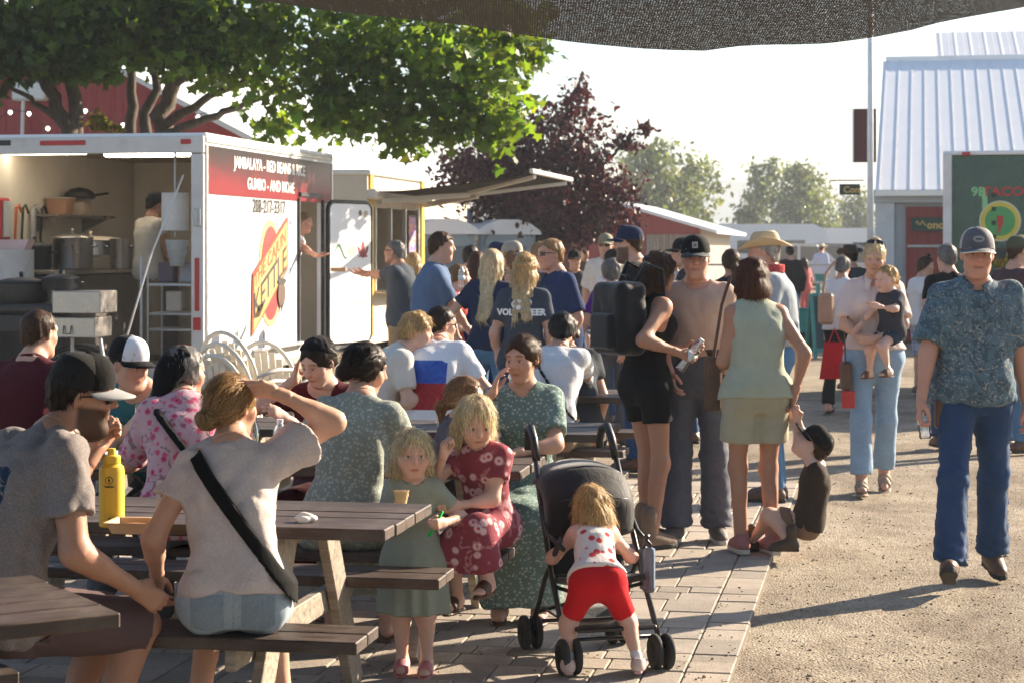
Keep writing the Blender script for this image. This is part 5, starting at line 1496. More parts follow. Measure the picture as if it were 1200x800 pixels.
for yy, m_, lab in ((-.35, TUB, 'brown plastic tub at the near end of the trailer shelf'), (.12, TUBL, 'pale plastic tub at the far end of the trailer shelf')):
    o = grid_thing('plastic_tub', lab, 'tub', *[-6.27 - 2.25, 17.95 + 2.2 + yy]); o.location.z = 2.045
    k = MB(); k.lathe([(.13, 0), (.16, .16), (.165, .165)], 4, M=Matrix.Rotation(R(45), 4, 'Z')); k.build('bin', m_, o)
    k = MB(); k.box((0, 0, .172), (.26, .26, .014), bev=.006); k.build('lid', plain('lid_grey', (.40, .36, .32), .5), o)
o = grid_thing('wok', 'dark wok turned over on the tubs of the trailer shelf', 'pan', -6.27 - 2.2, 17.95 + 2.25); o.location.z = 2.225
k = MB(); k.lathe([(.17, 0), (.15, .06), (.10, .10), (0, .12)], 20); k.build('bowl', BLACKM, o, smooth=True); k = MB(); k.tube([(.15, 0, .03), (.36, -.1, .05)], .014, 8); k.build('handle', BLACKM, o)
hw = grid_thing('water_heater', 'white boxy water heater with a round duct on the trailer end wall', 'heater', -6.27 - 1.25, 17.95 + 4.1); hw.location.z = 0
k = MB(); k.box((0, 0, 1.95), (.52, .34, .8), bev=.02); k.build('casing', plain('heater_white', (.62, .58, .52), .4), hw)
k = MB(); k.tube([(-.1, 0, 2.35), (-.1, 0, 2.5), (-.22, -.05, 2.6)], .085, 12); k.build('duct', plain('duct', (.6, .58, .55), .4), hw, smooth=True)
k = MB(); k.tube([(.1, -.18, 2.3), (.13, -.2, 1.9), (.08, -.2, 1.6)], .008, 6); k.build('cable', BLACKP, hw)
fk = grid_thing('first_aid_kit', 'red and clear first aid case hanging on the trailer inside wall', 'case', -6.27 - Wd + .12, 17.95 + .55); 
k = MB(); k.box((0, 0, 1.98), (.10, .30, .42), bev=.02); k.build('case', REDP, fk); k = MB(); k.box((.055, .05, 1.98), (.015, .18, .36), bev=.006); k.build('window', plain('kit_clear', (.5, .52, .5), .2), fk)
for i, (yy, c_, lab) in enumerate(((1.0, (.55, .12, .03), 'orange hose'), (1.16, (.02, .05, .03), 'dark green hose'), (1.42, (.35, .34, .32), 'steel braided hose'), (1.62, (.03, .03, .03), 'black cable'))):
    o = grid_thing('hose', lab + ' hanging down the trailer inside wall', 'hose', -6.27 - Wd + .08, 17.95 + yy); o.location.z = 0
    k = MB(); k.tube([(.02, .12, 2.05), (.03, .02, 2.13), (.03, -.04, 2.1), (.02, -.05, 1.8), (.04, -.02, 1.5), (.03, .05 + i * .02, 1.25)], .014 if i != 2 else .024, 8); k.build('hose_line', plain('hose%d' % i, c_, .5), o, smooth=True)
def pot(name, label, loc, r, h, m, lid=None, cat='pot', handles=True):
    o = thing(name, label, cat, loc, YAW); k = MB(); k.lathe([(0, 0), (r * .94, 0), (r, .02), (r, h), (r * 1.03, h + .008), (r * .97, h + .008), (r * .96, .03), (0, .03)], 28); k.build('bowl', m, o, smooth=False, auto=40)
    if lid: k = MB(); k.lathe([(r * 1.04, h + .01), (r * 1.0, h + .022), (r * .5, h + .05), (0, h + .058)], 28); k.lathe([(.0, h + .11), (.02, h + .105), (.018, h + .06)], 10); k.build('lid', lid, o, smooth=True)
    if handles:
        for e in (-1, 1): k = MB(); k.tube([(e * r, -.05, h * .75), (e * (r + .045), -.04, h * .78), (e * (r + .045), .04, h * .78), (e * r, .05, h * .75)], .009, 6); k.build('handle', m, o, smooth=True)
    return o
cz_ = zf + .92
def inside(du, dv, z): p = G(-6.27 + du, 17.95 + dv); return (p[0], p[1], z)
pot('stock_pot', 'steel stock pot on the counter inside the trailer', inside(-1.75, 1.0, cz_), .20, .30, STEEL, STEEL)
pot('food_warmer', 'large shallow steel food warmer with its lid raised above the counter', inside(-1.85, 1.7, cz_ + .12), .38, .16, STEEL, plain('lid_cream', (.62, .54, .42), .4))
pot('slow_cooker', 'black slow cooker on the trailer counter', inside(-2.05, .75, cz_), .17, .22, BLACKM, BLACKM)
pot('jug', 'dark coffee jug near the vendor', inside(-1.42, 1.45, cz_), .11, .30, STEEL, None, 'jug')
# bucket, griddle, towel roll etc. at the rear opening
o = pot('bucket', 'white plastic bucket with a paper tray on it, at the trailer rear', inside(-2.02, .18, 1.33), .20, .34, plain('bucket_white', (.62, .60, .57), .45), None, 'bucket', False)
k = MB(); k.tube([(-.2, -.02, .28), (-.17, -.12, .1), (0, -.2, .03), (.17, -.12, .1), (.2, -.02, .28)], .004, 6); k.build('handle', GALV, o)
o = thing('paper_tray', 'red checked paper tray standing on the white bucket', 'tray', inside(-2.0, .18, 1.675), YAW); k = MB(); k.prism([(-.13, 0), (.13, 0), (.18, .10), (-.18, .10)], -.08, .08); k.build('tray', cloth('check_paper', (.75, .7, .66), lambda nt, co, c: mix(nt, ramp(nt, N(nt, 'ShaderNodeTexChecker', Scale=40).outputs['Fac'], [(.4, 0), (.6, .7)]), c, (.5, .03, .03))), o)
o = thing('side_bench', 'low metal work bench under the white bucket', 'bench', inside(-2.1, .18, 0), YAW)
k = MB(); k.box((0, 0, 1.31), (.9, .5, .03), bev=.004); k.build('top', STEEL, o)
for x in (-.4, .4):
    for y in (-.2, .2): k = MB(); k.tube([(x, y, 0), (x, y, 1.3)], .015, 8); k.build('leg', GALV, o)
o = thing('cook_stove', 'black outdoor burner stove with folding steel shelf, behind the trailer opening', 'stove', (G(-7.50, 17.0)), YAW)
k = MB(); k.box((-.12, 0, 1.02), (.66, .46, .18), bev=.02); k.build('burner_box', BLACKM, o); k = MB(); k.box((-.14, 0, 1.15), (.74, .52, .08), bev=.02); k.build('lid_rim', BLACKM, o)
k = MB(); k.box((.44, -.05, 1.21), (.46, .40, .20), bev=.008); k.build('wind_screen', STEEL, o); k = MB(); k.box((.40, -.05, .985), (.44, .40, .18), bev=.008); k.build('front_panel', STEEL, o)
k = MB(); k.tube([(.33, -.26, 1.0), (.33, -.28, .93), (.40, -.28, .93), (.40, -.26, 1.0)], .006, 6); k.build('latch', BLACKM, o)
for x in (-.40, .10, .30, .56):
    k = MB(); k.tube([(x, 0, .92), (x + (.16 if x > .5 else 0), 0, .0)], .018, 8); k.build('leg', GALV if x > .2 else BLACKM, o)
for du, lab in ((-1.98, 'wide black pot with a lid on the left burner'), (-1.60, 'wide black pot with a lid on the right burner')):
    pot('black_pot', lab, G(-6.27 + du + .54, 17.04, 1.19 if du < -1.8 else 1.313), .235 if du < -1.8 else .17, .18 if du < -1.8 else .09, BLACKM, BLACKM)
o = thing('drum_fan', 'round drum fan on the ground below the stove', 'fan', G(-7.22, 17.25), YAW); Mf = Matrix.Translation((0, 0, .42)) @ Matrix.Rotation(R(90), 4, 'X')
k = MB(); k.lathe([(.36, -.12), (.40, -.11), (.40, .11), (.36, .12), (.36, -.12)], 32, M=Mf); k.build('housing', BLACKM, o, smooth=True)
k = MB()
for i in range(9): r_ = .04 + i * .038; k.tube([Mf @ Vector((r_ * math.cos(t), r_ * math.sin(t), .125)) for t in [6.2832 * j / 28 for j in range(28)]], .003, 5, closed=True)
for i in range(12): a = 6.2832 * i / 12; k.tube([Mf @ Vector((.03 * math.cos(a), .03 * math.sin(a), .128)), Mf @ Vector((.36 * math.cos(a), .36 * math.sin(a), .125))], .003, 5)
k.build('grille', GALV, o)
for i in range(4):
    k = MB(); a = 1.5708 * i; k.sheet(lambda u, v: Mf @ Vector(((.05 + .28 * u) * math.cos(a + v * .8), (.05 + .28 * u) * math.sin(a + v * .8), .03 + .05 * v)), 4, 4); k.build('blade', GALV, o)
k = MB(); k.box((0, 0, .02), (.5, .34, .04), bev=.01); k.build('foot', BLACKM, o)
o = thing('guy_line', 'pale cord stretched from the trailer post down to the ground', 'cord', G(-6.5, 17.6), YAW)
k = MB(); k.tube([(.03, .30, 2.38), (-.15, -.1, 1.6), (-.42, -.7, .0)], .009, 6); k.build('line', plain('cord_pale', (.6, .58, .54), .7), o)
o = thing('paper_roll', 'white paper towel roll hanging by the trailer post', 'paper roll', inside(-.38, .22, 0), YAW)
k = MB(); k.lathe([(.02, 1.86), (.13, 1.86), (.13, 2.22), (.02, 2.22)], 24); k.build('roll', plain('paper_white', (.62, .60, .57), .8), o, auto=40); k = MB(); k.tube([(0, 0, 1.8), (0, 0, 2.70)], .012, 8); k.build('rod', GALV, o)
o = thing('measuring_jug', 'translucent plastic jug below the paper roll', 'jug', inside(-.36, .22, 1.52), YAW); k = MB(); k.lathe([(.07, 0), (.11, .24), (.115, .25), (.10, .24), (.065, .01)], 20); k.build('bowl', plain('jug_clear', (.42, .46, .48), .3), o, smooth=True)
o = thing('pole_stand', 'thin metal pole standing at the trailer opening', 'pole', inside(-.60, -.1, 0), YAW); k = MB(); k.tube([(0, 0, 0), (0, 0, 1.62)], .014, 8); k.build('rod', GALV, o); k = MB(); k.box((0, 0, .22), (.22, .16, .44), bev=.02); k.build('weight', plain('grey_box', (.25, .28, .29), .5), o)
for i, (du, dv, z, c_, lab) in enumerate(((-.42, .35, 1.08, (.45, .38, .3), 'pale carton on the low shelf by the post'), (-.30, .4, 1.36, (.3, .3, .34), 'grey tin on the low shelf by the post'), (-.52, .4, 1.36, (.12, .08, .10), 'dark jar on the low shelf by the post'))):
    o = thing('supply_box', lab, 'box', inside(du, dv, z), YAW); k = MB(); k.box((0, 0, .1), (.16, .14, .2), bev=.012); k.build('carton', plain('sup%d' % i, c_, .6), o)
o = thing('rack', 'low wire shelf rack inside the right post of the trailer', 'rack', inside(-.42, .42, zf), YAW)
for z in (.35, .50, .78): k = MB(); k.box((0, 0, z), (.5, .4, .02)); k.build('shelf', GALV, o)
for x in (-.24, .24):
    for y in (-.19, .19): k = MB(); k.tube([(x, y, 0), (x, y, .95)], .01, 6); k.build('post', GALV, o)
o = thing('propane_table', 'red topped table with tins at the left edge of the trailer', 'table', G(-8.75, 16.9), YAW)
k = MB(); k.box((0, 0, 1.05), (.62, .4, .03), bev=.006); k.build('top', REDP, o)
for x in (-.25, .25): k = MB(); k.tube([(x, 0, 0), (x * .8, 0, 1.04)], .016, 8); k.build('leg', GALV, o)
for i, (x, r_, h, c_) in enumerate(((-.2, .06, .26, (.35, .16, .05)), (.0, .07, .15, (.04, .04, .05)), (.14, .075, .19, (.10, .25, .28)))):
    p = G(-8.75 + x, 16.9, 1.067); o2 = thing('tin', ['brown bottle', 'black tin', 'teal tin'][i] + ' on the red topped table', 'tin', p, YAW); k = MB(); k.lathe([(r_, 0), (r_, h * .9), (r_ * .8, h), (0, h)], 18); k.build('can', plain('tin%d' % i, c_, .4), o2, auto=40)

# ---------------------------------------------------------------- yellow trailer with awning
YT = grid_thing('yellow_trailer', 'yellow food trailer with an open serving window, behind the white one', 'food trailer', -6.25, 23.9)
YEL = plain('yellow_paint', (.62, .42, .06), .4, var=.06); 
k = MB()
for (y0, y1, z0, z1) in ((0, .25, .5, 2.6), (2.7, 3.1, .5, 2.6), (.25, 2.7, .5, 1.15), (.25, 2.7, 2.2, 2.6)): k.box((-.03, (y0 + y1) / 2, (z0 + z1) / 2), (.06, y1 - y0, z1 - z0))
k.build('side_wall', CREAM, YT)
k = MB(); k.box((-1.2, .03, 1.55), (2.28, .06, 2.1)); k.build('rear_wall', CREAM, YT); k = MB(); k.box((-1.2, 1.55, 2.63), (2.5, 3.2, .06), bev=.015); k.build('roof', WHITE, YT)
k = MB(); k.box((-2.37, 1.55, 1.55), (.06, 2.98, 2.1)); k.box((-1.2, 3.07, 1.55), (2.28, .06, 2.1)); k.build('far_walls', CREAM, YT); k = MB(); k.box((-1.2, 1.55, .55), (2.26, 2.96, .08)); k.build('floor', STEEL, YT)
for yy in (.3, 1.1, 1.9, 2.66): k = MB(); k.box((.012, yy, 1.68), (.05, .05, 1.06)); k.build('window_post', ALU, YT)
k = MB(); k.box((.10, 1.5, 1.14), (.34, 2.5, .03), bev=.006); k.build('serving_shelf', STEEL, YT)
k = MB(); k.box((.03, 2.2, 1.82), (.03, .44, .62), bev=.006); po = k.build('poster_board', BLACKP, YT)
def poster_mat():
    m, nt, b, o = _new('poster'); co = coords(nt, (1, 1.5, 2.4), rot=(R(35), 0, 0)); n1 = noise(nt, co, 3.2, 3, .5, 1.2)
    nt.links.new(ramp(nt, n1, [(.35, (.05, .05, .35)), (.46, (.45, .35, .6)), (.52, (.75, .12, .12)), (.62, (.8, .5, .35)), (.75, (.75, .72, .75))]), b.inputs['Base Color']); return m
k = MB(); k.box((.048, 2.2, 1.82), (.006, .38, .56)); k.build('poster', poster_mat(), YT)
for yy in (.14, 2.95): k = MB(); k.box((.012, yy, 1.6), (.03, .16, 2.0)); k.build('corner_trim', YEL, YT)
wheel(YT, (-.14, 1.6, .32), .32, .2)
AW = grid_thing('awning', 'dark retractable awning reaching out from the yellow trailer', 'awning', -6.25, 23.9)
AWM = plain('awning_cloth', (.012, .012, .010), .9, var=.2, vs=4, bmp=.2); AWF = plain('awning_frame', (.62, .60, .56), .45, var=.05)
k = MB(); k.sheet(lambda u, v: (.06 + 2.0 * u, .05 + 3.1 * v, 2.40 + .22 * u - .05 * math.sin(math.pi * u) - .012 * math.sin(u * 9 + v * 3)), 16, 12); o = k.build('canopy', AWM, AW, smooth=True); md = o.modifiers.new('t', 'SOLIDIFY'); md.thickness = .006
k = MB(); k.box((.06, 1.6, 2.36), (.14, 3.25, .13), bev=.03); k.build('roller_case', AWF, AW)
k = MB(); k.box((2.06, 1.6, 2.63), (.05, 3.2, .06), bev=.012); k.build('front_bar', AWF, AW)
for y0, y1 in ((.35, 1.35), (2.85, 1.9)):
    k = MB(); bar(k, (.08, y0, 2.28), (1.0, y1, 2.38), .06, .07); k.build('arm', AWF, AW); k = MB(); bar(k, (1.0, y1, 2.40), (2.04, y0, 2.57), .045, .05); k.build('forearm', AWF, AW)

# ---------------------------------------------------------------- portable toilets
PGREY = plain('potty_grey', (.22, .28, .32), .5, var=.06); PDARK = plain('potty_dark', (.12, .16, .19), .5); PROOF = plain('potty_roof', (.72, .73, .74), .5, var=.03)
def potty(label, loc, rz):
    o = thing('portable_toilet', label, 'toilet', loc, rz, 'portable toilets'); w_ = 1.1
    k = MB(); k.box((0, 0, 1.0), (w_, w_, 1.9), bev=.04); k.build('cabin', PGREY, o)
    k = MB(); k.box((0, -w_ / 2 - .012, .98), (.72, .03, 1.72), bev=.01); d_ = k.build('door', PDARK, o); k = MB(); k.box((.28, -w_ / 2 - .04, 1.0), (.06, .03, .14), bev=.008); k.build('handle', BLACKP, d_)
    arc = [(-.46, 1.72), (.46, 1.72)] + [(.46 * math.cos(t), 1.72 + .36 * math.sin(t)) for t in [math.pi * i / 12 for i in range(1, 12)]]
    k = MB(); k.prism(arc, -w_ / 2 - .008, -w_ / 2 - .045); k.build('arch_panel', PGREY, o)
    for e in (-1, 1):
        for i in range(4): k = MB(); k.box((e * (w_ / 2 + .006), -.28, 1.62 + i * .06), (.02, .42, .03)); k.build('vent_slat', PDARK, o); k = MB(); k.box((e * (w_ / 2 + .006), .24, 1.62 + i * .06), (.02, .42, .03)); k.build('vent_slat', PDARK, o)
    k = MB(); prof = [(-.62, 1.93), (-.60, 2.0), (-.42, 2.12), (-.18, 2.20), (.18, 2.20), (.42, 2.12), (.60, 2.0), (.62, 1.93)]
    k.prism(list(reversed(prof)), -.64, .62); k.build('roof', PROOF, o)
    k = MB(); k.tube([(-.42, .35, 1.9), (-.42, .35, 2.42)], .055, 12); k.build('vent_pipe', PGREY, o, smooth=True)
    k = MB(); k.box((0, 0, .03), (1.16, 1.16, .06)); k.build('skid', PDARK, o)
potty('grey portable toilet with white roof, the right one of the pair', at(583, 36.5), R(20)); potty('grey portable toilet half hidden behind the yellow trailer', at(511, 35.5), R(20))

# ---------------------------------------------------------------- red barn with white metal roof
def metal(name, col, freq, axis, rough=.4, var=.06, depth=.02):
    """ribbed sheet metal: ribs across one object axis"""
    m, nt, b, o = _new(name); co = coords(nt); sp = nt.nodes.new('ShaderNodeSeparateXYZ'); nt.links.new(co, sp.inputs[0])
    fr = mth(nt, 'FRACT', mth(nt, 'MULTIPLY', sp.outputs['XYZ'.index(axis)], freq)); h = ramp(nt, fr, [(0, 1), (.08, 1), (.12, 0), (.5, 0), (.53, .4), (.56, 0), (.88, 0), (.94, 1)])
    n1 = noise(nt, co, 1.2, 5, .6); c = ramp(nt, n1, [(.3, [x * (1 - var) for x in col]), (.7, [min(1, x * (1 + var)) for x in col])])
    nt.links.new(c, b.inputs['Base Color']); b.inputs['Roughness'].default_value = rough; b.inputs['Metallic'].default_value = .0; bump(nt, b, h, .7, depth); MATS[name] = m; return m
REDM = metal('red_siding', (.33, .022, .022), 3.3, 'X'); WROOF = metal('white_roof', (.72, .74, .77), 2.2, 'Y'); REDM2 = metal('red_siding_y', (.30, .035, .03), 4, 'X')
def gable(name, label, u0, u1, v0, v1, ze, zr, wall_m, side_m, roof_m, over=.35):
    o = grid_thing(name, label, 'building', 0, 0); um = (u0 + u1) / 2
    k = MB(); k.prism([(u0, 0), (u1, 0), (u1, ze), (um, zr), (u0, ze)], v0, v0 + .12); k.build('gable_wall', wall_m, o)
    for uu, nm in ((u1, 'side_wall'), (u0, 'back_wall')): k = MB(); k.box((uu - (.06 if uu == u1 else -.06), (v0 + v1) / 2 + .07, ze / 2), (.12, v1 - v0 - .14, ze - .03)); k.build(nm, side_m, o)
    sl_ = (zr - ze) / (u1 - um)
    for e in (1, -1):
        ue = um + e * (u1 - um + over); zz = ze - over * sl_
        k = MB(); vs = [(um, v0 - over, zr + .06), (ue, v0 - over, zz + .06), (ue, v1 + over, zz + .06), (um, v1 + over, zr + .06)]
        k.add(vs + [(x, y, z - .09) for x, y, z in vs], [(0, 1, 2, 3) if e > 0 else (3, 2, 1, 0), (7, 6, 5, 4), (0, 4, 5, 1), (1, 5, 6, 2), (2, 6, 7, 3), (3, 7, 4, 0)]); k.build('roof', roof_m, o)
    return o, um
bn, _u = gable('red_barn', 'long barn with a red gable and white metal roof behind the trees', -20.0, -8.9, 29.5, 43.0, 3.05, 5.9, REDM, CREAM, WROOF)
for i, vv in enumerate((31.5, 35.0, 38.5)):
    k = MB(); k.box((-8.89, vv, 1.7), (.04, .9, .7)); w_ = k.build('window', BLACKP, bn)
for u_ in range(7):
    k = MB(); x = -19.5 + u_ * 1.83; k.box((x, 29.47, 1.5), (.06, .04, 2.9)); k.build('wall_rib', REDM, bn)
k = MB(); k.box((-13.15, 29.4, 4.15), (.55, .22, .30), bev=.03); k.build('light_box', WHITE, bn); k = MB(); k.tube([(-13.25, 29.35, 4.0), (-13.25, 29.3, 3.2)], .03, 8); k.build('conduit', WHITE, bn)
sg_ = thing('string_lights', 'white bulb string lights hung across the red barn wall', 'lights', px3(0, 150, 29.0))
b0 = Vector(px3(0, 150, 29.0)); k = MB(); ptsl = [Vector(px3(-10 + 22 * i, 152 - 24 * abs(math.sin(i * .9 + .3)) , 29.0)) - b0 for i in range(13)]
k.tube(ptsl, .006, 5); k.build('wire', BLACKP, sg_)
for p in ptsl[::1]: k = MB(); k.lathe([(0, -.07), (.035, -.035), (.02, 0), (0, 0)], 10, tuple(p)); k.build('bulb', emis('bulb_glow', (1, .95, .85), 1.2), sg_, smooth=True)
# low red shed far behind the crowd
sd, _u = gable('red_shed', 'low red shed with a white roof behind the crowd', -9.9, -4.9, 55, 66, 2.25, 2.98, REDM2, WOODL, WROOF, .5)
k = MB(); k.box((-8.6, 54.96, 1.05), (.9, .06, 1.9)); k.build('door', plain('shed_door', (.14, .02, .02), .6), sd)
k = MB(); k.box((-7.2, 54.95, 1.3), (.7, .06, .6)); wn = k.build('window', plain('dark_glass', (.02, .025, .03), .1), sd); k = MB(); k.box((-7.2, 54.92, 1.3), (.06, .03, .6)); k.build('frame', WHITE, wn)
for i in range(16):
    k = MB(); k.box((-6.35 + .09 * i, 54.93, 1.05), (.07, .04, 2.0)); k.build('board', WOODL, sd)

# ---------------------------------------------------------------- white-roofed concession building on the right
CB = thing('concession_building', 'concession stand with white metal roof and red door on the right', 'building', (0, 0, 0))
BLUEG = plain('trim_grey', (.42, .46, .50), .5, var=.05); REDX = metal('red_door_metal', (.20, .014, .016), 6, 'X', depth=.03); WRX = plain('roof_white_paint', (.84, .85, .86), .4, var=.03, vs=2)
d0 = 36.0; xL = 6.62
k = MB(); k.box((xL + 5, d0 + 4, 1.35), (10, 7.9, 2.7)); k.build('wall', BLUEG, CB)
k = MB(); k.box((xL + .12, d0 - .04, 1.38), (.34, .10, 2.76), bev=.01); k.build('corner_post', plain('post_grey', (.50, .54, .58), .5), CB); k = MB(); k.box((xL + 5, d0 - .06, 2.62), (10.2, .12, .24), bev=.01); k.build('fascia', BLUEG, CB)
# roof: separate standing-seam panels
rv0, rz0, rv1, rz1 = d0 - .35, 2.72, d0 + 6.2, 5.63
k = MB(); vs = [(xL - .05, rv0, rz0), (xL + 10, rv0, rz0), (xL + 10.1, rv1, rz1), (xL + .10, rv1, rz1)]; k.add(vs + [(x, y + .02, z - .1) for x, y, z in vs], [(0, 1, 2, 3), (7, 6, 5, 4), (0, 4, 5, 1), (1, 5, 6, 2), (2, 6, 7, 3), (3, 7, 4, 0)]); rf = k.build('roof', WRX, CB)
sl_ = Vector((0, rv1 - rv0, rz1 - rz0)).normalized(); nn = Vector((0, -sl_.z, sl_.y))
for i in range(14):
    x = xL + .02 + i * .27; k = MB(); a = Vector((x, rv0, rz0)) + nn * .012; b = Vector((x + .15 * (1 - i * .05), rv1, rz1)) + nn * .012; bar(k, a, b, .025, .012, nn); k.build('roof_seam', WRX, rf)
    if i < 13:
        k = MB(); k.add([tuple(a + Vector((.02, 0, 0)) + nn * -.004), tuple(a + Vector((.25, 0, 0)) - nn * .004), tuple(b + Vector((.25, 0, 0)) - nn * .004), tuple(b + Vector((.02, 0, 0)) - nn * .004)], [(0, 1, 2, 3)])
        o_p = k.build('roof_panel', WRX, rf)
k = MB(); k.box((xL + 5.2, rv1 + .02, rz1 + .04), (10.1, .14, .10)); k.build('ridge_cap', WRX, rf)
k = MB(); k.box((xL + 6.2, rv1 + 3.0, 3.2), (9.6, 3, 4.4)); k.build('rear_gable', WRX, CB)
k = MB(); vs = [(xL + 1.3, rv1 + 1.2, 5.35), (xL + 11, rv1 + 1.2, 5.35), (xL + 11, rv1 + 4.6, 6.7), (xL + 1.3, rv1 + 4.6, 6.7)]; k.add(vs + [(x, y, z - .1) for x, y, z in vs], [(0, 1, 2, 3), (7, 6, 5, 4), (0, 4, 5, 1), (1, 5, 6, 2), (2, 6, 7, 3), (3, 7, 4, 0)]); k.build('rear_roof', metal('white_roof_x', (.74, .75, .77), 3, 'X'), CB)
k = MB(); k.box((xL + 1.02, d0 - .06, 1.22), (1.06, .06, 2.42)); dr = k.build('door', REDX, CB)
for z in (1.72, .72): k = MB(); k.box((xL + .98, d0 - .12, z), (.92, .05, .05), bev=.01); k.build('door_bar', GALV, dr)
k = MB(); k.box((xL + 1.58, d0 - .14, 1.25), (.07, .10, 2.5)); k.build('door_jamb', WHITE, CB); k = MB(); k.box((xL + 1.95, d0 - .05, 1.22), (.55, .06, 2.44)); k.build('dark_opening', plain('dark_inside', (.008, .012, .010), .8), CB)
k = MB(); k.box((xL + 1.0, d0 - .19, 2.11), (.82, .04, .24), bev=.006); sgn = k.build('sign_board', plain('sign_green', (.008, .045, .035), .6), CB)
GOLD = plain('sign_gold', (.55, .36, .10), .5)
FM = Matrix(((1, 0, 0, 0), (0, 0, -1, 0), (0, 1, 0, 0), (0, 0, 0, 1)))   # wall frame facing the camera
lettering('oncess', .19, CB, Matrix.Translation((xL + 1.12, d0 - .215, 2.095)) @ FM, GOLD, 1.0, .006)
k = MB(); k.tube([(xL + .66 + .03 * i, d0 - .22, 2.13 + .045 * math.sin(i * 1.9)) for i in range(7)], .014, 6); k.build('sign_flourish', GOLD, CB)
HS = thing('hanging_sign', 'small dark green hanging sign on a bracket beside the flagpole', 'sign', (0, 0, 0))
k = MB(); p = px3(1006, 222, 35.2); k.box((p[0], p[1], p[2]), (.36, .05, .19), bev=.006); k.build('board', MATS['sign_green'], HS); lettering('Con', .16, HS, Matrix.Translation((p[0] + .03, p[1] - .028, p[2] - .01)) @ FM, GOLD, 1.0, .004)
k = MB(); k.tube([(p[0] - .35, p[1], p[2] + .16), (p[0] + .25, p[1], p[2] + .16)], .012, 6); k.build('bracket', BLACKM, HS)
k = MB(); a = px3(1018, 128, 35.6); k.box((a[0], a[1], CAMZ + (290 - 159) * 35.6 / F), (.42, .10, .96), bev=.01); hd = k.build('loft_door', plain('maroon_paint', (.07, .010, .012), .6), CB)
k = MB(); k.box((a[0] - .20, a[1] - .06, CAMZ + (290 - 159) * 35.6 / F), (.025, .04, .96)); k.build('loft_door_trim', WHITE, hd)
for _o in (CB, HS):
    _c, _s = math.cos(YAW), math.sin(YAW); _o.rotation_euler = (0, 0, YAW); _o.location = (xL - (xL * _c - d0 * _s), d0 - (xL * _s + d0 * _c), 0)
FP = thing('flagpole', 'tall slim pale flagpole at the corner of the concession stand', 'flagpole', at(1020, 34.5))
k = MB(); k.tube([(0, 0, 0), (0, 0, 7.5)], [.06, .045], 14); k.build('pole', plain('pole_white', (.66, .70, .74), .35), FP, smooth=True); k = MB(); k.lathe([(.09, 0), (.09, .06), (.06, .1)], 14); k.build('base', GALV, FP, smooth=True)

# ---------------------------------------------------------------- green taco trailer
TT = thing('taco_trailer', 'dark green taco trailer with a round emblem at the right edge', 'food trailer', (5.0, 23.0, 0), R(-12.5))
TG = plain('taco_green', (.035, .085, .062), .28, var=.18, vs=1.6, coat=.2)
k = MB(); k.box((1.9, 1.2, 1.68), (3.76, 2.4, 2.16), bev=.01); k.build('body', TG, TT); k = MB(); k.box((1.9, 1.2, 2.785), (3.84, 2.46, .05), bev=.012); k.build('roof', WHITE, TT)
k = MB(); k.box((.03, -.02, 1.68), (.10, .10, 2.2), bev=.01); k.build('corner_post', plain('post_white', (.66, .64, .62), .4), TT); k = MB(); k.box((.24, -.03, 2.775), (.09, .05, .04)); k.build('marker_light', REDP, TT)
for vv in (1.7, 2.5): wheel(TT, (vv, .1, .34), .34, .2, 'y')
k = MB(); k.box((1.9, 1.2, .56), (3.7, 2.3, .12)); k.build('chassis', BLACKM, TT)
for i in range(5): k = MB(); k.box((.55, -.012, 2.30 - i * .16), (.05, .02, .05), bev=.005); k.build('rivet_plate', plain('dark_green', (.015, .04, .03), .4), TT)
tm = lambda x, z, o=.006: Matrix.Translation((x, -o, z)) @ FM
RT = plain('taco_red', (.5, .05, .035), .5); GT = plain('taco_pale_green', (.25, .55, .25), .5)
lettering('9B', .145, TT, tm(.36 + .02, 2.335), GT, 1.1, .004); lettering('TACOS', .145, TT, tm(.66 + .03, 2.335), RT, 1.15, .004)
decal(TT, 'cactus', [(.42, 2.14), (.48, 2.14), (.48, 2.38), (.42, 2.38)], Matrix.Translation((0, -.004, 0)) @ FM, GT)
decal(TT, 'emblem_ring', ellipse(.62, 2.0, .235, .235), Matrix.Translation((0, -.006, 0)) @ FM, plain('emblem_cream', (.62, .58, .40), .5)); decal(TT, 'emblem_band', ellipse(.62, 2.0, .215, .215), Matrix.Translation((0, -.010, 0)) @ FM, plain('emblem_yellow', (.62, .50, .06), .5)); decal(TT, 'emblem_field', ellipse(.62, 2.0, .17, .17), Matrix.Translation((0, -.014, 0)) @ FM, plain('emblem_green', (.08, .32, .10), .5))
decal(TT, 'emblem_pepper', [(.585, 2.06), (.655, 2.06), (.66, 1.99), (.635, 1.92), (.60, 1.86), (.585, 1.855), (.60, 1.92), (.585, 1.99)], Matrix.Translation((0, -.018, 0)) @ FM, RT)
k = MB(); k.box((1.0, -.03, 1.60), (.9, .06, .18)); k.build('menu_board', plain('menu_dark', (.03, .03, .03), .5), TT); lettering('HIL', .13, TT, Matrix.Translation((.78, -.066, 1.60)) @ FM, PRW)
k = MB(); k.box((1.5, -.16, 1.30), (2.2, .34, .04), bev=.006); k.build('serving_shelf', STEEL, TT)
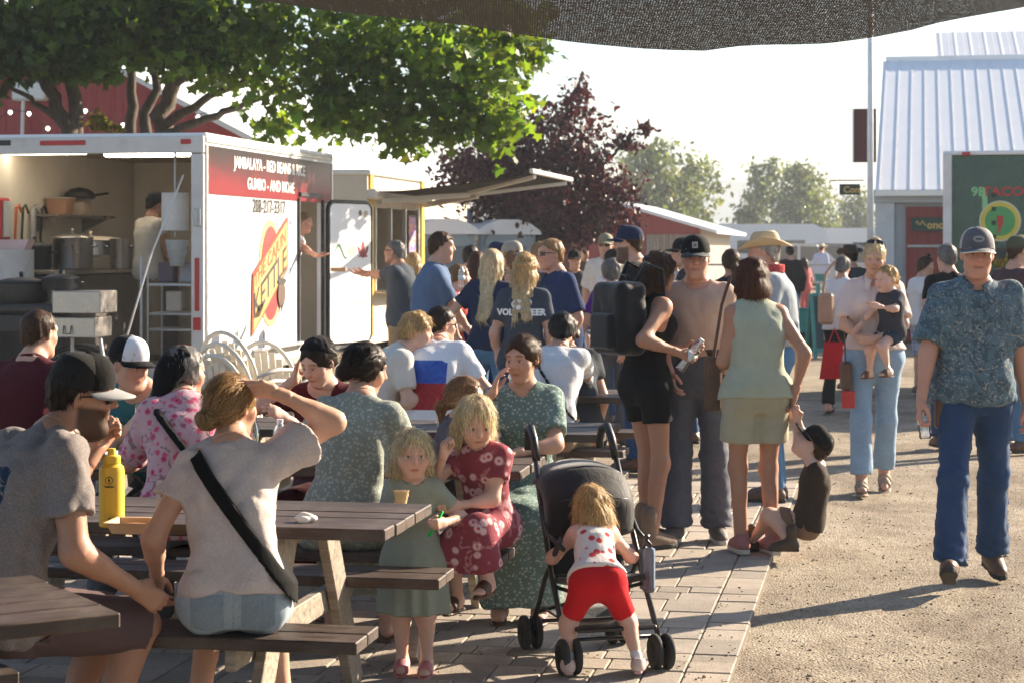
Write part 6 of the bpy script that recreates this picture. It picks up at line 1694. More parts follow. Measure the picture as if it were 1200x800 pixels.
# ================================================================== props
# shade cloth overhead
def shade_mat():
    m, nt, b, o = _new('shade_knit'); co = coords(nt)
    w1 = N(nt, 'ShaderNodeTexWave', Scale=34, Distortion=5.0, Detail=3, Detail__Scale=2.0); w1.bands_direction = 'X'; nt.links.new(co, w1.inputs['Vector'])
    w2 = N(nt, 'ShaderNodeTexWave', Scale=15, Distortion=6.0, Detail=2, Detail__Scale=3.0); w2.bands_direction = 'Y'; nt.links.new(co, w2.inputs['Vector'])
    n1 = noise(nt, co, 110, 3, .6); n2 = noise(nt, co, 3, 4)
    h = mth(nt, 'MULTIPLY', mth(nt, 'ADD', w1.outputs['Fac'], w2.outputs['Fac']), n1)
    nt.links.new(ramp(nt, h, [(.15, (.026, .025, .025)), (.6, (.058, .055, .054)), (.95, (.11, .105, .10))]), b.inputs['Base Color']); b.inputs['Roughness'].default_value = .85
    bump(nt, b, h, .6, .01)
    t = nt.nodes.new('ShaderNodeBsdfTransparent'); mx = nt.nodes.new('ShaderNodeMixShader')
    nt.links.new(ramp(nt, h, [(.80, 0), (.95, .5)]), mx.inputs[0]); nt.links.new(b.outputs[0], mx.inputs[1]); nt.links.new(t.outputs[0], mx.inputs[2])
    tr = nt.nodes.new('ShaderNodeBsdfTranslucent'); tr.inputs[0].default_value = (.07, .065, .062, 1); mx2 = nt.nodes.new('ShaderNodeMixShader'); mx2.inputs[0].default_value = .12
    nt.links.new(mx.outputs[0], mx2.inputs[1]); nt.links.new(tr.outputs[0], mx2.inputs[2]); nt.links.new(mx2.outputs[0], o.inputs[0]); return m
_ex = [-3.4, -1.6, -1.125, -.85, -.4, .1, .35, .49, .62, .74, .86, .98, 1.2, 1.36, 1.5, 1.6, 1.95, 3.6]; _ey = [-60, -14, 0, 8, 26, 42, 50, 55, 58, 58.5, 52, 49, 48, 44, 38, 30, 8, -40]
def _cloth(u, v):
    x = -3.3 + 6.8 * u; ze = CAMZ + (HOR - float(np.interp(x, _ex, _ey))) * 7.5 / F
    y = 7.5 + .10 * math.sin(x * 2.2) - 7.2 * v
    z = ze + .42 * v + .30 * (1 - v) * v * 1.2 - .006 * math.sin(x * 7 + v * 6) * (1 - v) - .03 * math.sin(x * 3.1 + 1) * math.sin(v * 5)
    return (x, y, z)
k = MB(); k.sheet(_cloth, 150, 60)
sc_o = k.build('shade_cloth', shade_mat(), smooth=True); tag(sc_o, 'sagging dark knitted shade cloth hanging over the top of the view', 'shade cloth')

# stroller
ST = thing('stroller', 'black folding stroller facing the camera with its canopy open', 'stroller', (.335, 8.26, 0), R(16)); ST.scale = (.93, .93, .93)
SBK = cloth('stroller_fabric', (.012, .012, .014), rough=.6, sheen=.3); STU = plain('stroller_tube', (.02, .02, .022), .35, var=.1); TYRE = plain('stroller_tyre', (.03, .03, .032), .7)
for e in (-1, 1):
    k = MB(); k.tube([(e * .215, -.30, .09), (e * .21, -.05, .40), (e * .20, .16, .72), (e * .19, .26, .90)], .013, 10); k.build('side_tube', STU, ST, smooth=True)
    k = MB(); k.tube([(e * .19, .24, .86), (e * .187, .29, .95), (e * .185, .345, 1.0), (e * .18, .40, .985), (e * .175, .425, .93), (e * .175, .42, .89)], .019, 10); k.build('handle', BLACKP, ST, smooth=True)
    k = MB(); k.tube([(e * .205, .26, .09), (e * .205, .05, .36), (e * .20, -.16, .56)], .012, 10); k.build('rear_leg', STU, ST, smooth=True)
    k = MB(); k.tube([(e * .20, -.20, .52), (e * .21, .0, .56), (e * .20, .16, .70)], .011, 8); k.build('arm_bar', STU, ST, smooth=True)
    for yy in (-.31, .27):
        for off in (-.028, .028):
            w_ = wheel(ST, (e * .21 + off, yy, .077), .077, .028, 'x', plain('stroller_rim', (.05, .05, .055), .4))
        k = MB(); k.tube([(e * .21 - .03, yy, .077), (e * .21 + .03, yy, .077)], .012, 8); k.tube([(e * .21, yy, .077), (e * .21, yy + (.03 if yy < 0 else -.03), .15)], .012, 8); k.build('fork', BLACKP, ST)
for a, b in (((-.21, -.27, .14), (.21, -.27, .14)), ((-.2, .24, .13), (.2, .24, .13)), ((-.21, -.05, .38), (.20, .05, .36)), ((-.2, .2, .18), (.2, -.1, .34)), ((.2, .2, .18), (-.2, -.1, .34))):
    k = MB(); seg(k, a, b, .009, 8); k.build('cross_tube', STU, ST, smooth=True)
k = MB(); k.sheet(lambda u, v: ((-.175 + .35 * u), -.20 + .26 * v + .03 * math.sin(u * 3.14), .40 - .03 * math.sin(u * math.pi) - .04 * v), 8, 8); s_ = k.build('seat', SBK, ST, smooth=True); s_.modifiers.new('t', 'SOLIDIFY').thickness = .025
k = MB(); k.sheet(lambda u, v: ((-.175 + .35 * u), .06 + .16 * v - .03 * math.sin(u * 3.14) * -1, .36 + .44 * v), 8, 8); s_ = k.build('backrest', SBK, ST, smooth=True); s_.modifiers.new('t', 'SOLIDIFY').thickness = .025
def _can(u, v):          # canopy: three ribs fanning forward
    a = R(-18 + 128 * v); x = -.205 + .41 * u; arch = math.sin(math.pi * u) ** .42
    r = .135 + .105 * arch - .020 * abs(math.sin(v * 9.42)) * arch
    return (x, .20 - math.sin(a) * (r + .02) , .62 + math.cos(a) * r * 1.02)
k = MB(); k.sheet(_can, 20, 16); s_ = k.build('canopy', SBK, ST, smooth=True); s_.modifiers.new('t', 'SOLIDIFY').thickness = .008
for v in (.33, .66, .99): k = MB(); k.tube([_can(i / 16, v) for i in range(17)], .006, 6); k.build('canopy_rib', STU, ST, smooth=True)
k = MB(); k.sheet(lambda u, v: (-.17 + .34 * u, -.10 + .34 * v, .20 - .07 * math.sin(math.pi * u) * math.sin(math.pi * v)), 8, 8); s_ = k.build('basket', SBK, ST, smooth=True); s_.modifiers.new('t', 'SOLIDIFY').thickness = .01
k = MB(); k.box((.0, -.30, .19), (.36, .09, .02), bev=.006); k.build('footrest', BLACKP, ST)
o = thing('blanket', 'folded pale blue blanket hanging from the right side of the stroller', 'blanket', (.545, 8.20, 0), R(16))
k = MB(); k.sheet(lambda u, v: (.012 * math.sin(u * 14), -.05 + .10 * u, .46 - .17 * v + .01 * math.sin(u * 9)), 12, 8); s_ = k.build('cloth', cloth('blanket_blue', (.15, .19, .25)), o, smooth=True); s_.modifiers.new('t', 'SOLIDIFY').thickness = .02

# things on the tables
def bottle(name, label, loc, prof, m, cap_=None, cat='bottle', n=24):
    o = thing(name, label, cat, loc); k = MB(); k.lathe(prof, n); k.build('vessel', m, o, smooth=False, auto=35)
    if cap_: k = MB(); k.lathe(cap_[0], n); k.build('cap', cap_[1], o, auto=35)
    return o
YB = plain('bottle_yellow', (.68, .49, .045), .38, var=.03)
p = px3(131, 605, 6.75); YBo = bottle('drink_flask', 'yellow insulated flask with black emblem on the front table', (p[0], p[1], .757), [(.0, 0), (.040, 0), (.043, .004), (.043, .185), (.040, .202), (.028, .212), (.0265, .215), (0, .215)], YB, ([(.030, .214), (.030, .236), (.027, .240), (.015, .242), (.013, .262), (.011, .264), (0, .264)], YB))
em = lambda pts, nm, z0: decal(YBo, nm, pts, Matrix.Translation((0, -.0445, z0)) @ FM, PRK, .001)
em([(x, y) for x, y in ellipse(0, 0, .013, .013)], 'emblem', .16); decal(YBo, 'emblem_field', ellipse(0, 0, .0105, .0105), Matrix.Translation((0, -.0458, .16)) @ FM, YB, .0008); decal(YBo, 'emblem_leaf', [(0, -.010), (.004, 0), (0, .010), (-.004, 0)], Matrix.Translation((0, -.0468, .16)) @ FM, PRK, .0008)
o = lettering('TAKEYA', .009, YBo, Matrix.Translation((0, -.0446, .138)) @ FM, PRK); lettering('32', .010, YBo, Matrix.Translation((0, -.0446, .03)) @ FM, PRK)
TR = thing('food_tray', 'pale paper food tray with leftovers on the front table', 'food tray', px3(164, 612, 6.62)[:2] + (.757,), R(-6))
TRM = plain('tray_pulp', (.62, .44, .27), .8, var=.05)
k = MB(); k.lathe([(.088, 0), (.106, .034), (.115, .036), (.115, .038), (.103, .037), (.085, .004), (0, .004)], 4, M=Matrix.Diagonal((1.25, .95, 1, 1)) @ Matrix.Rotation(R(45), 4, 'Z')); k.lathe([(.088, 0), (0, 0)], 4, M=Matrix.Diagonal((1.25, .95, 1, 1)) @ Matrix.Rotation(R(45), 4, 'Z')); k.build('tray', TRM, TR)
k = MB(); k.lathe([(.06, .008), (.05, .022), (.02, .028), (0, .028)], 12, c=(-.02, 0, 0)); k.build('food', plain('stew', (.35, .13, .04), .5, var=.4, vs=60, bmp=.6), TR, smooth=True)
PLF = plain('fork_white', (.72, .70, .66), .35)
def fork(label, loc, rot):
    o = thing('plastic_fork', label, 'fork', loc); o.rotation_euler = rot; k = MB(); k.sheet(lambda u, v: ((u - .5) * (.008 + .014 * max(0, v - .62) * 2.2), .12 * v, .006 * math.sin(v * 3.0)), 3, 10)
    a = k.build('handle', PLF, o); a.modifiers.new('t', 'SOLIDIFY').thickness = .002
    for i in range(4): k = MB(); bar(k, ((i - 1.5) * .0058, .118, .001), ((i - 1.5) * .0058, .158, .004), .003, .002); k.build('tine', PLF, o)
fork('white plastic fork sticking up out of the food tray', (TR.location.x + .05, TR.location.y - .02, .775), (R(70), R(8), R(10)))
GLS = glass('clear_glass', (.86, .90, .86), .04, .10)
def glass_bottle(label, px, py, d): 
    q_ = px3(px, py, d); o_b = bottle('glass_bottle', label, (q_[0], q_[1], .757), [(0, 0), (.029, 0), (.031, .01), (.031, .12), (.026, .15), (.0135, .19), (.012, .235), (.0135, .238), (.011, .24), (.010, .19), (.023, .15), (.028, .12), (.028, .012), (0, .008)], GLS)
    k = MB(); k.lathe([(0, .012), (.0265, .012), (.0265, .045), (0, .045)], 20); k.build("drink", plain("drink_amber", (.30, .20, .05), .1), o_b)
glass_bottle('clear glass soda bottle held by the man in teal', 161, 505, 9.05); glass_bottle('clear glass soda bottle beside the water bottle', 297, 510, 8.72)
WB = glass('pet_bottle', (.93, .95, .97), .12, .22)
def water_bottle(label, loc, rot=(0, 0, 0), s=1.0):
    o = thing('water_bottle', label, 'bottle', loc); o.rotation_euler = rot; o.scale = (s, s, s)
    k = MB(); k.lathe([(0, 0), (.028, 0), (.032, .008)] + [(.032 - .0025 * (i % 2), .02 + i * .011) for i in range(11)] + [(.032, .145), (.024, .172), (.0125, .188), (.0125, .196), (0, .196)], 20); k.build('vessel', WB, o, smooth=True)
    k = MB(); k.lathe([(.0145, .194), (.0145, .208), (0, .209)], 16); k.build('cap', plain('cap_white', (.75, .76, .78), .4), o); k = MB(); k.lathe([(.0328, .075), (.0328, .12)], 20); k.build('label_band', plain('label_pale', (.62, .70, .74), .5), o, smooth=True)
q_ = px3(328, 508, 8.55); water_bottle('clear water bottle with pale label standing on the second table', (q_[0], q_[1], .757)); q_ = px3(689, 440, 12.75); water_bottle('water bottle standing on the farthest picnic table', (q_[0], q_[1], .757))
o = thing('paper_plate', 'white paper plate with napkin near the glass bottle', 'plate', px3(150, 520, 9.0)[:2] + (.757,)); k = MB(); k.lathe([(0, .002), (.085, .002), (.115, .016), (.118, .018), (.113, .018), (.084, .005), (0, .005)], 28); k.build('dish', PLF, o, smooth=True)
k = MB(); k.box((.02, 0, .02), (.09, .07, .02), bev=.006); k.build('napkin', plain('napkin', (.7, .7, .7), .9), o)

# white plastic chairs, stacked by the trailer
CHM = plain('chair_cream', (.66, .60, .50), .42, var=.05)
def plastic_chair(label, loc, rz, tilt=0):
    o = thing('plastic_chair', label, 'chair', loc, rz, 'cream plastic garden chairs')
    k = MB(); k.sheet(lambda u, v: (-.22 + .44 * u, -.22 + .42 * v, .42 - .02 * math.sin(math.pi * u) + .015 * v), 8, 8); a = k.build('seat', CHM, o, smooth=True); a.modifiers.new('t', 'SOLIDIFY').thickness = .012
    for i in range(7):
        x0 = -.16 + .32 * i / 6; k = MB(); bar(k, (x0 * .95, .21, .44), (x0 * 1.05, .30, .84 - .13 * abs((i - 3) / 3) ** 2), .046, .012, (0, 1, 0)); k.build('back_slat', CHM, o)
    k = MB(); k.tube([(-.22, .20, .43)] + [(.24 * math.cos(math.pi - t), .25 + .09 * math.sin(t), .56 + .34 * math.sin(t)) for t in [math.pi * j / 14 for j in range(15)]] + [(.22, .20, .43)], .016, 8); k.build('back_rim', CHM, o, smooth=True)
    for e in (-1, 1):
        k = MB(); k.tube([(e * .25, .25, .60), (e * .28, .05, .635), (e * .27, -.18, .62), (e * .255, -.25, .56), (e * .25, -.24, .40)], .016, 8); k.build('armrest', CHM, o, smooth=True)
        for y0, y1 in ((-.22, -.27), (.18, .30)): k = MB(); k.tube([(e * .22, y0, .42), (e * .27, y1, 0)], [.020, .014], 8); k.build('leg', CHM, o, smooth=True)
    return o
for i in range(3):
    q_ = at(283 + 5 * i, 14.0 + .06 * i); plastic_chair(['lowest cream plastic chair in the stack beside the trailer', 'middle cream plastic chair in the stack beside the trailer', 'topmost cream plastic chair in the stack beside the trailer'][i], (q_[0], q_[1], .06 + .075 * i), R(152))
plastic_chair('single cream plastic chair right of the chair stack', at(328, 14.6), R(165)).location.z = .12
# boulder and grass tuft by the trailer
o = thing('boulder', 'upright grey speckled boulder between the picnickers and the stove', 'boulder', at(118, 13.0)); r_ = random.Random(3); k = MB()
def bl(u, v):
    a = 6.2832 * u; t = math.pi * v; rr = .20 + .03 * math.sin(3 * a + 1) * math.sin(t) + .02 * math.sin(5 * a + 2 * t); return (rr * .85 * math.cos(a) * math.sin(t), rr * .8 * math.sin(a) * math.sin(t), .46 - .50 * math.cos(t) * (1 + .03 * math.sin(4 * a)))
k.sheet(bl, 28, 18); k.build('stone', plain('granite', (.24, .235, .22), .9, var=.45, vs=55, bmp=.8), o, smooth=True)
o = thing('grass_clump', 'pale ornamental grass clump beside the boulder', 'grass', at(140, 12.7)); 
for i in range(16):
    a = r_.uniform(0, 6.28); l = r_.uniform(.5, .95); k = MB(); dx, dy = math.cos(a) * l * .35, math.sin(a) * l * .35
    k.add([(-.006, 0, 0), (.006, 0, 0), (dx * .4 + .006, dy * .4, l * .6), (dx * .4 - .006, dy * .4, l * .6), (dx, dy, l)], [(0, 1, 2, 3), (3, 2, 4)]); k.build('blade', plain('grass_yellow', (.34, .30, .09), .7), o)
# folding sign (A-frame) with chalk board
AF = thing('sandwich_board', 'teal framed chalkboard sandwich sign standing on the gravel', 'sign', at(978, 31.0), R(8)); TEAL = plain('teal_paint', (.02, .22, .22), .5)
for e in (-1, 1):
    Ma = Matrix.Translation((0, e * .24, 0)) @ Matrix.Rotation(R(e * 13), 4, 'X')
    k = MB(); k.box((0, 0, .56), (.72, .02, .86), Ma); b_ = k.build('board', plain('chalkboard', (.012, .035, .045), .7), AF)
    k = MB()
    for c, d_ in (((-.38, 0, .5), (.05, .035, 1.0)), ((.38, 0, .5), (.05, .035, 1.0)), ((0, 0, .985), (.70, .035, .05)), ((0, 0, .12), (.70, .035, .05))): k.box(c, d_, Ma)
    k.build('frame', TEAL, b_)
    if e < 0:
        k = MB(); k.box((.13, -.015, .42), (.34, .006, .30), Ma); k.build('notice', PRW, b_); k = MB(); k.box((.13, -.02, .42), (.22, .006, .2), Ma); k.build('notice_print', plain('notice_print', (.2, .25, .3), .5), b_)
        for i in range(3): k = MB(); k.tube([Ma @ Vector((-.28 + .045 * j, -.02, .86 - .09 * i + .018 * math.sin(j * 2.3 + i))) for j in range(11 - 2 * i)], .006, 5); k.build('chalk_line', plain('chalk%d' % (i % 2), (.42, .12, .16) if i == 0 else (.45, .45, .45), .9), b_)
o = thing('teal_bin', 'teal plastic tub beside the sandwich sign', 'tub', at(942, 33.0)); k = MB(); k.lathe([(.20, .30), (.26, .68), (.28, .69), (.25, .66), (.19, .32)], 20); k.build('bin', TEAL, o); k = MB(); k.box((0, 0, .15), (.4, .4, .3), bev=.02); k.build('stand', BLACKP, o)
# fence
FN = thing('pipe_fence', 'grey pipe rail fence beyond the far visitors', 'fence', at(940, 48.0))
for i in range(9): k = MB(); x = -3.6 + i * 1.1; k.tube([(x, 0, 0), (x, 0, 1.35)], .035, 8); k.build('post', GALV, FN)
for z in (.45, .85, 1.28): k = MB(); k.tube([(-3.9, 0, z), (5.6, 0, z)], .028, 8); k.build('rail', GALV, FN)
# parked vehicles far behind
def camper(label, px, d, L_, H_, rz, col):
    o = thing('camper_trailer', label, 'camper', at(px, d), R(rz)); m_ = plain('camper_' + str(px), col, .4, var=.04)
    k = MB(); k.prism([(-L_ / 2, .55), (L_ / 2 - .5, .55), (L_ / 2, 1.2), (L_ / 2 - .25, H_ - .2), (L_ / 2 - .7, H_), (-L_ / 2 + .2, H_), (-L_ / 2, H_ - .2)], -1.15, 1.15); k.build('body', m_, o)
    for x in (-L_ * .3, 0, L_ * .28): k = MB(); k.box((x, -1.155, H_ * .66), (.8, .02, .5), bev=.008); w_ = k.build('window', MATS['dark_glass'], o)
    k = MB(); k.box((L_ * .14, -1.155, 1.35), (.6, .02, 1.5)); k.build('door', plain('camper_door', (.6, .6, .6), .5), o); k = MB(); k.box((0, -1.16, 1.0), (L_ - .6, .012, .14)); k.build('stripe', plain('camper_stripe', (.25, .30, .36), .5), o)
    for x in (-.5, .4): wheel(o, (x, -1.0, .36), .36, .22, 'y')
camper('white camper trailer parked left of the cowboy hat', 872, 78, 6.5, 2.6, 0, (.70, .70, .70)); camper('long white camper parked behind the fence', 1005, 84, 7.0, 2.5, 0, (.66, .68, .70))
def pickup(label, px, d, col, rz=0):
    o = thing('pickup_truck', label, 'truck', at(px, d), R(rz)); m_ = plain('truck_' + str(px), col, .3, coat=.5, var=.05)
    k = MB(); k.prism([(-2.7, .55), (2.7, .55), (2.75, .95), (2.6, 1.12), (1.25, 1.2), (.55, 1.82), (-.85, 1.85), (-1.05, 1.2), (-2.75, 1.2)], -.95, .95); k.build('body', m_, o)
    for a in ([(1.02, 1.22), (.50, 1.72), (-.05, 1.74), (-.05, 1.22)], [(-.15, 1.22), (-.15, 1.74), (-.78, 1.75), (-.93, 1.22)]): k = MB(); k.prism(a, -.958, -.94); k.build('window', MATS['dark_glass'], o)
    for x in (-1.7, 1.75): wheel(o, (x, -.86, .38), .38, .25, 'y')
    for x, m2 in ((2.72, PRW), (-2.74, REDP)): k = MB(); k.box((x, -.75, .98), (.06, .25, .16)); k.build('headlight' if x > 0 else 'tail_light', m2, o)
pickup('silver pickup truck parked behind the distant man in pale blue', 935, 70, (.42, .44, .46)); pickup('dark blue pickup parked beside the silver one', 985, 74, (.05, .07, .12)); pickup('white pickup truck by the far camper', 905, 88, (.65, .65, .66))
o = thing('flower_planter', 'round wooden planter with yellow flowers at the taco trailer shelf', 'planter', px3(1178, 318, 22.3)); k = MB(); k.lathe([(.09, -.12), (.12, .02), (.11, .03), (0, .02)], 16); k.build('pot', WOODL, o)
foliage('flowers', [(0, 0, .08, .13, .1, .08)], 160, .05, leaf_mat('flower_leaf', (.35, .25, .04), .4), o, 8)
# small things left on the tables
def paper_cup(label, u, v, col):
    p = G(u, v); bottle('paper_cup', label, (p[0], p[1], .757), [(0, 0), (.028, 0), (.039, .095), (.041, .097), (.038, .097), (.028, .01), (0, .008)], plain('cup_' + label.split()[0], col, .6), None, 'cup')
paper_cup('white paper cup near the right end of the second table', -1.85, 8.78, (.72, .70, .66)); paper_cup('red paper cup on the third picnic table', -2.1, 10.4, (.45, .04, .03)); paper_cup('blue paper cup on the farthest picnic table', -2.3, 12.9, (.10, .2, .4))
for i, (u, v, lab) in enumerate(((-1.95, 6.62, 'crumpled white napkin on the front table'), (-2.35, 8.5, 'crumpled white napkin on the second table'))):
    p = G(u, v, .757); f_ = Sdf().add(ell((0, 0, .012), (.045, .032, .014))).disp(lambda P: .008 * ridge(P, 70, i)); V_, Q_ = nets(f_, (-.08, -.07, -.02), (.08, .07, .06), .006); o = mesh_np('napkin', V_, Q_, plain('napkin', (.7, .7, .7), .9)); o.location = p; tag(o, lab, 'napkin')
# ================================================================== people
def Wp(px, py, d): return ('w',) + px3(px, py, d)
def pat_dots(c2, sc, th=.25, amt=.9, warp=0.0):
    def f(nt, co, c):
        v = voro(nt, co, sc); return mix(nt, ramp(nt, v.outputs['Distance'], [(th * .75, amt), (th, 0)]), c, c2)
    return f
def pat_floral(cols, sc):
    def f(nt, co, c):
        n0 = noise(nt, co, sc * .5, 3, .6, 2.0); v = voro(nt, co, sc); 
        c = mix(nt, ramp(nt, v.outputs['Distance'], [(.30, 1), (.42, 0)]), c, cols[0])
        c = mix(nt, ramp(nt, v.outputs['Distance'], [(.10, 1), (.17, 0)]), c, cols[1])
        return mix(nt, ramp(nt, n0, [(.56, 0), (.62, .85)]), c, cols[2])
    return f
def pat_streak(c2, c3, sc):
    def f(nt, co, c):
        n0 = noise(nt, co, sc, 3, .5, 3.0); n1 = noise(nt, co, sc * .6, 2, .5, 2.0)
        c = mix(nt, ramp(nt, n1, [(.5, 0), (.56, .75)]), c, c3)
        return mix(nt, ramp(nt, n0, [(.58, 0), (.63, .8)]), c, c2)
    return f
def pat_heather(c2, amt=.5):
    def f(nt, co, c): return mix(nt, ramp(nt, noise(nt, co, 260, 2, .5), [(.45, 0), (.65, amt)]), c, c2)
    return f
def pat_plaid(c2, sc):
    def f(nt, co, c):
        sp = nt.nodes.new('ShaderNodeSeparateXYZ'); nt.links.new(co, sp.inputs[0])
        for ax in (0, 2):
            fr = mth(nt, 'FRACT', mth(nt, 'MULTIPLY', sp.outputs[ax], sc)); c = mix(nt, ramp(nt, fr, [(.3, 0), (.34, .5), (.6, .5), (.64, 0)]), c, c2)
        return c
    return f
def box_print(lo, hi, cols, sc=30):
    """a printed rectangle on a garment, limits in garment coordinates"""
    def f(nt, co, c):
        sp = nt.nodes.new('ShaderNodeSeparateXYZ'); nt.links.new(co, sp.inputs[0]); m = None
        for i in range(3):
            for v, op in ((lo[i], 'GREATER_THAN'), (hi[i], 'LESS_THAN')):
                if v is None: continue
                t = mth(nt, op, sp.outputs[i], v); m = t if m is None else mth(nt, 'MULTIPLY', m, t)
        n0 = noise(nt, co, sc, 3, .6, 1.5)
        return mix(nt, m, c, ramp(nt, n0, cols))
    return f
def denim(name, col, worn=.35):
    def f(nt, co, c):
        c = mix(nt, ramp(nt, noise(nt, co, 3.5, 4, .6), [(.4, 0), (.7, worn)]), c, [min(1, x * 1.9 + .04) for x in col])
        return mix(nt, .35, c, ramp(nt, noise(nt, coords(nt, (1, 1, .1)), 420, 2), [(.35, [x * .55 for x in col]), (.65, [min(1, x * 1.5) for x in col])]))
    return cloth(name, col, f, rough=.8, sheen=.1)
JEAN = denim('denim_blue', (.020, .052, .125)); JEANL = denim('denim_light', (.22, .32, .43)); JEANG = denim('denim_grey', (.085, .095, .125)); JEANM = denim('denim_mid', (.07, .16, .28)); SHD = denim('denim_shorts', (.27, .33, .38), .5)
LEA = plain('brown_leather', (.10, .05, .028), .5, var=.3, vs=14); TANL = plain('tan_suede', (.20, .14, .10), .8, var=.15, vs=20); SOLEW = plain('sole_white', (.55, .52, .48), .7, var=.1, vs=20, dirt=.3); SOLED = plain('sole_dark', (.03, .028, .026), .8)
BLACKC = cloth('black_cotton', (.010, .010, .011)); WHITEC = cloth('white_cotton', (.70, .71, .73), trans=.15); NAVY = cloth('navy_cotton', (.018, .028, .065)); CHAR = cloth('charcoal_cotton', (.045, .052, .062)); MAROON = cloth('maroon_cotton', (.075, .010, .016)); KHAKI = cloth('khaki_cotton', (.25, .19, .12)); GREYP = cloth('grey_trousers', (.10, .10, .11)); SAGE = cloth('sage_cotton', (.36, .385, .30)); SAGE2 = cloth('sage_shorts', (.35, .335, .245))
SNK = lambda m, sm=None: dict(t='sneaker', m=m, sm=sm or SOLEW)
BRSHOE = dict(t='sneaker', m=LEA, sm=SOLED); GRSHOE = dict(t='sneaker', m=plain('grey_shoe', (.10, .09, .08), .7, vs=20), sm=SOLEW)
SIT = dict(rf=(.12, .40, .085), lf=(-.12, .40, .085))
# ---- foreground left
c = person('bearded man in black and grey cap and grey tee, seated at the left edge', (-1.60, 6.22, 0), -50, 1.84, q=0, skin='tan', pel=(0, 0, .545), lean=15, slouch=.05, head=(30, -6, 4), lh=Wp(112, 528, 6.72), rh=Wp(160, 690, 6.25), lp=(0, -.3, -1), rp=(.3, -.6, -.4), lc=1.1, rc=.6,
           top=dict(m=cloth('grey_tee', (.185, .160, .155), lambda nt, co, c: box_print((-.09, None, .90), (.12, -.02, 1.04), [(.42, (.20, .18, .18)), (.47, (.02, .04, .07))], 24)(nt, co, pat_heather((.36, .33, .33))(nt, co, c))), hem=.0, sl=.62, sfl=.014, dfl=.02, fold=1.6), bot=dict(t='shorts', m=cloth('mauve_shorts', (.11, .075, .075)), len=1.0), shoe=BRSHOE, hair=dict(t='short', c='dark'), beard=dict(c='dark', len=.014, a=.9), fat=1.04, seed=2, rf=(.12, .26, .085), lf=(-.12, .24, .085), eyes=False)
cap(c, BLACKC, plain('cap_mesh', (.012, .011, .011), .8, bmp=.5, vs=60), plain('cap_brim_grey', (.30, .31, .32), .8), tilt=-6); sunglasses(c)
fork('white plastic fork held by the bearded man above his bottle', handpt(c, 'l', .09, .02, .02), (R(-82), R(10), R(20)))
c = person('woman in pale heather tee and denim shorts with her hand raised to her brow', (-.90, 6.47, 0), 4, 1.62, 'f', q=0, skin='warm', pel=(0, 0, .54), lean=8, side=-2, slouch=.03, head=(38, -4, 0), rh=Wp(322, 458, 6.60), rp=(.85, .35, .1), rhd=(-.95, .1, .1), rhn=(.1, -.9, -.4), rc=.25, lh=Wp(185, 682, 6.62), lc=.5,
           top=dict(m=cloth('heather_tee', (.50, .43, .42), pat_heather((.66, .62, .60), .6)), hem=.15, sl=.48, sfl=.016, flare=.03, fold=2.0), bot=dict(t='shorts', m=SHD, len=.62, off=.014), shoe=dict(t='flip', m=LEA), hair=dict(t='bun', c='sandy', b=(-.012, -.120, -.052), br=.042, n=1500), seed=3, rf=(.14, .36, .085), lf=(-.16, .36, .085), fat=1.0)
band(c, c['bot'], (1, 0, 0), c['pel'], .008, 'seam', MATS.get('denim_pocket') or denim('denim_pocket', (.19, .24, .285), .4), .003, -.2, .4, c['bot_o'])
for e in (-1, 1): patch(c, c['bot'], c['tpt'](.10, e * .082, -.02), (1, 0, 0), (0, -.1, 1), .105, .11, denim('denim_pocket', (.19, .24, .285), .4), 'pocket', .004, parent=c['bot_o'], taper=.3)
band(c, c['torso'](.020, .0, .98), (.80, -.02, .60), c['tpt'](.62), .042, 'crossbody_strap', BLACKC, .024, -.02, 1.1)
# ---- second row
PINK = cloth('pink_floral', (.60, .38, .42), pat_floral([(.62, .10, .20), (.35, .02, .08), (.22, .14, .15)], 26))
c = person('woman in pink floral top with black snood and grey hair, back turned', (-1.37, 8.30, 0), 8, 1.62, 'f', q=1, pel=(0, 0, .55), lean=10, slouch=.05, head=(58, -2, 0), rh=(.16, .40, .78), lh=(-.16, .40, .78), top=dict(m=PINK, hem=-.02, sl=.9, flare=.05), bot=dict(m=GREYP), shoe=BRSHOE, hair=dict(t='short', c='grey', side=1, th=.014), seed=4, eyes=False, fat=1.08, **SIT)
make_hair(c, dict(t='scarf', m=BLACKC, th=.016, front=(-.01, .12), nape=(-.02, -.12), tail=.13))
band(c, c['torso'](.026, .0, .98), (.78, 0, .62), c['tpt'](.62), .03, 'crossbody_strap', BLACKC, .014, 0, 1.1)
c = person('balding man in maroon shirt seated with his back turned at far left', (-2.46, 9.95, 0), -18, 1.80, q=1, pel=(0, 0, .56), lean=10, head=(12, -6, 0), rh=Wp(112, 506, 9.9), rp=(1, -.2, -.3), lh=(-.2, .42, .78), top=dict(m=MAROON, hem=0, sl=.7, collar=1), bot=dict(m=GREYP), shoe=BRSHOE, hair=dict(t='short', c='brown', th=.007, mess=.002), seed=5, eyes=False, fat=1.06, **SIT)
c = person('person in teal shirt and black and white cap leaning on the second table', (-1.74, 9.68, 0), 172, 1.74, q=1, pel=(0, 0, .55), lean=24, slouch=.05, head=(-62, -12, 0), rh=Wp(153, 500, 9.12), lh=(-.25, .45, .78), top=dict(m=cloth('teal_cotton', (.035, .15, .17)), hem=0, sl=.7), bot=dict(m=GREYP), shoe=BRSHOE, hair=dict(t='short', c='dark'), seed=6, **SIT)
cap(c, plain('cap_white', (.7, .7, .7), .8), BLACKC, BLACKC)
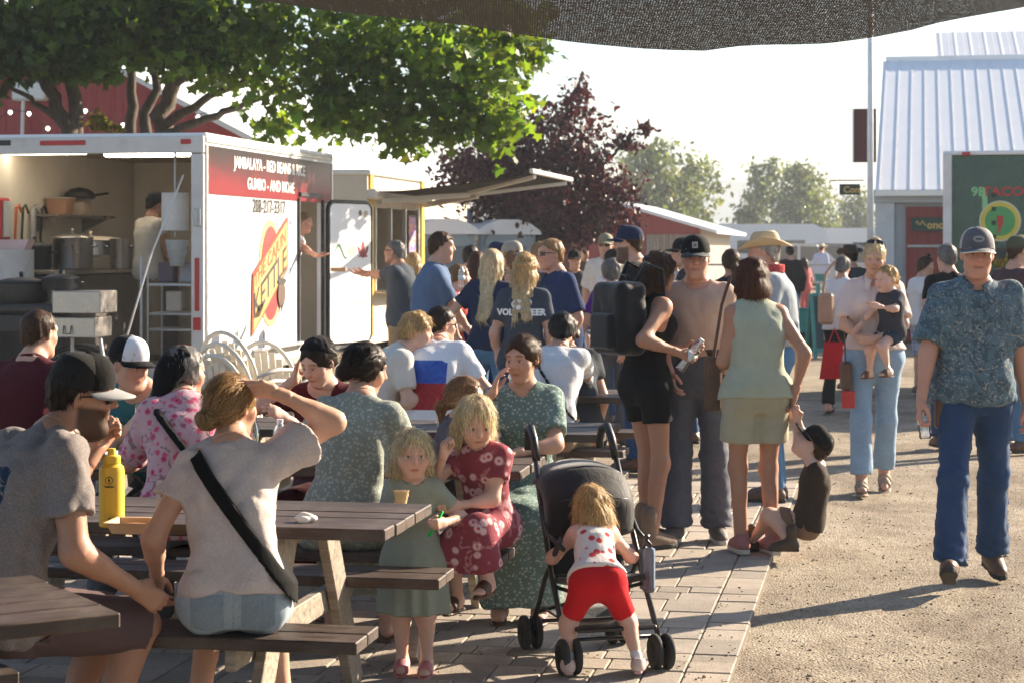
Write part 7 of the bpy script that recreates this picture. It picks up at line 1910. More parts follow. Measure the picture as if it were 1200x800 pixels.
c = person('young woman in maroon dress and black head covering, looking down at the table', (-.86, 9.62, 0), 168, 1.64, 'f', q=1, skin='fair', pel=(0, 0, .55), lean=16, slouch=.04, head=(22, -26, 0), rh=Wp(345, 446, 9.42), rp=(.9, .2, -.9), rhd=(-.2, -.1, 1), lh=Wp(335, 490, 9.2), lc=.4, top=dict(m=MAROON, hem=0, sl=.75, n='dress', skirt=.3, zc=.2), shoe=dict(t='flip', m=LEA), hair=dict(t='bun', c='dark', b=(0, -.10, -.03), br=.03, front=(.085, .082)), seed=7, **SIT)
make_hair(c, dict(t='scarf', m=BLACKC, th=.017, front=(.055, .10), nape=(-.09, -.02)))
SAGEP = cloth('grey_green_print', (.27, .295, .26), pat_dots((.48, .50, .44), 62, .42, .75)); GREENP = cloth('green_print', (.145, .215, .195), pat_dots((.42, .47, .42), 58, .40, .8))
c = person('dark-haired woman in grey-green print dress, back turned, face in profile', (-.70, 8.27, 0), -6, 1.66, 'f', q=0, pel=(0, 0, .545), lean=8, side=6, slouch=.035, head=(62, -14, 0), rh=Wp(436, 552, 8.55), rp=(1, -.3, -.3), lh=(-.2, .4, .78), top=dict(m=SAGEP, hem=0, sl=.72, n='dress', skirt=.3, zc=.22, fold=1.2, neck=.080, sfl=.014), shoe=dict(t='flip', m=LEA), hair=dict(t='bun', c='dark', b=(0, -.10, -.04), br=.040, side=1), seed=8, **SIT)
make_hair(c, dict(t='scarf', m=BLACKC, th=.013, front=(-.02, .11), nape=(-.045, -.07)))
# girls
c = person('small blonde girl in sage dress holding an ice cream cup', at(485, 7.98), 176, 1.02, 'f', kid=1, q=0, skin='kid', head=(-14, -4, 0), rh=Wp(466, 592, 7.82), rp=(.5, -.8, -.5), rhd=(-.1, .5, .45), lh=Wp(520, 612, 7.86), lp=(-.6, -.6, -.4), rc=.9, lc=1.0, rf=(.045, .0, .045), lf=(-.055, .03, .045), top=dict(m=cloth('sage_dress', (.28, .31, .255), pat_dots((.34, .25, .15), 30, .10, .5)), n='dress', skirt=.245, sw=.235, sl=.62, sfl=.014, hem=.1, flare=.03), shoe=dict(t='slide', m=plain('pink_sandal', (.45, .15, .16), .5), sm=plain('pink_strap', (.5, .18, .19), .5)), hair=dict(t='bob', c='pale', len=.05, th=.012, r=.030, tip=.4, wave=.006, n=1500, front=(.085, .085), side=1), seed=9, brow='sandy')
p = handpt(c, 'r', .06, 0, .02); bottle('ice_cream_cup', 'small cream paper cup in the blonde girl\'s hand', (p[0], p[1] - .012, p[2] - .01), [(0, 0), (.021, 0), (.030, .048), (.032, .050), (.029, .050), (.022, .038), (0, .038)], plain('cup_cream', (.70, .50, .25), .6), None, 'cup')
o = thing('green_straw', 'bright green plastic toy straw in the girl\'s other hand', 'straw', handpt(c, 'l', .06, 0, .02)); k = MB(); k.tube([(-.03, 0, -.05), (0, 0, 0), (.025, 0, .05)], .006, 8); k.build('tube', plain('bright_green', (.02, .55, .10), .3), o, smooth=True)
c = person('brown-haired little girl in grey seen in profile behind the floral dress girl', (-.30, 9.30, 0), -112, 1.12, 'f', kid=.9, q=1, skin='kid', pel=(0, 0, .54), lean=6, head=(-8, 0, 0), rh=(.1, .22, .80), lh=(-.1, .24, .8), top=dict(m=cloth('grey_kid', (.12, .12, .14)), hem=0, sl=.6, n='dress', skirt=.3, zc=.3), shoe=None, hair=dict(t='pony', c='light', b=(0, -.10, -.02), len=.12, side=1), seed=10, rf=(.08, .25, .3), lf=(-.08, .25, .3), brow='brown')
BURG = cloth('burgundy_daisy', (.25, .055, .075), pat_floral([(.66, .44, .45), (.45, .06, .09), (.46, .20, .22)], 20))
c = person('blonde girl in burgundy flower dress perched on the bench end', (-.095, 8.20, 0), 158, 1.10, 'f', kid=.95, q=0, skin='kid', pel=(0, .02, .55), lean=10, head=(-38, -24, 0), rh=Wp(519, 536, 7.98), rp=(.7, .2, -.9), rhd=(-.1, .1, 1), lh=Wp(537, 592, 7.98), lp=(-.5, -.5, -.5), rc=.9, lc=.6, top=dict(m=BURG, hem=0, sl=.5, n='dress', skirt=.3, zc=.40, sfl=.02), shoe=dict(t='slide', m=LEA), hair=dict(t='bob', c='pale', len=.07, r=.030, th=.012, n=1500, front=(.085, .088), wave=.004), seed=11, rf=(.07, .17, .28), lf=(-.08, .20, .36), brow='sandy')
c = person('woman in green print dress facing the camera at the table end', (.055, 9.36, 0), 176, 1.64, 'f', q=0, pel=(0, 0, .535), lean=6, slouch=.02, head=(24, -9, 3), rh=Wp(577, 462, 9.08), rp=(.9, .2, -.8), rhd=(-.3, .1, 1), lh=Wp(600, 532, 9.0), lp=(-1, -.2, -.3), lhn=(0, 0, -1), lc=.3, top=dict(m=GREENP, hem=0, sl=.75, n='dress', skirt=.3, zc=.07, sh=.95, vee=.10, neck=.066, sfl=.014), shoe=dict(t='flip', m=LEA), hair=dict(t='bun', c='brown', b=(0, -.11, -.03), br=.035, front=(.088, .086), n=1100), seed=12, rf=(.09, .26, .085), lf=(-.09, .24, .085), eyes=True)
# toddler at the stroller
STRW = cloth('strawberry_print', (.74, .68, .65), pat_dots((.55, .02, .03), 19, .32, .95))
c = person('toddler in strawberry tee and red shorts bending into the stroller', (.345, 7.93, 0), 4, .91, 'f', kid=1.1, q=0, skin='kid', pel=(0, .02, .355), lean=46, slouch=.02, head=(-12, -22, 0), rh=(.13, .37, .44), lh=(-.13, .37, .44), rc=.7, lc=.7, rf=(.155, -.03, .05), lf=(-.125, -.03, .05), rkp=(.3, 1, 0), lkp=(-.3, 1, 0), rfy=12, top=dict(m=STRW, hem=.16, sl=.4, off=.010, flare=.04, t='tank', arm=.05), bot=dict(t='shorts', m=cloth('red_shorts', (.55, .012, .020)), len=.80, off=.014, waist=.40, flare=.006), shoe=dict(t='sneaker', m=plain('toddler_shoe', (.55, .42, .38), .7), sm=plain('pink_sole', (.5, .3, .3), .6), sock=WHITEC, sockh=.22), hair=dict(t='bob', c='blond', len=.02, th=.012, r=.034, tip=.8, n=1600, nape=(-.09, -.07)), seed=13, eyes=False, fat=1.06)
# ---- middle group
c14 = c = person('woman in black tank top and shorts with long brown hair and black backpack', at(758, 11.33), -58, 1.69, 'f', q=0, skin='tan', lean=2, head=(4, -6, 0), rh=Wp(798, 414, 11.12), rp=(.2, -.9, -.5), rc=.9, lh=Wp(802, 408, 11.3), lc=.8, rf=(.11, -.05, .085), lf=(-.10, .06, .085), top=dict(m=BLACKC, t='tank', hem=.2, off=.008, flare=0), bot=dict(t='shorts', m=cloth('black_denim', (.012, .012, .013)), len=.42, off=.012, flare=.012), shoe=dict(t='boot', m=TANL, sm=SOLED), hair=dict(t='long', c='brown', tipc='light', len=.33, bk=.02, wave=.008, r=.036, th=.014, side=1, n=1600), seed=14)
BP = thing('backpack', 'black backpack worn by the woman in the black tank top', 'backpack', bodypt(c, c['tpt'](.42, 0, -.085)), R(-58)); BPM = cloth('backpack_nylon', (.010, .010, .011), rough=.5, sheen=.3)
f_ = Sdf().add(lambda P: (np.linalg.norm(np.maximum(np.abs(P - A3(0, -.10, .19)) - A3(.10, .045, .15), 0), axis=1) - .055)).disp(lambda P: .006 * ridge(P, 24, 2)); V_, Q_ = nets(f_, (-.2, -.25, -.05), (.2, .1, .45), .009); bp_o = mesh_np('bag', V_, Q_, BPM, BP)
f_ = Sdf().add(lambda P: (np.linalg.norm(np.maximum(np.abs(P - A3(0, -.20, .12)) - A3(.075, .01, .07), 0), axis=1) - .03)); V_, Q_ = nets(f_, (-.2, -.3, -.05), (.2, .0, .35), .009); mesh_np('pocket', V_, Q_, BPM, BP)
for e in (-1, 1): k = MB(); k.tube([(e * .08, -.04, .38), (e * .09, .02, .50), (e * .09, .13, .46), (e * .10, .14, .30), (e * .10, .02, .10)], .014, 8); k.build('strap', BPM, BP, smooth=True)
k = MB(); k.tube([(-.04, -.06, .39), (-.03, -.06, .43), (.03, -.06, .43), (.04, -.06, .39)], .008, 8); k.build('grab_handle', BPM, BP, smooth=True)
q_ = px3(800, 418, 11.08); water_bottle('crumpled water bottle in the hand of the woman with the backpack', handpt(c, 'r', .07, .0, .03) + Vector((-.06, 0, -.07)), (R(8), R(38), 0), 1.05)
c = person('older man in tan tee, black cap and grey jeans', at(817, 11.55), 168, 1.77, q=0, skin='red', head=(-6, -3, 2), smile=.8, rh=Wp(786, 440, 11.35), rp=(.8, -.6, -.3), lh=(-.20, .10, .95), rf=(.12, .06, .085), lf=(-.11, -.04, .085), rfy=14, lfy=18, top=dict(m=cloth('tan_tee', (.46, .335, .275)), hem=.34, sl=.62, sfl=.014, off=.014), bot=dict(m=JEANG, belt=plain('dark_belt', (.03, .015, .010), .5), waist=.40, tuck=1, off=.016, soff=.028, cuff=.014, fold=1.6), shoe=GRSHOE, hair=dict(t='short', c='white', th=.006), brow='grey', seed=15, belly=.02, fat=1.02)
cap(c, BLACKC, BLACKC, plain('brim_dark', (.03, .04, .045), .8), badge=dict(m=plain('badge_pale', (.45, .40, .40), .7), inner=plain('badge_rust', (.25, .10, .06), .7), size=(.034, .036)), tilt=-3)
k = MB(); P_ = c['tpt'](.385, .0, .13); k.box(tuple(float(v) for v in P_ + c['Ds'] * .012), (.038, .012, .032), bev=.003); k.build('belt_buckle', plain('brass', (.45, .33, .14), .3, metal=.9), c['root'])
c = person('woman in sage sleeveless top and shorts seen from behind', at(886, 11.05), 12, 1.65, 'f', q=0, skin='tan', head=(14, 0, 0), rh=Wp(931, 462, 11.0), rp=(.6, -.7, 0), rc=.9, lh=(-.10, .26, 1.02), lp=(-.4, -.9, -.2), rf=(.085, -.03, .085), lf=(-.075, .03, .085), top=dict(m=SAGE, t='tank', hem=.10, off=.016, flare=.06, arm=.056, neck=.066, nf=.01), bot=dict(t='shorts', m=SAGE2, len=.60, off=.020, flare=.03), shoe=dict(t='sneaker', m=cloth('pink_knit', (.36, .16, .16)), sm=SOLEW), hair=dict(t='bob', c='auburn', len=.03, th=.020, r=.036, n=1500, wave=.006), seed=16, fat=1.04, eyes=False)
o = thing('shoulder_bag', 'brown leather shoulder bag between the man in tan and the sage woman', 'bag', px3(836, 462, 11.15)); k = MB(); k.box((0, 0, .06), (.10, .05, .30), bev=.015); k.build('pouch', LEA, o); k = MB(); k.tube([(.0, 0, .2), (.05, .02, .5), (.10, .03, .66)], .010, 8); k.build('strap', LEA, o)
# boy pulling
c = person('small boy in brown tee and black cap crouching and hanging from her hand', (1.60, 11.0, 0), 84, 1.06, 'm', kid=.95, q=0, skin='kid', pel=(0, -.02, .17), lean=-12, head=(0, 42, 0), rh=Wp(932, 482, 11.0), lh=Wp(926, 486, 11.06), rp=(.3, 0, -1), lp=(-.3, 0, -1), rc=1.0, lc=1.0, rf=Wp(926, 636, 10.86), lf=Wp(880, 636, 11.15), rkp=(.25, .9, .6), lkp=(-.2, .3, 1), top=dict(m=cloth('brown_tee', (.045, .032, .024)), hem=.05, sl=.35), bot=dict(t='shorts', m=cloth('tan_shorts', (.20, .13, .085)), len=.72, flare=.016), shoe=dict(t='boot', m=plain('boy_boot', (.055, .035, .022), .6, vs=20), sm=SOLED), hair=dict(t='short', c='brown'), seed=17, eyes=False)
cap(c, BLACKC, tilt=4)
# mother and baby
MS = cloth('cream_shirt', (.62, .50, .46))
c = person('blonde mother in cream shirt and pale jeans carrying a baby', at(1024, 13.9), 172, 1.75, 'f', q=1, fat=1.13, skin='warm', head=(2, -8, -4), smile=.7, lean=-3, rh=Wp(1022, 402, 13.68), rp=(1, -.2, -.1), rhd=(-1, .3, 0), lh=Wp(1026, 398, 13.66), lp=(-1, -.2, -.1), lhd=(1, .3, 0), rf=(.09, .14, .085), lf=(-.08, -.22, .12), lfp=-22, top=dict(m=MS, hem=.22, sl=.85, sfl=.02, vee=.10, collar=1, placket=1, off=.02), bot=dict(m=JEANL, waist=.42, off=.014, sh=.90, soff=.022, cuff=.012), shoe=dict(t='sandal', m=plain('sandal_tan', (.28, .22, .16), .7)), hair=dict(t='topbun', c='pale', b=(0, -.05, .115), br=.045, n=1000), seed=18)
sunglasses(c, on_head=True)
c = person('baby in charcoal tee on the blonde mother\'s arm', px3(1044, 400, 13.72)[:2] + (0,), 125, .88, 'm', kid=1.1, q=1, skin='kid', pel=(0, 0, 1.11), lean=0, head=(4, -8, 0), hs=.80, rh=(.12, .18, 1.16), lh=(-.10, .22, 1.30), rf=(.10, .10, .84), lf=(-.10, .12, .86), top=dict(m=cloth('charcoal_kid', (.05, .05, .058)), hem=.0, sl=.7), bot=dict(t='shorts', m=cloth('kid_denim', (.03, .05, .08)), len=.5), shoe=dict(t='slide', m=LEA), hair=dict(t='short', c='blond', th=.004, n=500), seed=19, brow='sandy')
o = thing('small_handbag', 'dark handbag with red tag hanging at the mother\'s side', 'handbag', px3(991, 440, 13.8)); k = MB(); k.box((0, 0, 0), (.07, .10, .20), bev=.015); k.build('pouch', LEA, o); k = MB(); k.tube([(0, 0, .1), (-.01, 0, .3), (.02, 0, .42)], .006, 8); k.build('strap', LEA, o); k = MB(); k.box((.01, -.05, -.16), (.09, .02, .12), bev=.006); k.build('tag', REDP, o)
# man walking at right
ALO = cloth('blue_leaf_shirt', (.10, .16, .20), pat_streak((.34, .32, .27), (.055, .085, .11), 26))
c20 = c = person('smiling man in blue leaf-print shirt, jeans and grey cap walking forward', at(1142, 10.15), 176, 1.80, q=0, skin='red', head=(4, -3, 0), smile=1.0, lean=1, rh=Wp(1076, 486, 10.02), rp=(.9, -.6, -.2), rc=.8, lh=Wp(1204, 482, 10.2), lp=(-.9, -.5, -.1), rf=(.165, .27, .125), lf=(-.125, -.22, .10), rfp=22, lfp=-8, rfy=10, lfy=8, rkp=(.1, 1, 0), top=dict(m=ALO, hem=.06, sl=.85, sfl=.022, soff=.018, off=.020, flare=.05, collar=1, placket=1, vee=.055, fold=1.6), bot=dict(m=JEAN, off=.012, soff=.018, cuff=.016, fold=1.7), shoe=BRSHOE, hair=dict(t='short', c='grey', th=.006), brow='brown', seed=20, belly=.035, fat=1.06)
seams(c, JEAN)
patch(c, c['top'], c['tpt'](.72, -.085, .0), (-1, 0, 0), (0, 0, 1), .11, .12, ALO, 'shirt_pocket', .003, parent=c['top_o'])
CG = plain('cap_grey', (.10, .10, .115), .8, bmp=.2, vs=40)
cap(c, CG, plain('cap_back', (.40, .38, .36), .8), CG, badge=dict(m=plain('patch_grey', (.30, .30, .30), .7), inner=plain('patch_dark', (.06, .06, .07), .7), size=(.060, .034), round=1, ih=.25), tilt=-2)
k = MB(); M_ = HM(c) @ Matrix.Rotation(R(-2), 4, 'X'); k.tube([M_ @ Vector((.0905 * math.cos(math.pi * (.10 + .80 * u)) * 1.02, -.014 + .111 * math.sin(math.pi * (.10 + .80 * u)) + .072 * math.sin(math.pi * (.06 + .88 * u)) ** .55, .038 - .020 * (math.cos(math.pi * (.10 + .80 * u))) ** 2 - .012)) for u in [i / 20 for i in range(21)]], .004, 6); k.build('brim_edge', plain('edge_cream', (.6, .55, .48), .7), c['root'], smooth=True)
for i in range(5):
    P_ = c['tpt'](.82 - i * .16, .0, .0); P_ = P_ + c['Ds'] * .20
    for _ in range(30): P_ = P_ - c['Ds'] * float(max(c['top'](P_[None])[0] - .004, 0)) * .8
    k = MB(); k.lathe([(.006, -.001), (.0065, .002), (0, .003)], 10, M=Matrix.Translation([float(v) for v in P_]) @ Matrix.Rotation(R(-90), 4, 'X')); k.build('button', PRK, c['top_o'])
q_ = px3(1077, 512, 9.98); water_bottle('small water bottle in the walking man\'s hand', handpt(c, 'r', .075, .0, .032) + Vector((0, 0, -.11)), (R(-6), R(-6), 0), .95)
o = thing('phone_holster', 'brown leather phone holster on the walking man\'s belt', 'holster', px3(1101, 484, 10.1)); k = MB(); k.box((0, 0, 0), (.05, .07, .15), bev=.012); k.build('case', LEA, o)
# cowboy
c = person('white-bearded man in straw cowboy hat and grey shirt', at(908, 13.4), 78, 1.80, q=1, skin='red', head=(0, 0, 0), rh=(.12, .25, 1.05), lh=(-.2, .25, 1.05), top=dict(m=cloth('grey_workshirt', (.30, .34, .38)), hem=.25, sl=1.85, collar=1, off=.018), bot=dict(m=JEANM, tuck=1), shoe=dict(t='boot', m=LEA, sm=SOLED), hair=dict(t='short', c='white', th=.007), beard=dict(c='white', len=.014, a=.8), seed=21, belly=.02)
cowboy_hat(c, plain('straw', (.52, .40, .24), .8, var=.1, vs=60, bmp=.3), plain('hat_band', (.25, .18, .11), .7))
V_, Q_ = nets(Sdf().add(lambda P: np.maximum(np.abs(np.linalg.norm((P - c['p2'] - A3(0, 0, .02)) * A3(1, 1, .0), axis=1) - .072) - .012, np.abs(P[:, 2] - c['p2'][2] - .02) - .03)).disp(lambda P: .006 * wob(P, 60)), c['p2'] - .12, c['p2'] + .12, .008); mesh_np('neckerchief', V_, Q_, cloth('red_bandana', (.40, .05, .05), pat_dots((.7, .6, .6), 70, .2, .7)), c['root'])
# ---- right-hand background
c = person('man in olive cap and dark plum tee at the taco trailer', at(1187, 16.6), -62, 1.80, q=1, top=dict(m=cloth('plum_tee', (.075, .045, .048)), hem=.02), bot=dict(m=JEANM), shoe=BRSHOE, hair=dict(t='short', c='brown', th=.005), head=(10, 0, 0), seed=30, eyes=False, rh=(.2, .2, 1.1)); cap(c, plain('olive', (.06, .07, .035), .8))
c = person('person in black tee half hidden behind the walking man', at(1113, 17.0), 10, 1.74, q=2, top=dict(m=BLACKC), bot=dict(m=JEAN), shoe=BRSHOE, hair=dict(t='short', c='grey'), seed=31)
c = person('man in white tee and plaid shorts with sunglasses on his head', at(1079, 23.0), -75, 1.60, q=2, top=dict(m=WHITEC), bot=dict(t='shorts', m=cloth('plaid_shorts', (.40, .44, .52), pat_plaid((.10, .14, .25), 9)), len=1.0), shoe=GRSHOE, hair=dict(t='short', c='brown'), beard=dict(c='sandy', a=.5, len=.004), seed=32); sunglasses(c, on_head=True)
c = person('woman in white top with a tan shoulder bag beside the chalkboard sign', at(986, 20.5), -25, 1.62, 'f', q=2, top=dict(m=WHITEC, hem=.1), bot=dict(m=BLACKC), shoe=dict(t='slide', m=BLACKP), hair=dict(t='bun', c='grey'), lh=(-.2, .1, .8), seed=33, rf=(.1, .1, .085), lf=(-.1, -.15, .085))
o = thing('tan_shoulder_bag', 'tan leather bag on the shoulder of the woman in white', 'bag', px3(968, 362, 20.2)); k = MB(); k.box((0, 0, 0), (.16, .10, .32), bev=.03); k.build('pouch', plain('tan_bag', (.36, .21, .13), .6), o); k = MB(); k.tube([(-.03, 0, .15), (0, .02, .36), (.10, .05, .48)], .012, 8); k.build('strap', MATS['tan_bag'], o)
o = thing('red_tote', 'red cloth tote bag held low beside the mother', 'bag', px3(978, 420, 19.6)); k = MB(); k.sheet(lambda u, v: ((u - .5) * (.20 + .10 * v), .05 * math.sin(u * 3.14) * math.sin(v * 3.1), .16 - .36 * v), 10, 8); k.sheet(lambda u, v: ((.5 - u) * (.20 + .10 * v), -.05 * math.sin(u * 3.14) * math.sin(v * 3.1), .16 - .36 * v), 10, 8); k.build('sack', cloth('red_bag', (.45, .012, .02)), o, smooth=True); k = MB(); k.tube([(-.06, 0, .15), (0, 0, .30), (.06, 0, .15)], .008, 6); k.build('handle', MATS['red_bag'], o)
c = person('man in dark cowboy hat behind the mother\'s shoulder', at(1000, 24.0), 30, 1.72, q=2, top=dict(m=CHAR), bot=dict(m=JEAN), shoe=BRSHOE, hair=dict(t='short', c='dark'), beard=dict(c='dark', len=.006), seed=34); cowboy_hat(c, plain('felt_dark', (.05, .035, .028), .9), BLACKP)
c = person('man in pale blue shirt, jeans and light hat standing far off by the fence', at(962, 60), -30, 1.80, q=3, top=dict(m=cloth('pale_blue', (.40, .46, .62)), sl=1.8), bot=dict(m=denim('denim_teal', (.03, .17, .20))), shoe=BRSHOE, hair=dict(t='short', c='brown'), seed=35); cowboy_hat(c, plain('hat_pale', (.6, .52, .40), .8), BLACKP)
c = person('girl in pink with long hair walking near the fence', at(944, 46), 40, 1.45, 'f', q=3, top=dict(m=cloth('coral_pink', (.55, .16, .16)), hem=0), bot=dict(m=cloth('pink_leg', (.50, .15, .16))), shoe=BRSHOE, hair=dict(t='long', c='brown'), seed=36)
c = person('person in black jacket and blue jeans behind the cowboy hat man', at(926, 36), 0, 1.74, q=3, top=dict(m=BLACKC, sl=1.8), bot=dict(m=JEAN), shoe=BRSHOE, hair=dict(t='short', c='black'), seed=37)
# ---- queue at the trailers
c = person('grey-haired man in slate polo reaching up to take his food', at(470, 20.2), 74, 1.79, q=1, skin='tan', head=(0, 6, 0), rh=Wp(408, 322, 20.75), lh=Wp(402, 320, 20.9), rp=(.2, -.3, -1), lp=(-.2, -.3, -1), rhd=(0, 1, .1), lhd=(0, 1, .1), rhn=(0, 0, 1), lhn=(0, 0, 1), top=dict(m=cloth('slate_polo', (.055, .068, .085)), hem=.02, sl=.75, collar=1), bot=dict(m=KHAKI), shoe=BRSHOE, hair=dict(t='short', c='grey', th=.006), seed=40, fat=1.06, belly=.03, eyes=False); sunglasses(c)
o = thing('takeaway_box', 'small food box passed between the vendor and the customer', 'food box', px3(397, 316, 20.9)); k = MB(); k.box((0, 0, 0), (.16, .14, .04), bev=.006); k.build('box', plain('kraft', (.45, .28, .14), .8), o)
c = person('tall man in blue polo and grey trousers looking right', at(507, 15.8), -78, 1.84, q=1, head=(10, -2, 0), rh=(.08, .32, .98), rp=(.3, -.9, -.2), lh=(-.15, .2, .95), top=dict(m=cloth('blue_polo', (.085, .135, .235), pat_heather((.14, .19, .30), .4)), hem=.06, sl=.75, collar=1, flare=.05), bot=dict(m=GREYP, belt=plain('dark_belt', (.03, .015, .01), .5)), shoe=BRSHOE, hair=dict(t='short', c='brown'), seed=41, belly=.03, fat=1.05, eyes=False)
c = person('girl in coral top with a ponytail holding a drink', at(530, 17.2), -82, 1.56, 'f', q=2, skin='fair', rh=(.05, .22, 1.02), lh=(-.05, .22, 1.0), top=dict(m=cloth('coral_top', (.50, .07, .055)), hem=.0, sl=.4), bot=dict(m=NAVY), shoe=BRSHOE, hair=dict(t='pony', c='light', b=(0, -.10, .03), len=.16), seed=42)
q_ = px3(541, 338, 16.95); water_bottle('small red drink bottle in the ponytail girl\'s hands', q_, (0, 0, 0), .9)
c = person('woman with long straight platinum hair in navy tee and jeans', at(574, 15.4), -18, 1.70, 'f', q=1, top=dict(m=NAVY, hem=.12), bot=dict(m=JEANM, off=.010, soff=.02), shoe=BRSHOE, hair=dict(t='long', c='pale', len=.36, bk=.115, th=.014, side=1, r=.036, n=1200), seed=43, eyes=False, lh=(-.22, -.05, .95), lp=(-1, -.4, 0))
c = person('woman with wavy blonde hair in slate volunteer tee', at(614, 14.2), -12, 1.67, 'f', q=1, head=(12, 0, 0), top=dict(m=cloth('slate_tee', (.050, .062, .080)), hem=.05, sl=.65), bot=dict(m=JEAN), shoe=BRSHOE, hair=dict(t='long', c='blond', len=.29, bk=.115, wave=.008, th=.016, side=1, r=.038, tipc='pale', n=1200, pos=((-.062, -.035), (.066, -.03), (-.02, -.085), (.045, -.085), (.05, -.04))), seed=44, eyes=False, fat=1.03)
print_on(c, c['top'], text_mesh('VOLUNTEER', .062, 1.0, .003), c['tpt'](.66, 0, -.02), (1, 0, 0), (0, 0, 1), PRW); 
me_ = bpy.data.meshes.new('shirt_mark'); me_.from_pydata([(x, y, 0) for x, y in ellipse(-.02, 0, .05, .034, 16)] + [(x, y, 0) for x, y in ellipse(.05, .012, .028, .026, 12)], [], [tuple(range(16)), tuple(range(16, 28))]); print_on(c, c['top'], me_, c['tpt'](.76, 0, -.02), (1, 0, 0), (0, 0, 1), PRW, 'shirt_mark')
c = person('man in navy short-sleeved shirt and sunglasses, looking left', at(655, 15.4), 112, 1.78, q=1, skin='red', head=(-4, 0, 0), top=dict(m=cloth('navy_shirt', (.022, .040, .105)), hem=.0, sl=.85, sfl=.02, collar=1, flare=.05), bot=dict(m=JEAN), shoe=BRSHOE, hair=dict(t='short', c='sandy', th=.009), seed=45, belly=.03, fat=1.05, eyes=False); sunglasses(c)
c = person('person in tan mesh cap with long hair, between the two blonde women', at(607, 17.6), 62, 1.76, 'f', q=2, top=dict(m=BLACKC, t='tank', hem=.1), bot=dict(m=JEAN), shoe=BRSHOE, hair=dict(t='long', c='light', len=.2), seed=46); cap(c, plain('cap_tan', (.33, .29, .23), .8), back=True)
c = person('person in dark cap behind the tan mesh cap', at(592, 18.6), 80, 1.75, q=2, top=dict(m=BLACKC), bot=dict(m=JEAN), shoe=BRSHOE, hair=dict(t='short', c='brown'), seed=47); cap(c, NAVY)
c = person('dark-haired man in the queue behind the girl in coral', at(549, 20.0), -20, 1.73, q=2, top=dict(m=CHAR), bot=dict(m=JEAN), shoe=BRSHOE, hair=dict(t='short', c='dark'), seed=48)
c = person('auburn-haired woman in navy dress left of the platinum hair', at(556, 17.6), -28, 1.68, 'f', q=2, top=dict(m=cloth('navy_blue', (.02, .035, .13)), hem=0, n='dress', skirt=.45, sw=.24), shoe=BRSHOE, hair=dict(t='long', c='auburn', len=.22), seed=49)
c = person('blond-haired person mostly hidden behind the man in slate polo', at(484, 21.5), 0, 1.66, 'f', q=2, top=dict(m=CHAR), bot=dict(m=JEAN), shoe=BRSHOE, hair=dict(t='bob', c='blond'), seed=50)
c = person('person in dark sleeveless top behind the navy-shirted man', at(636, 17.0), 20, 1.76, q=2, top=dict(m=CHAR, t='tank'), bot=dict(m=JEAN), shoe=BRSHOE, hair=dict(t='short', c='sandy'), seed=51)
# ---- seated in white at the far table
c = person('blond teenage boy in white tee resting his chin on his hand', (-.86, 12.45, 0), -72, 1.68, q=1, skin='fair', pel=(0, 0, .55), lean=16, slouch=.05, head=(8, -6, 0), lh=Wp(497, 398, 12.6), lp=(0, .6, -1), lhd=(-.2, -.2, 1), rh=(.1, .36, .80), lc=1.0, rc=1.0, top=dict(m=cloth('ivory_tee', (.62, .58, .52)), hem=0, sl=.7), bot=dict(m=KHAKI), shoe=GRSHOE, hair=dict(t='short', c='blond', th=.022, mess=.008, front=(.095, .055), nape=(-.085, -.05), n=1000, sl=.04), seed=60, eyes=False, **SIT)
FLAG = cloth('flag_tee', (.72, .73, .75), lambda nt, co, c: box_print((-.15, None, .70), (.15, -.02, .86), [(.3, (.30, .02, .03)), (.7, (.42, .05, .05))], 20)(nt, co, box_print((-.15, None, .86), (.13, -.02, 1.0), [(.3, (.03, .08, .38)), (.7, (.06, .14, .48))], 20)(nt, co, c)))
c = person('man in white tee with blue and red back print and sunglasses', (-.52, 12.42, 0), -14, 1.78, q=1, pel=(0, 0, .55), lean=16, slouch=.05, head=(42, -4, 0), rh=(.28, .38, .78), lh=(-.25, .40, .78), top=dict(m=FLAG, hem=0, sl=.7), bot=dict(m=GREYP), shoe=GRSHOE, hair=dict(t='short', c='dark', th=.008), seed=61, eyes=False, fat=1.06, **SIT); sunglasses(c)
c = person('black-haired person in white tee with a thin crossbody strap', (.23, 12.25, 0), -16, 1.70, q=1, pel=(0, 0, .55), lean=18, slouch=.05, head=(-20, -16, 0), rh=Wp(690, 450, 12.9), lh=(-.25, .42, .78), top=dict(m=WHITEC, hem=0, sl=.7), bot=dict(m=KHAKI), shoe=GRSHOE, hair=dict(t='short', c='black', th=.016), seed=62, eyes=False, **SIT)
band(c, c['torso'](.024, .0, .98), (.80, 0, .60), c['tpt'](.62), .014, 'crossbody_strap', BLACKC, .014, 0, 1.1)
c = person('curly brown-haired person leaning beside the white tee with the strap', (.40, 12.75, 0), 10, 1.66, q=2, pel=(0, 0, .55), lean=24, slouch=.05, head=(-10, -20, 0), top=dict(m=CHAR, hem=0), bot=dict(m=KHAKI), shoe=GRSHOE, hair=dict(t='short', c='brown', th=.026, mess=.012), seed=63, **SIT)
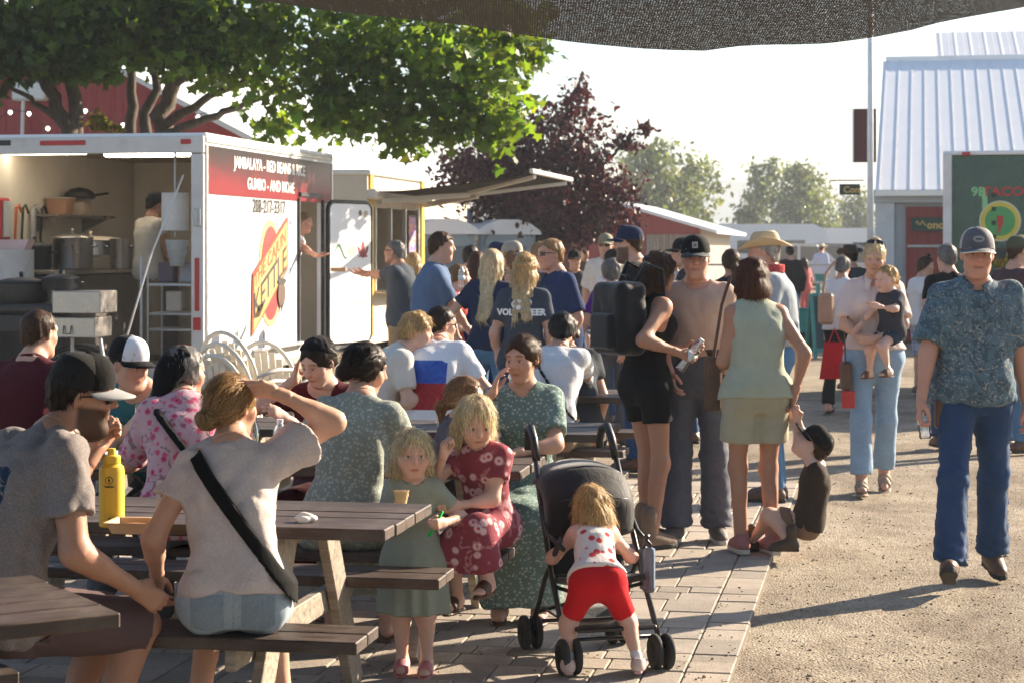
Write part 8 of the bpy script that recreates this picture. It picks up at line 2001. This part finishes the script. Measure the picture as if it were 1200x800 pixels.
# ---- crowd behind
c = person('tall man in white print shirt, cap and dark glasses facing the camera', at(711, 22.5), 168, 1.86, q=2, top=dict(m=cloth('white_print', (.60, .58, .55), pat_dots((.3, .32, .3), 22, .2, .6)), sl=.85, collar=1), bot=dict(m=KHAKI), shoe=BRSHOE, hair=dict(t='short', c='brown'), seed=70); cap(c, plain('cap_khaki', (.2, .18, .12), .8)); sunglasses(c)
c = person('grey-haired woman in purple tee with a black shoulder bag strap', at(718, 17.2), 6, 1.60, 'f', q=1, top=dict(m=cloth('purple_tee', (.085, .018, .20)), hem=0, sl=.7), bot=dict(m=GREYP), shoe=BRSHOE, hair=dict(t='short', c='grey', th=.024, mess=.006, side=1), seed=71, eyes=False, fat=1.08, lh=(-.3, .05, .85))
band(c, c['torso'](.020, .0, .98), (.95, 0, .30), c['tpt'](.7, -.08), .035, 'shoulder_strap', BLACKC, .016, .3, 1.1)
c = person('bearded man in black cap and black tee turned left', at(748, 15.2), 78, 1.87, q=1, top=dict(m=BLACKC), bot=dict(m=JEAN), shoe=BRSHOE, hair=dict(t='short', c='brown'), beard=dict(c='dark', len=.02), seed=72, eyes=False); cap(c, NAVY)
c = person('dark-haired woman behind the grey-haired woman in purple', at(722, 19.2), 30, 1.70, 'f', q=2, top=dict(m=WHITEC), bot=dict(m=JEAN), shoe=BRSHOE, hair=dict(t='long', c='dark', len=.25), seed=73)
c = person('man in black cap and charcoal polo looking left, behind the tan tee', at(810, 17.4), 82, 1.78, q=1, top=dict(m=cloth('charcoal_polo', (.022, .026, .034)), collar=1), bot=dict(m=JEAN), shoe=BRSHOE, hair=dict(t='short', c='brown'), seed=74, eyes=False); cap(c, BLACKC)
c = person('person with long brown hair in a navy corduroy jacket lettered IDAHO', at(857, 16.4), -4, 1.70, 'f', q=1, top=dict(m=cloth('navy_cord', (.010, .014, .035)), sl=1.9, hem=.1), bot=dict(m=BLACKC), shoe=BRSHOE, hair=dict(t='pony', c='brown', b=(.03, -.10, -.02), len=.2), seed=75, eyes=False)
GLD = plain('gold_thread', (.60, .42, .06), .6); print_on(c, c['top'], text_mesh('IDAHO', .085, 1.0, .004), c['tpt'](.74, 0, -.02), (1, 0, 0), (0, 0, 1), GLD)
me_ = bpy.data.meshes.new('jacket_emblem'); me_.from_pydata([(x, y, 0) for x, y in ellipse(0, 0, .075, .085, 20)], [], [tuple(range(20))]); print_on(c, c['top'], me_, c['tpt'](.52, 0, -.02), (1, 0, 0), (0, 0, 1), GLD, 'jacket_emblem')
for i, (px, d, H, rz, col, hc_, lab, sx, tl_) in enumerate((
    (697, 27.0, 1.70, 150, (.10, .14, .26), 'brown', 'seated man in blue cap and striped tee in the far crowd', 'm', 1), (683, 28.0, 1.72, 170, (.20, .16, .12), 'brown', 'seated man in tan cap left of the far blue cap', 'm', 1), (684, 40.0, 1.70, 200, (.10, .09, .07), 'sandy', 'distant person in olive standing before the red shed', 'm', 0),
    (786, 24.0, 1.68, 170, (.60, .58, .56), 'pale', 'blonde woman in white seen between the black caps', 'f', 0), (765, 20.0, 1.62, 20, (.5, .48, .46), 'white', 'white-haired person in white behind the long brown hair', 'f', 0), (672, 25.0, 1.66, 190, (.04, .04, .05), 'dark', 'person in black hat right of the navy shirt', 'm', 0))):
    kw = dict(pel=(0, 0, .55), lean=4, rh=(.15, .35, .7), lh=(-.15, .35, .7), rf=(.12, .42, .085), lf=(-.12, .42, .085)) if tl_ else {}
    c = person(lab, at(px, d), rz, H, sx, q=2 if d < 30 else 3, top=dict(m=cloth('crowd%d' % i, col)), bot=dict(t='shorts', m=cloth('crowd_s%d' % i, (.18, .2, .24)), len=.9) if tl_ else dict(m=JEAN), shoe=GRSHOE, hair=dict(t='short' if sx == 'm' else 'long', c=hc_), seed=80 + i, group='visitors in the far crowd', **kw)
    if i in (0, 1, 5): cap(c, cloth('crowd_cap%d' % i, ((.06, .10, .22), (.25, .21, .15), (.01, .01, .01))[min(i, 2)]))
    if tl_:
        o = thing('folding_chair', ['folding chair under the far man in the blue cap', 'folding chair under the far man in the tan cap'][i], 'chair', at(px, d), R(rz)); k = MB(); k.box((0, -.02, .42), (.46, .42, .03), bev=.006); k.build('seat', NAVY, o); k = MB(); k.box((0, -.24, .72), (.46, .03, .42), bev=.01); k.build('backrest', NAVY, o)
        for x in (-.21, .21):
            for y0, y1 in ((-.22, .2), (.2, -.22)): k = MB(); k.tube([(x, y0, 0), (x, y1, .42)], .012, 6); k.build('leg', GALV, o)
# ---- vendors
p = G(-6.27 - .26, 17.95 + 3.42, .52)
c = person('vendor leaning out of the white trailer door with food', p, -88, 1.60, q=1, skin='red', lean=14, head=(0, -6, 0), rh=Wp(393, 318, 21.4), lh=Wp(391, 321, 21.6), rhd=(0, 1, 0), lhd=(0, 1, 0), rhn=(0, 0, 1), lhn=(0, 0, 1), top=dict(m=WHITEC), bot=dict(m=JEANG), shoe=GRSHOE, hair=dict(t='short', c='sandy', th=.004), seed=90, eyes=False)
p = G(-6.27 - 1.12, 17.95 + 1.5, .51)
c = person('vendor in cream sleeveless tee and black cap working inside the white trailer', p, -48, 1.76, q=1, skin='tan', head=(6, -12, 0), rh=(.14, .30, 1.0), lh=(-.14, .34, 1.0), top=dict(m=cloth('cream_tee', (.46, .42, .36)), hem=0, sl=.35), bot=dict(m=KHAKI), shoe=BRSHOE, hair=dict(t='short', c='dark', th=.008), seed=91, fat=1.04, eyes=False); cap(c, BLACKC)
# ---------------------------------------------------------------- air
hz = MB(); hz.box((0, 560, 14), (1640, 1260, 34))
m = bpy.data.materials.new('haze'); m.use_nodes = True; m.node_tree.nodes.clear()
o_ = m.node_tree.nodes.new('ShaderNodeOutputMaterial'); pv = m.node_tree.nodes.new('ShaderNodeVolumePrincipled')
pv.inputs['Density'].default_value = .0010; pv.inputs['Color'].default_value = (.84, .91, 1.0, 1); pv.inputs['Anisotropy'].default_value = .0
m.node_tree.links.new(pv.outputs[0], o_.inputs['Volume'])
hz_o = hz.build('haze', m); tag(hz_o, 'bright dusty haze lying over the whole fairground', 'haze', kind='stuff')
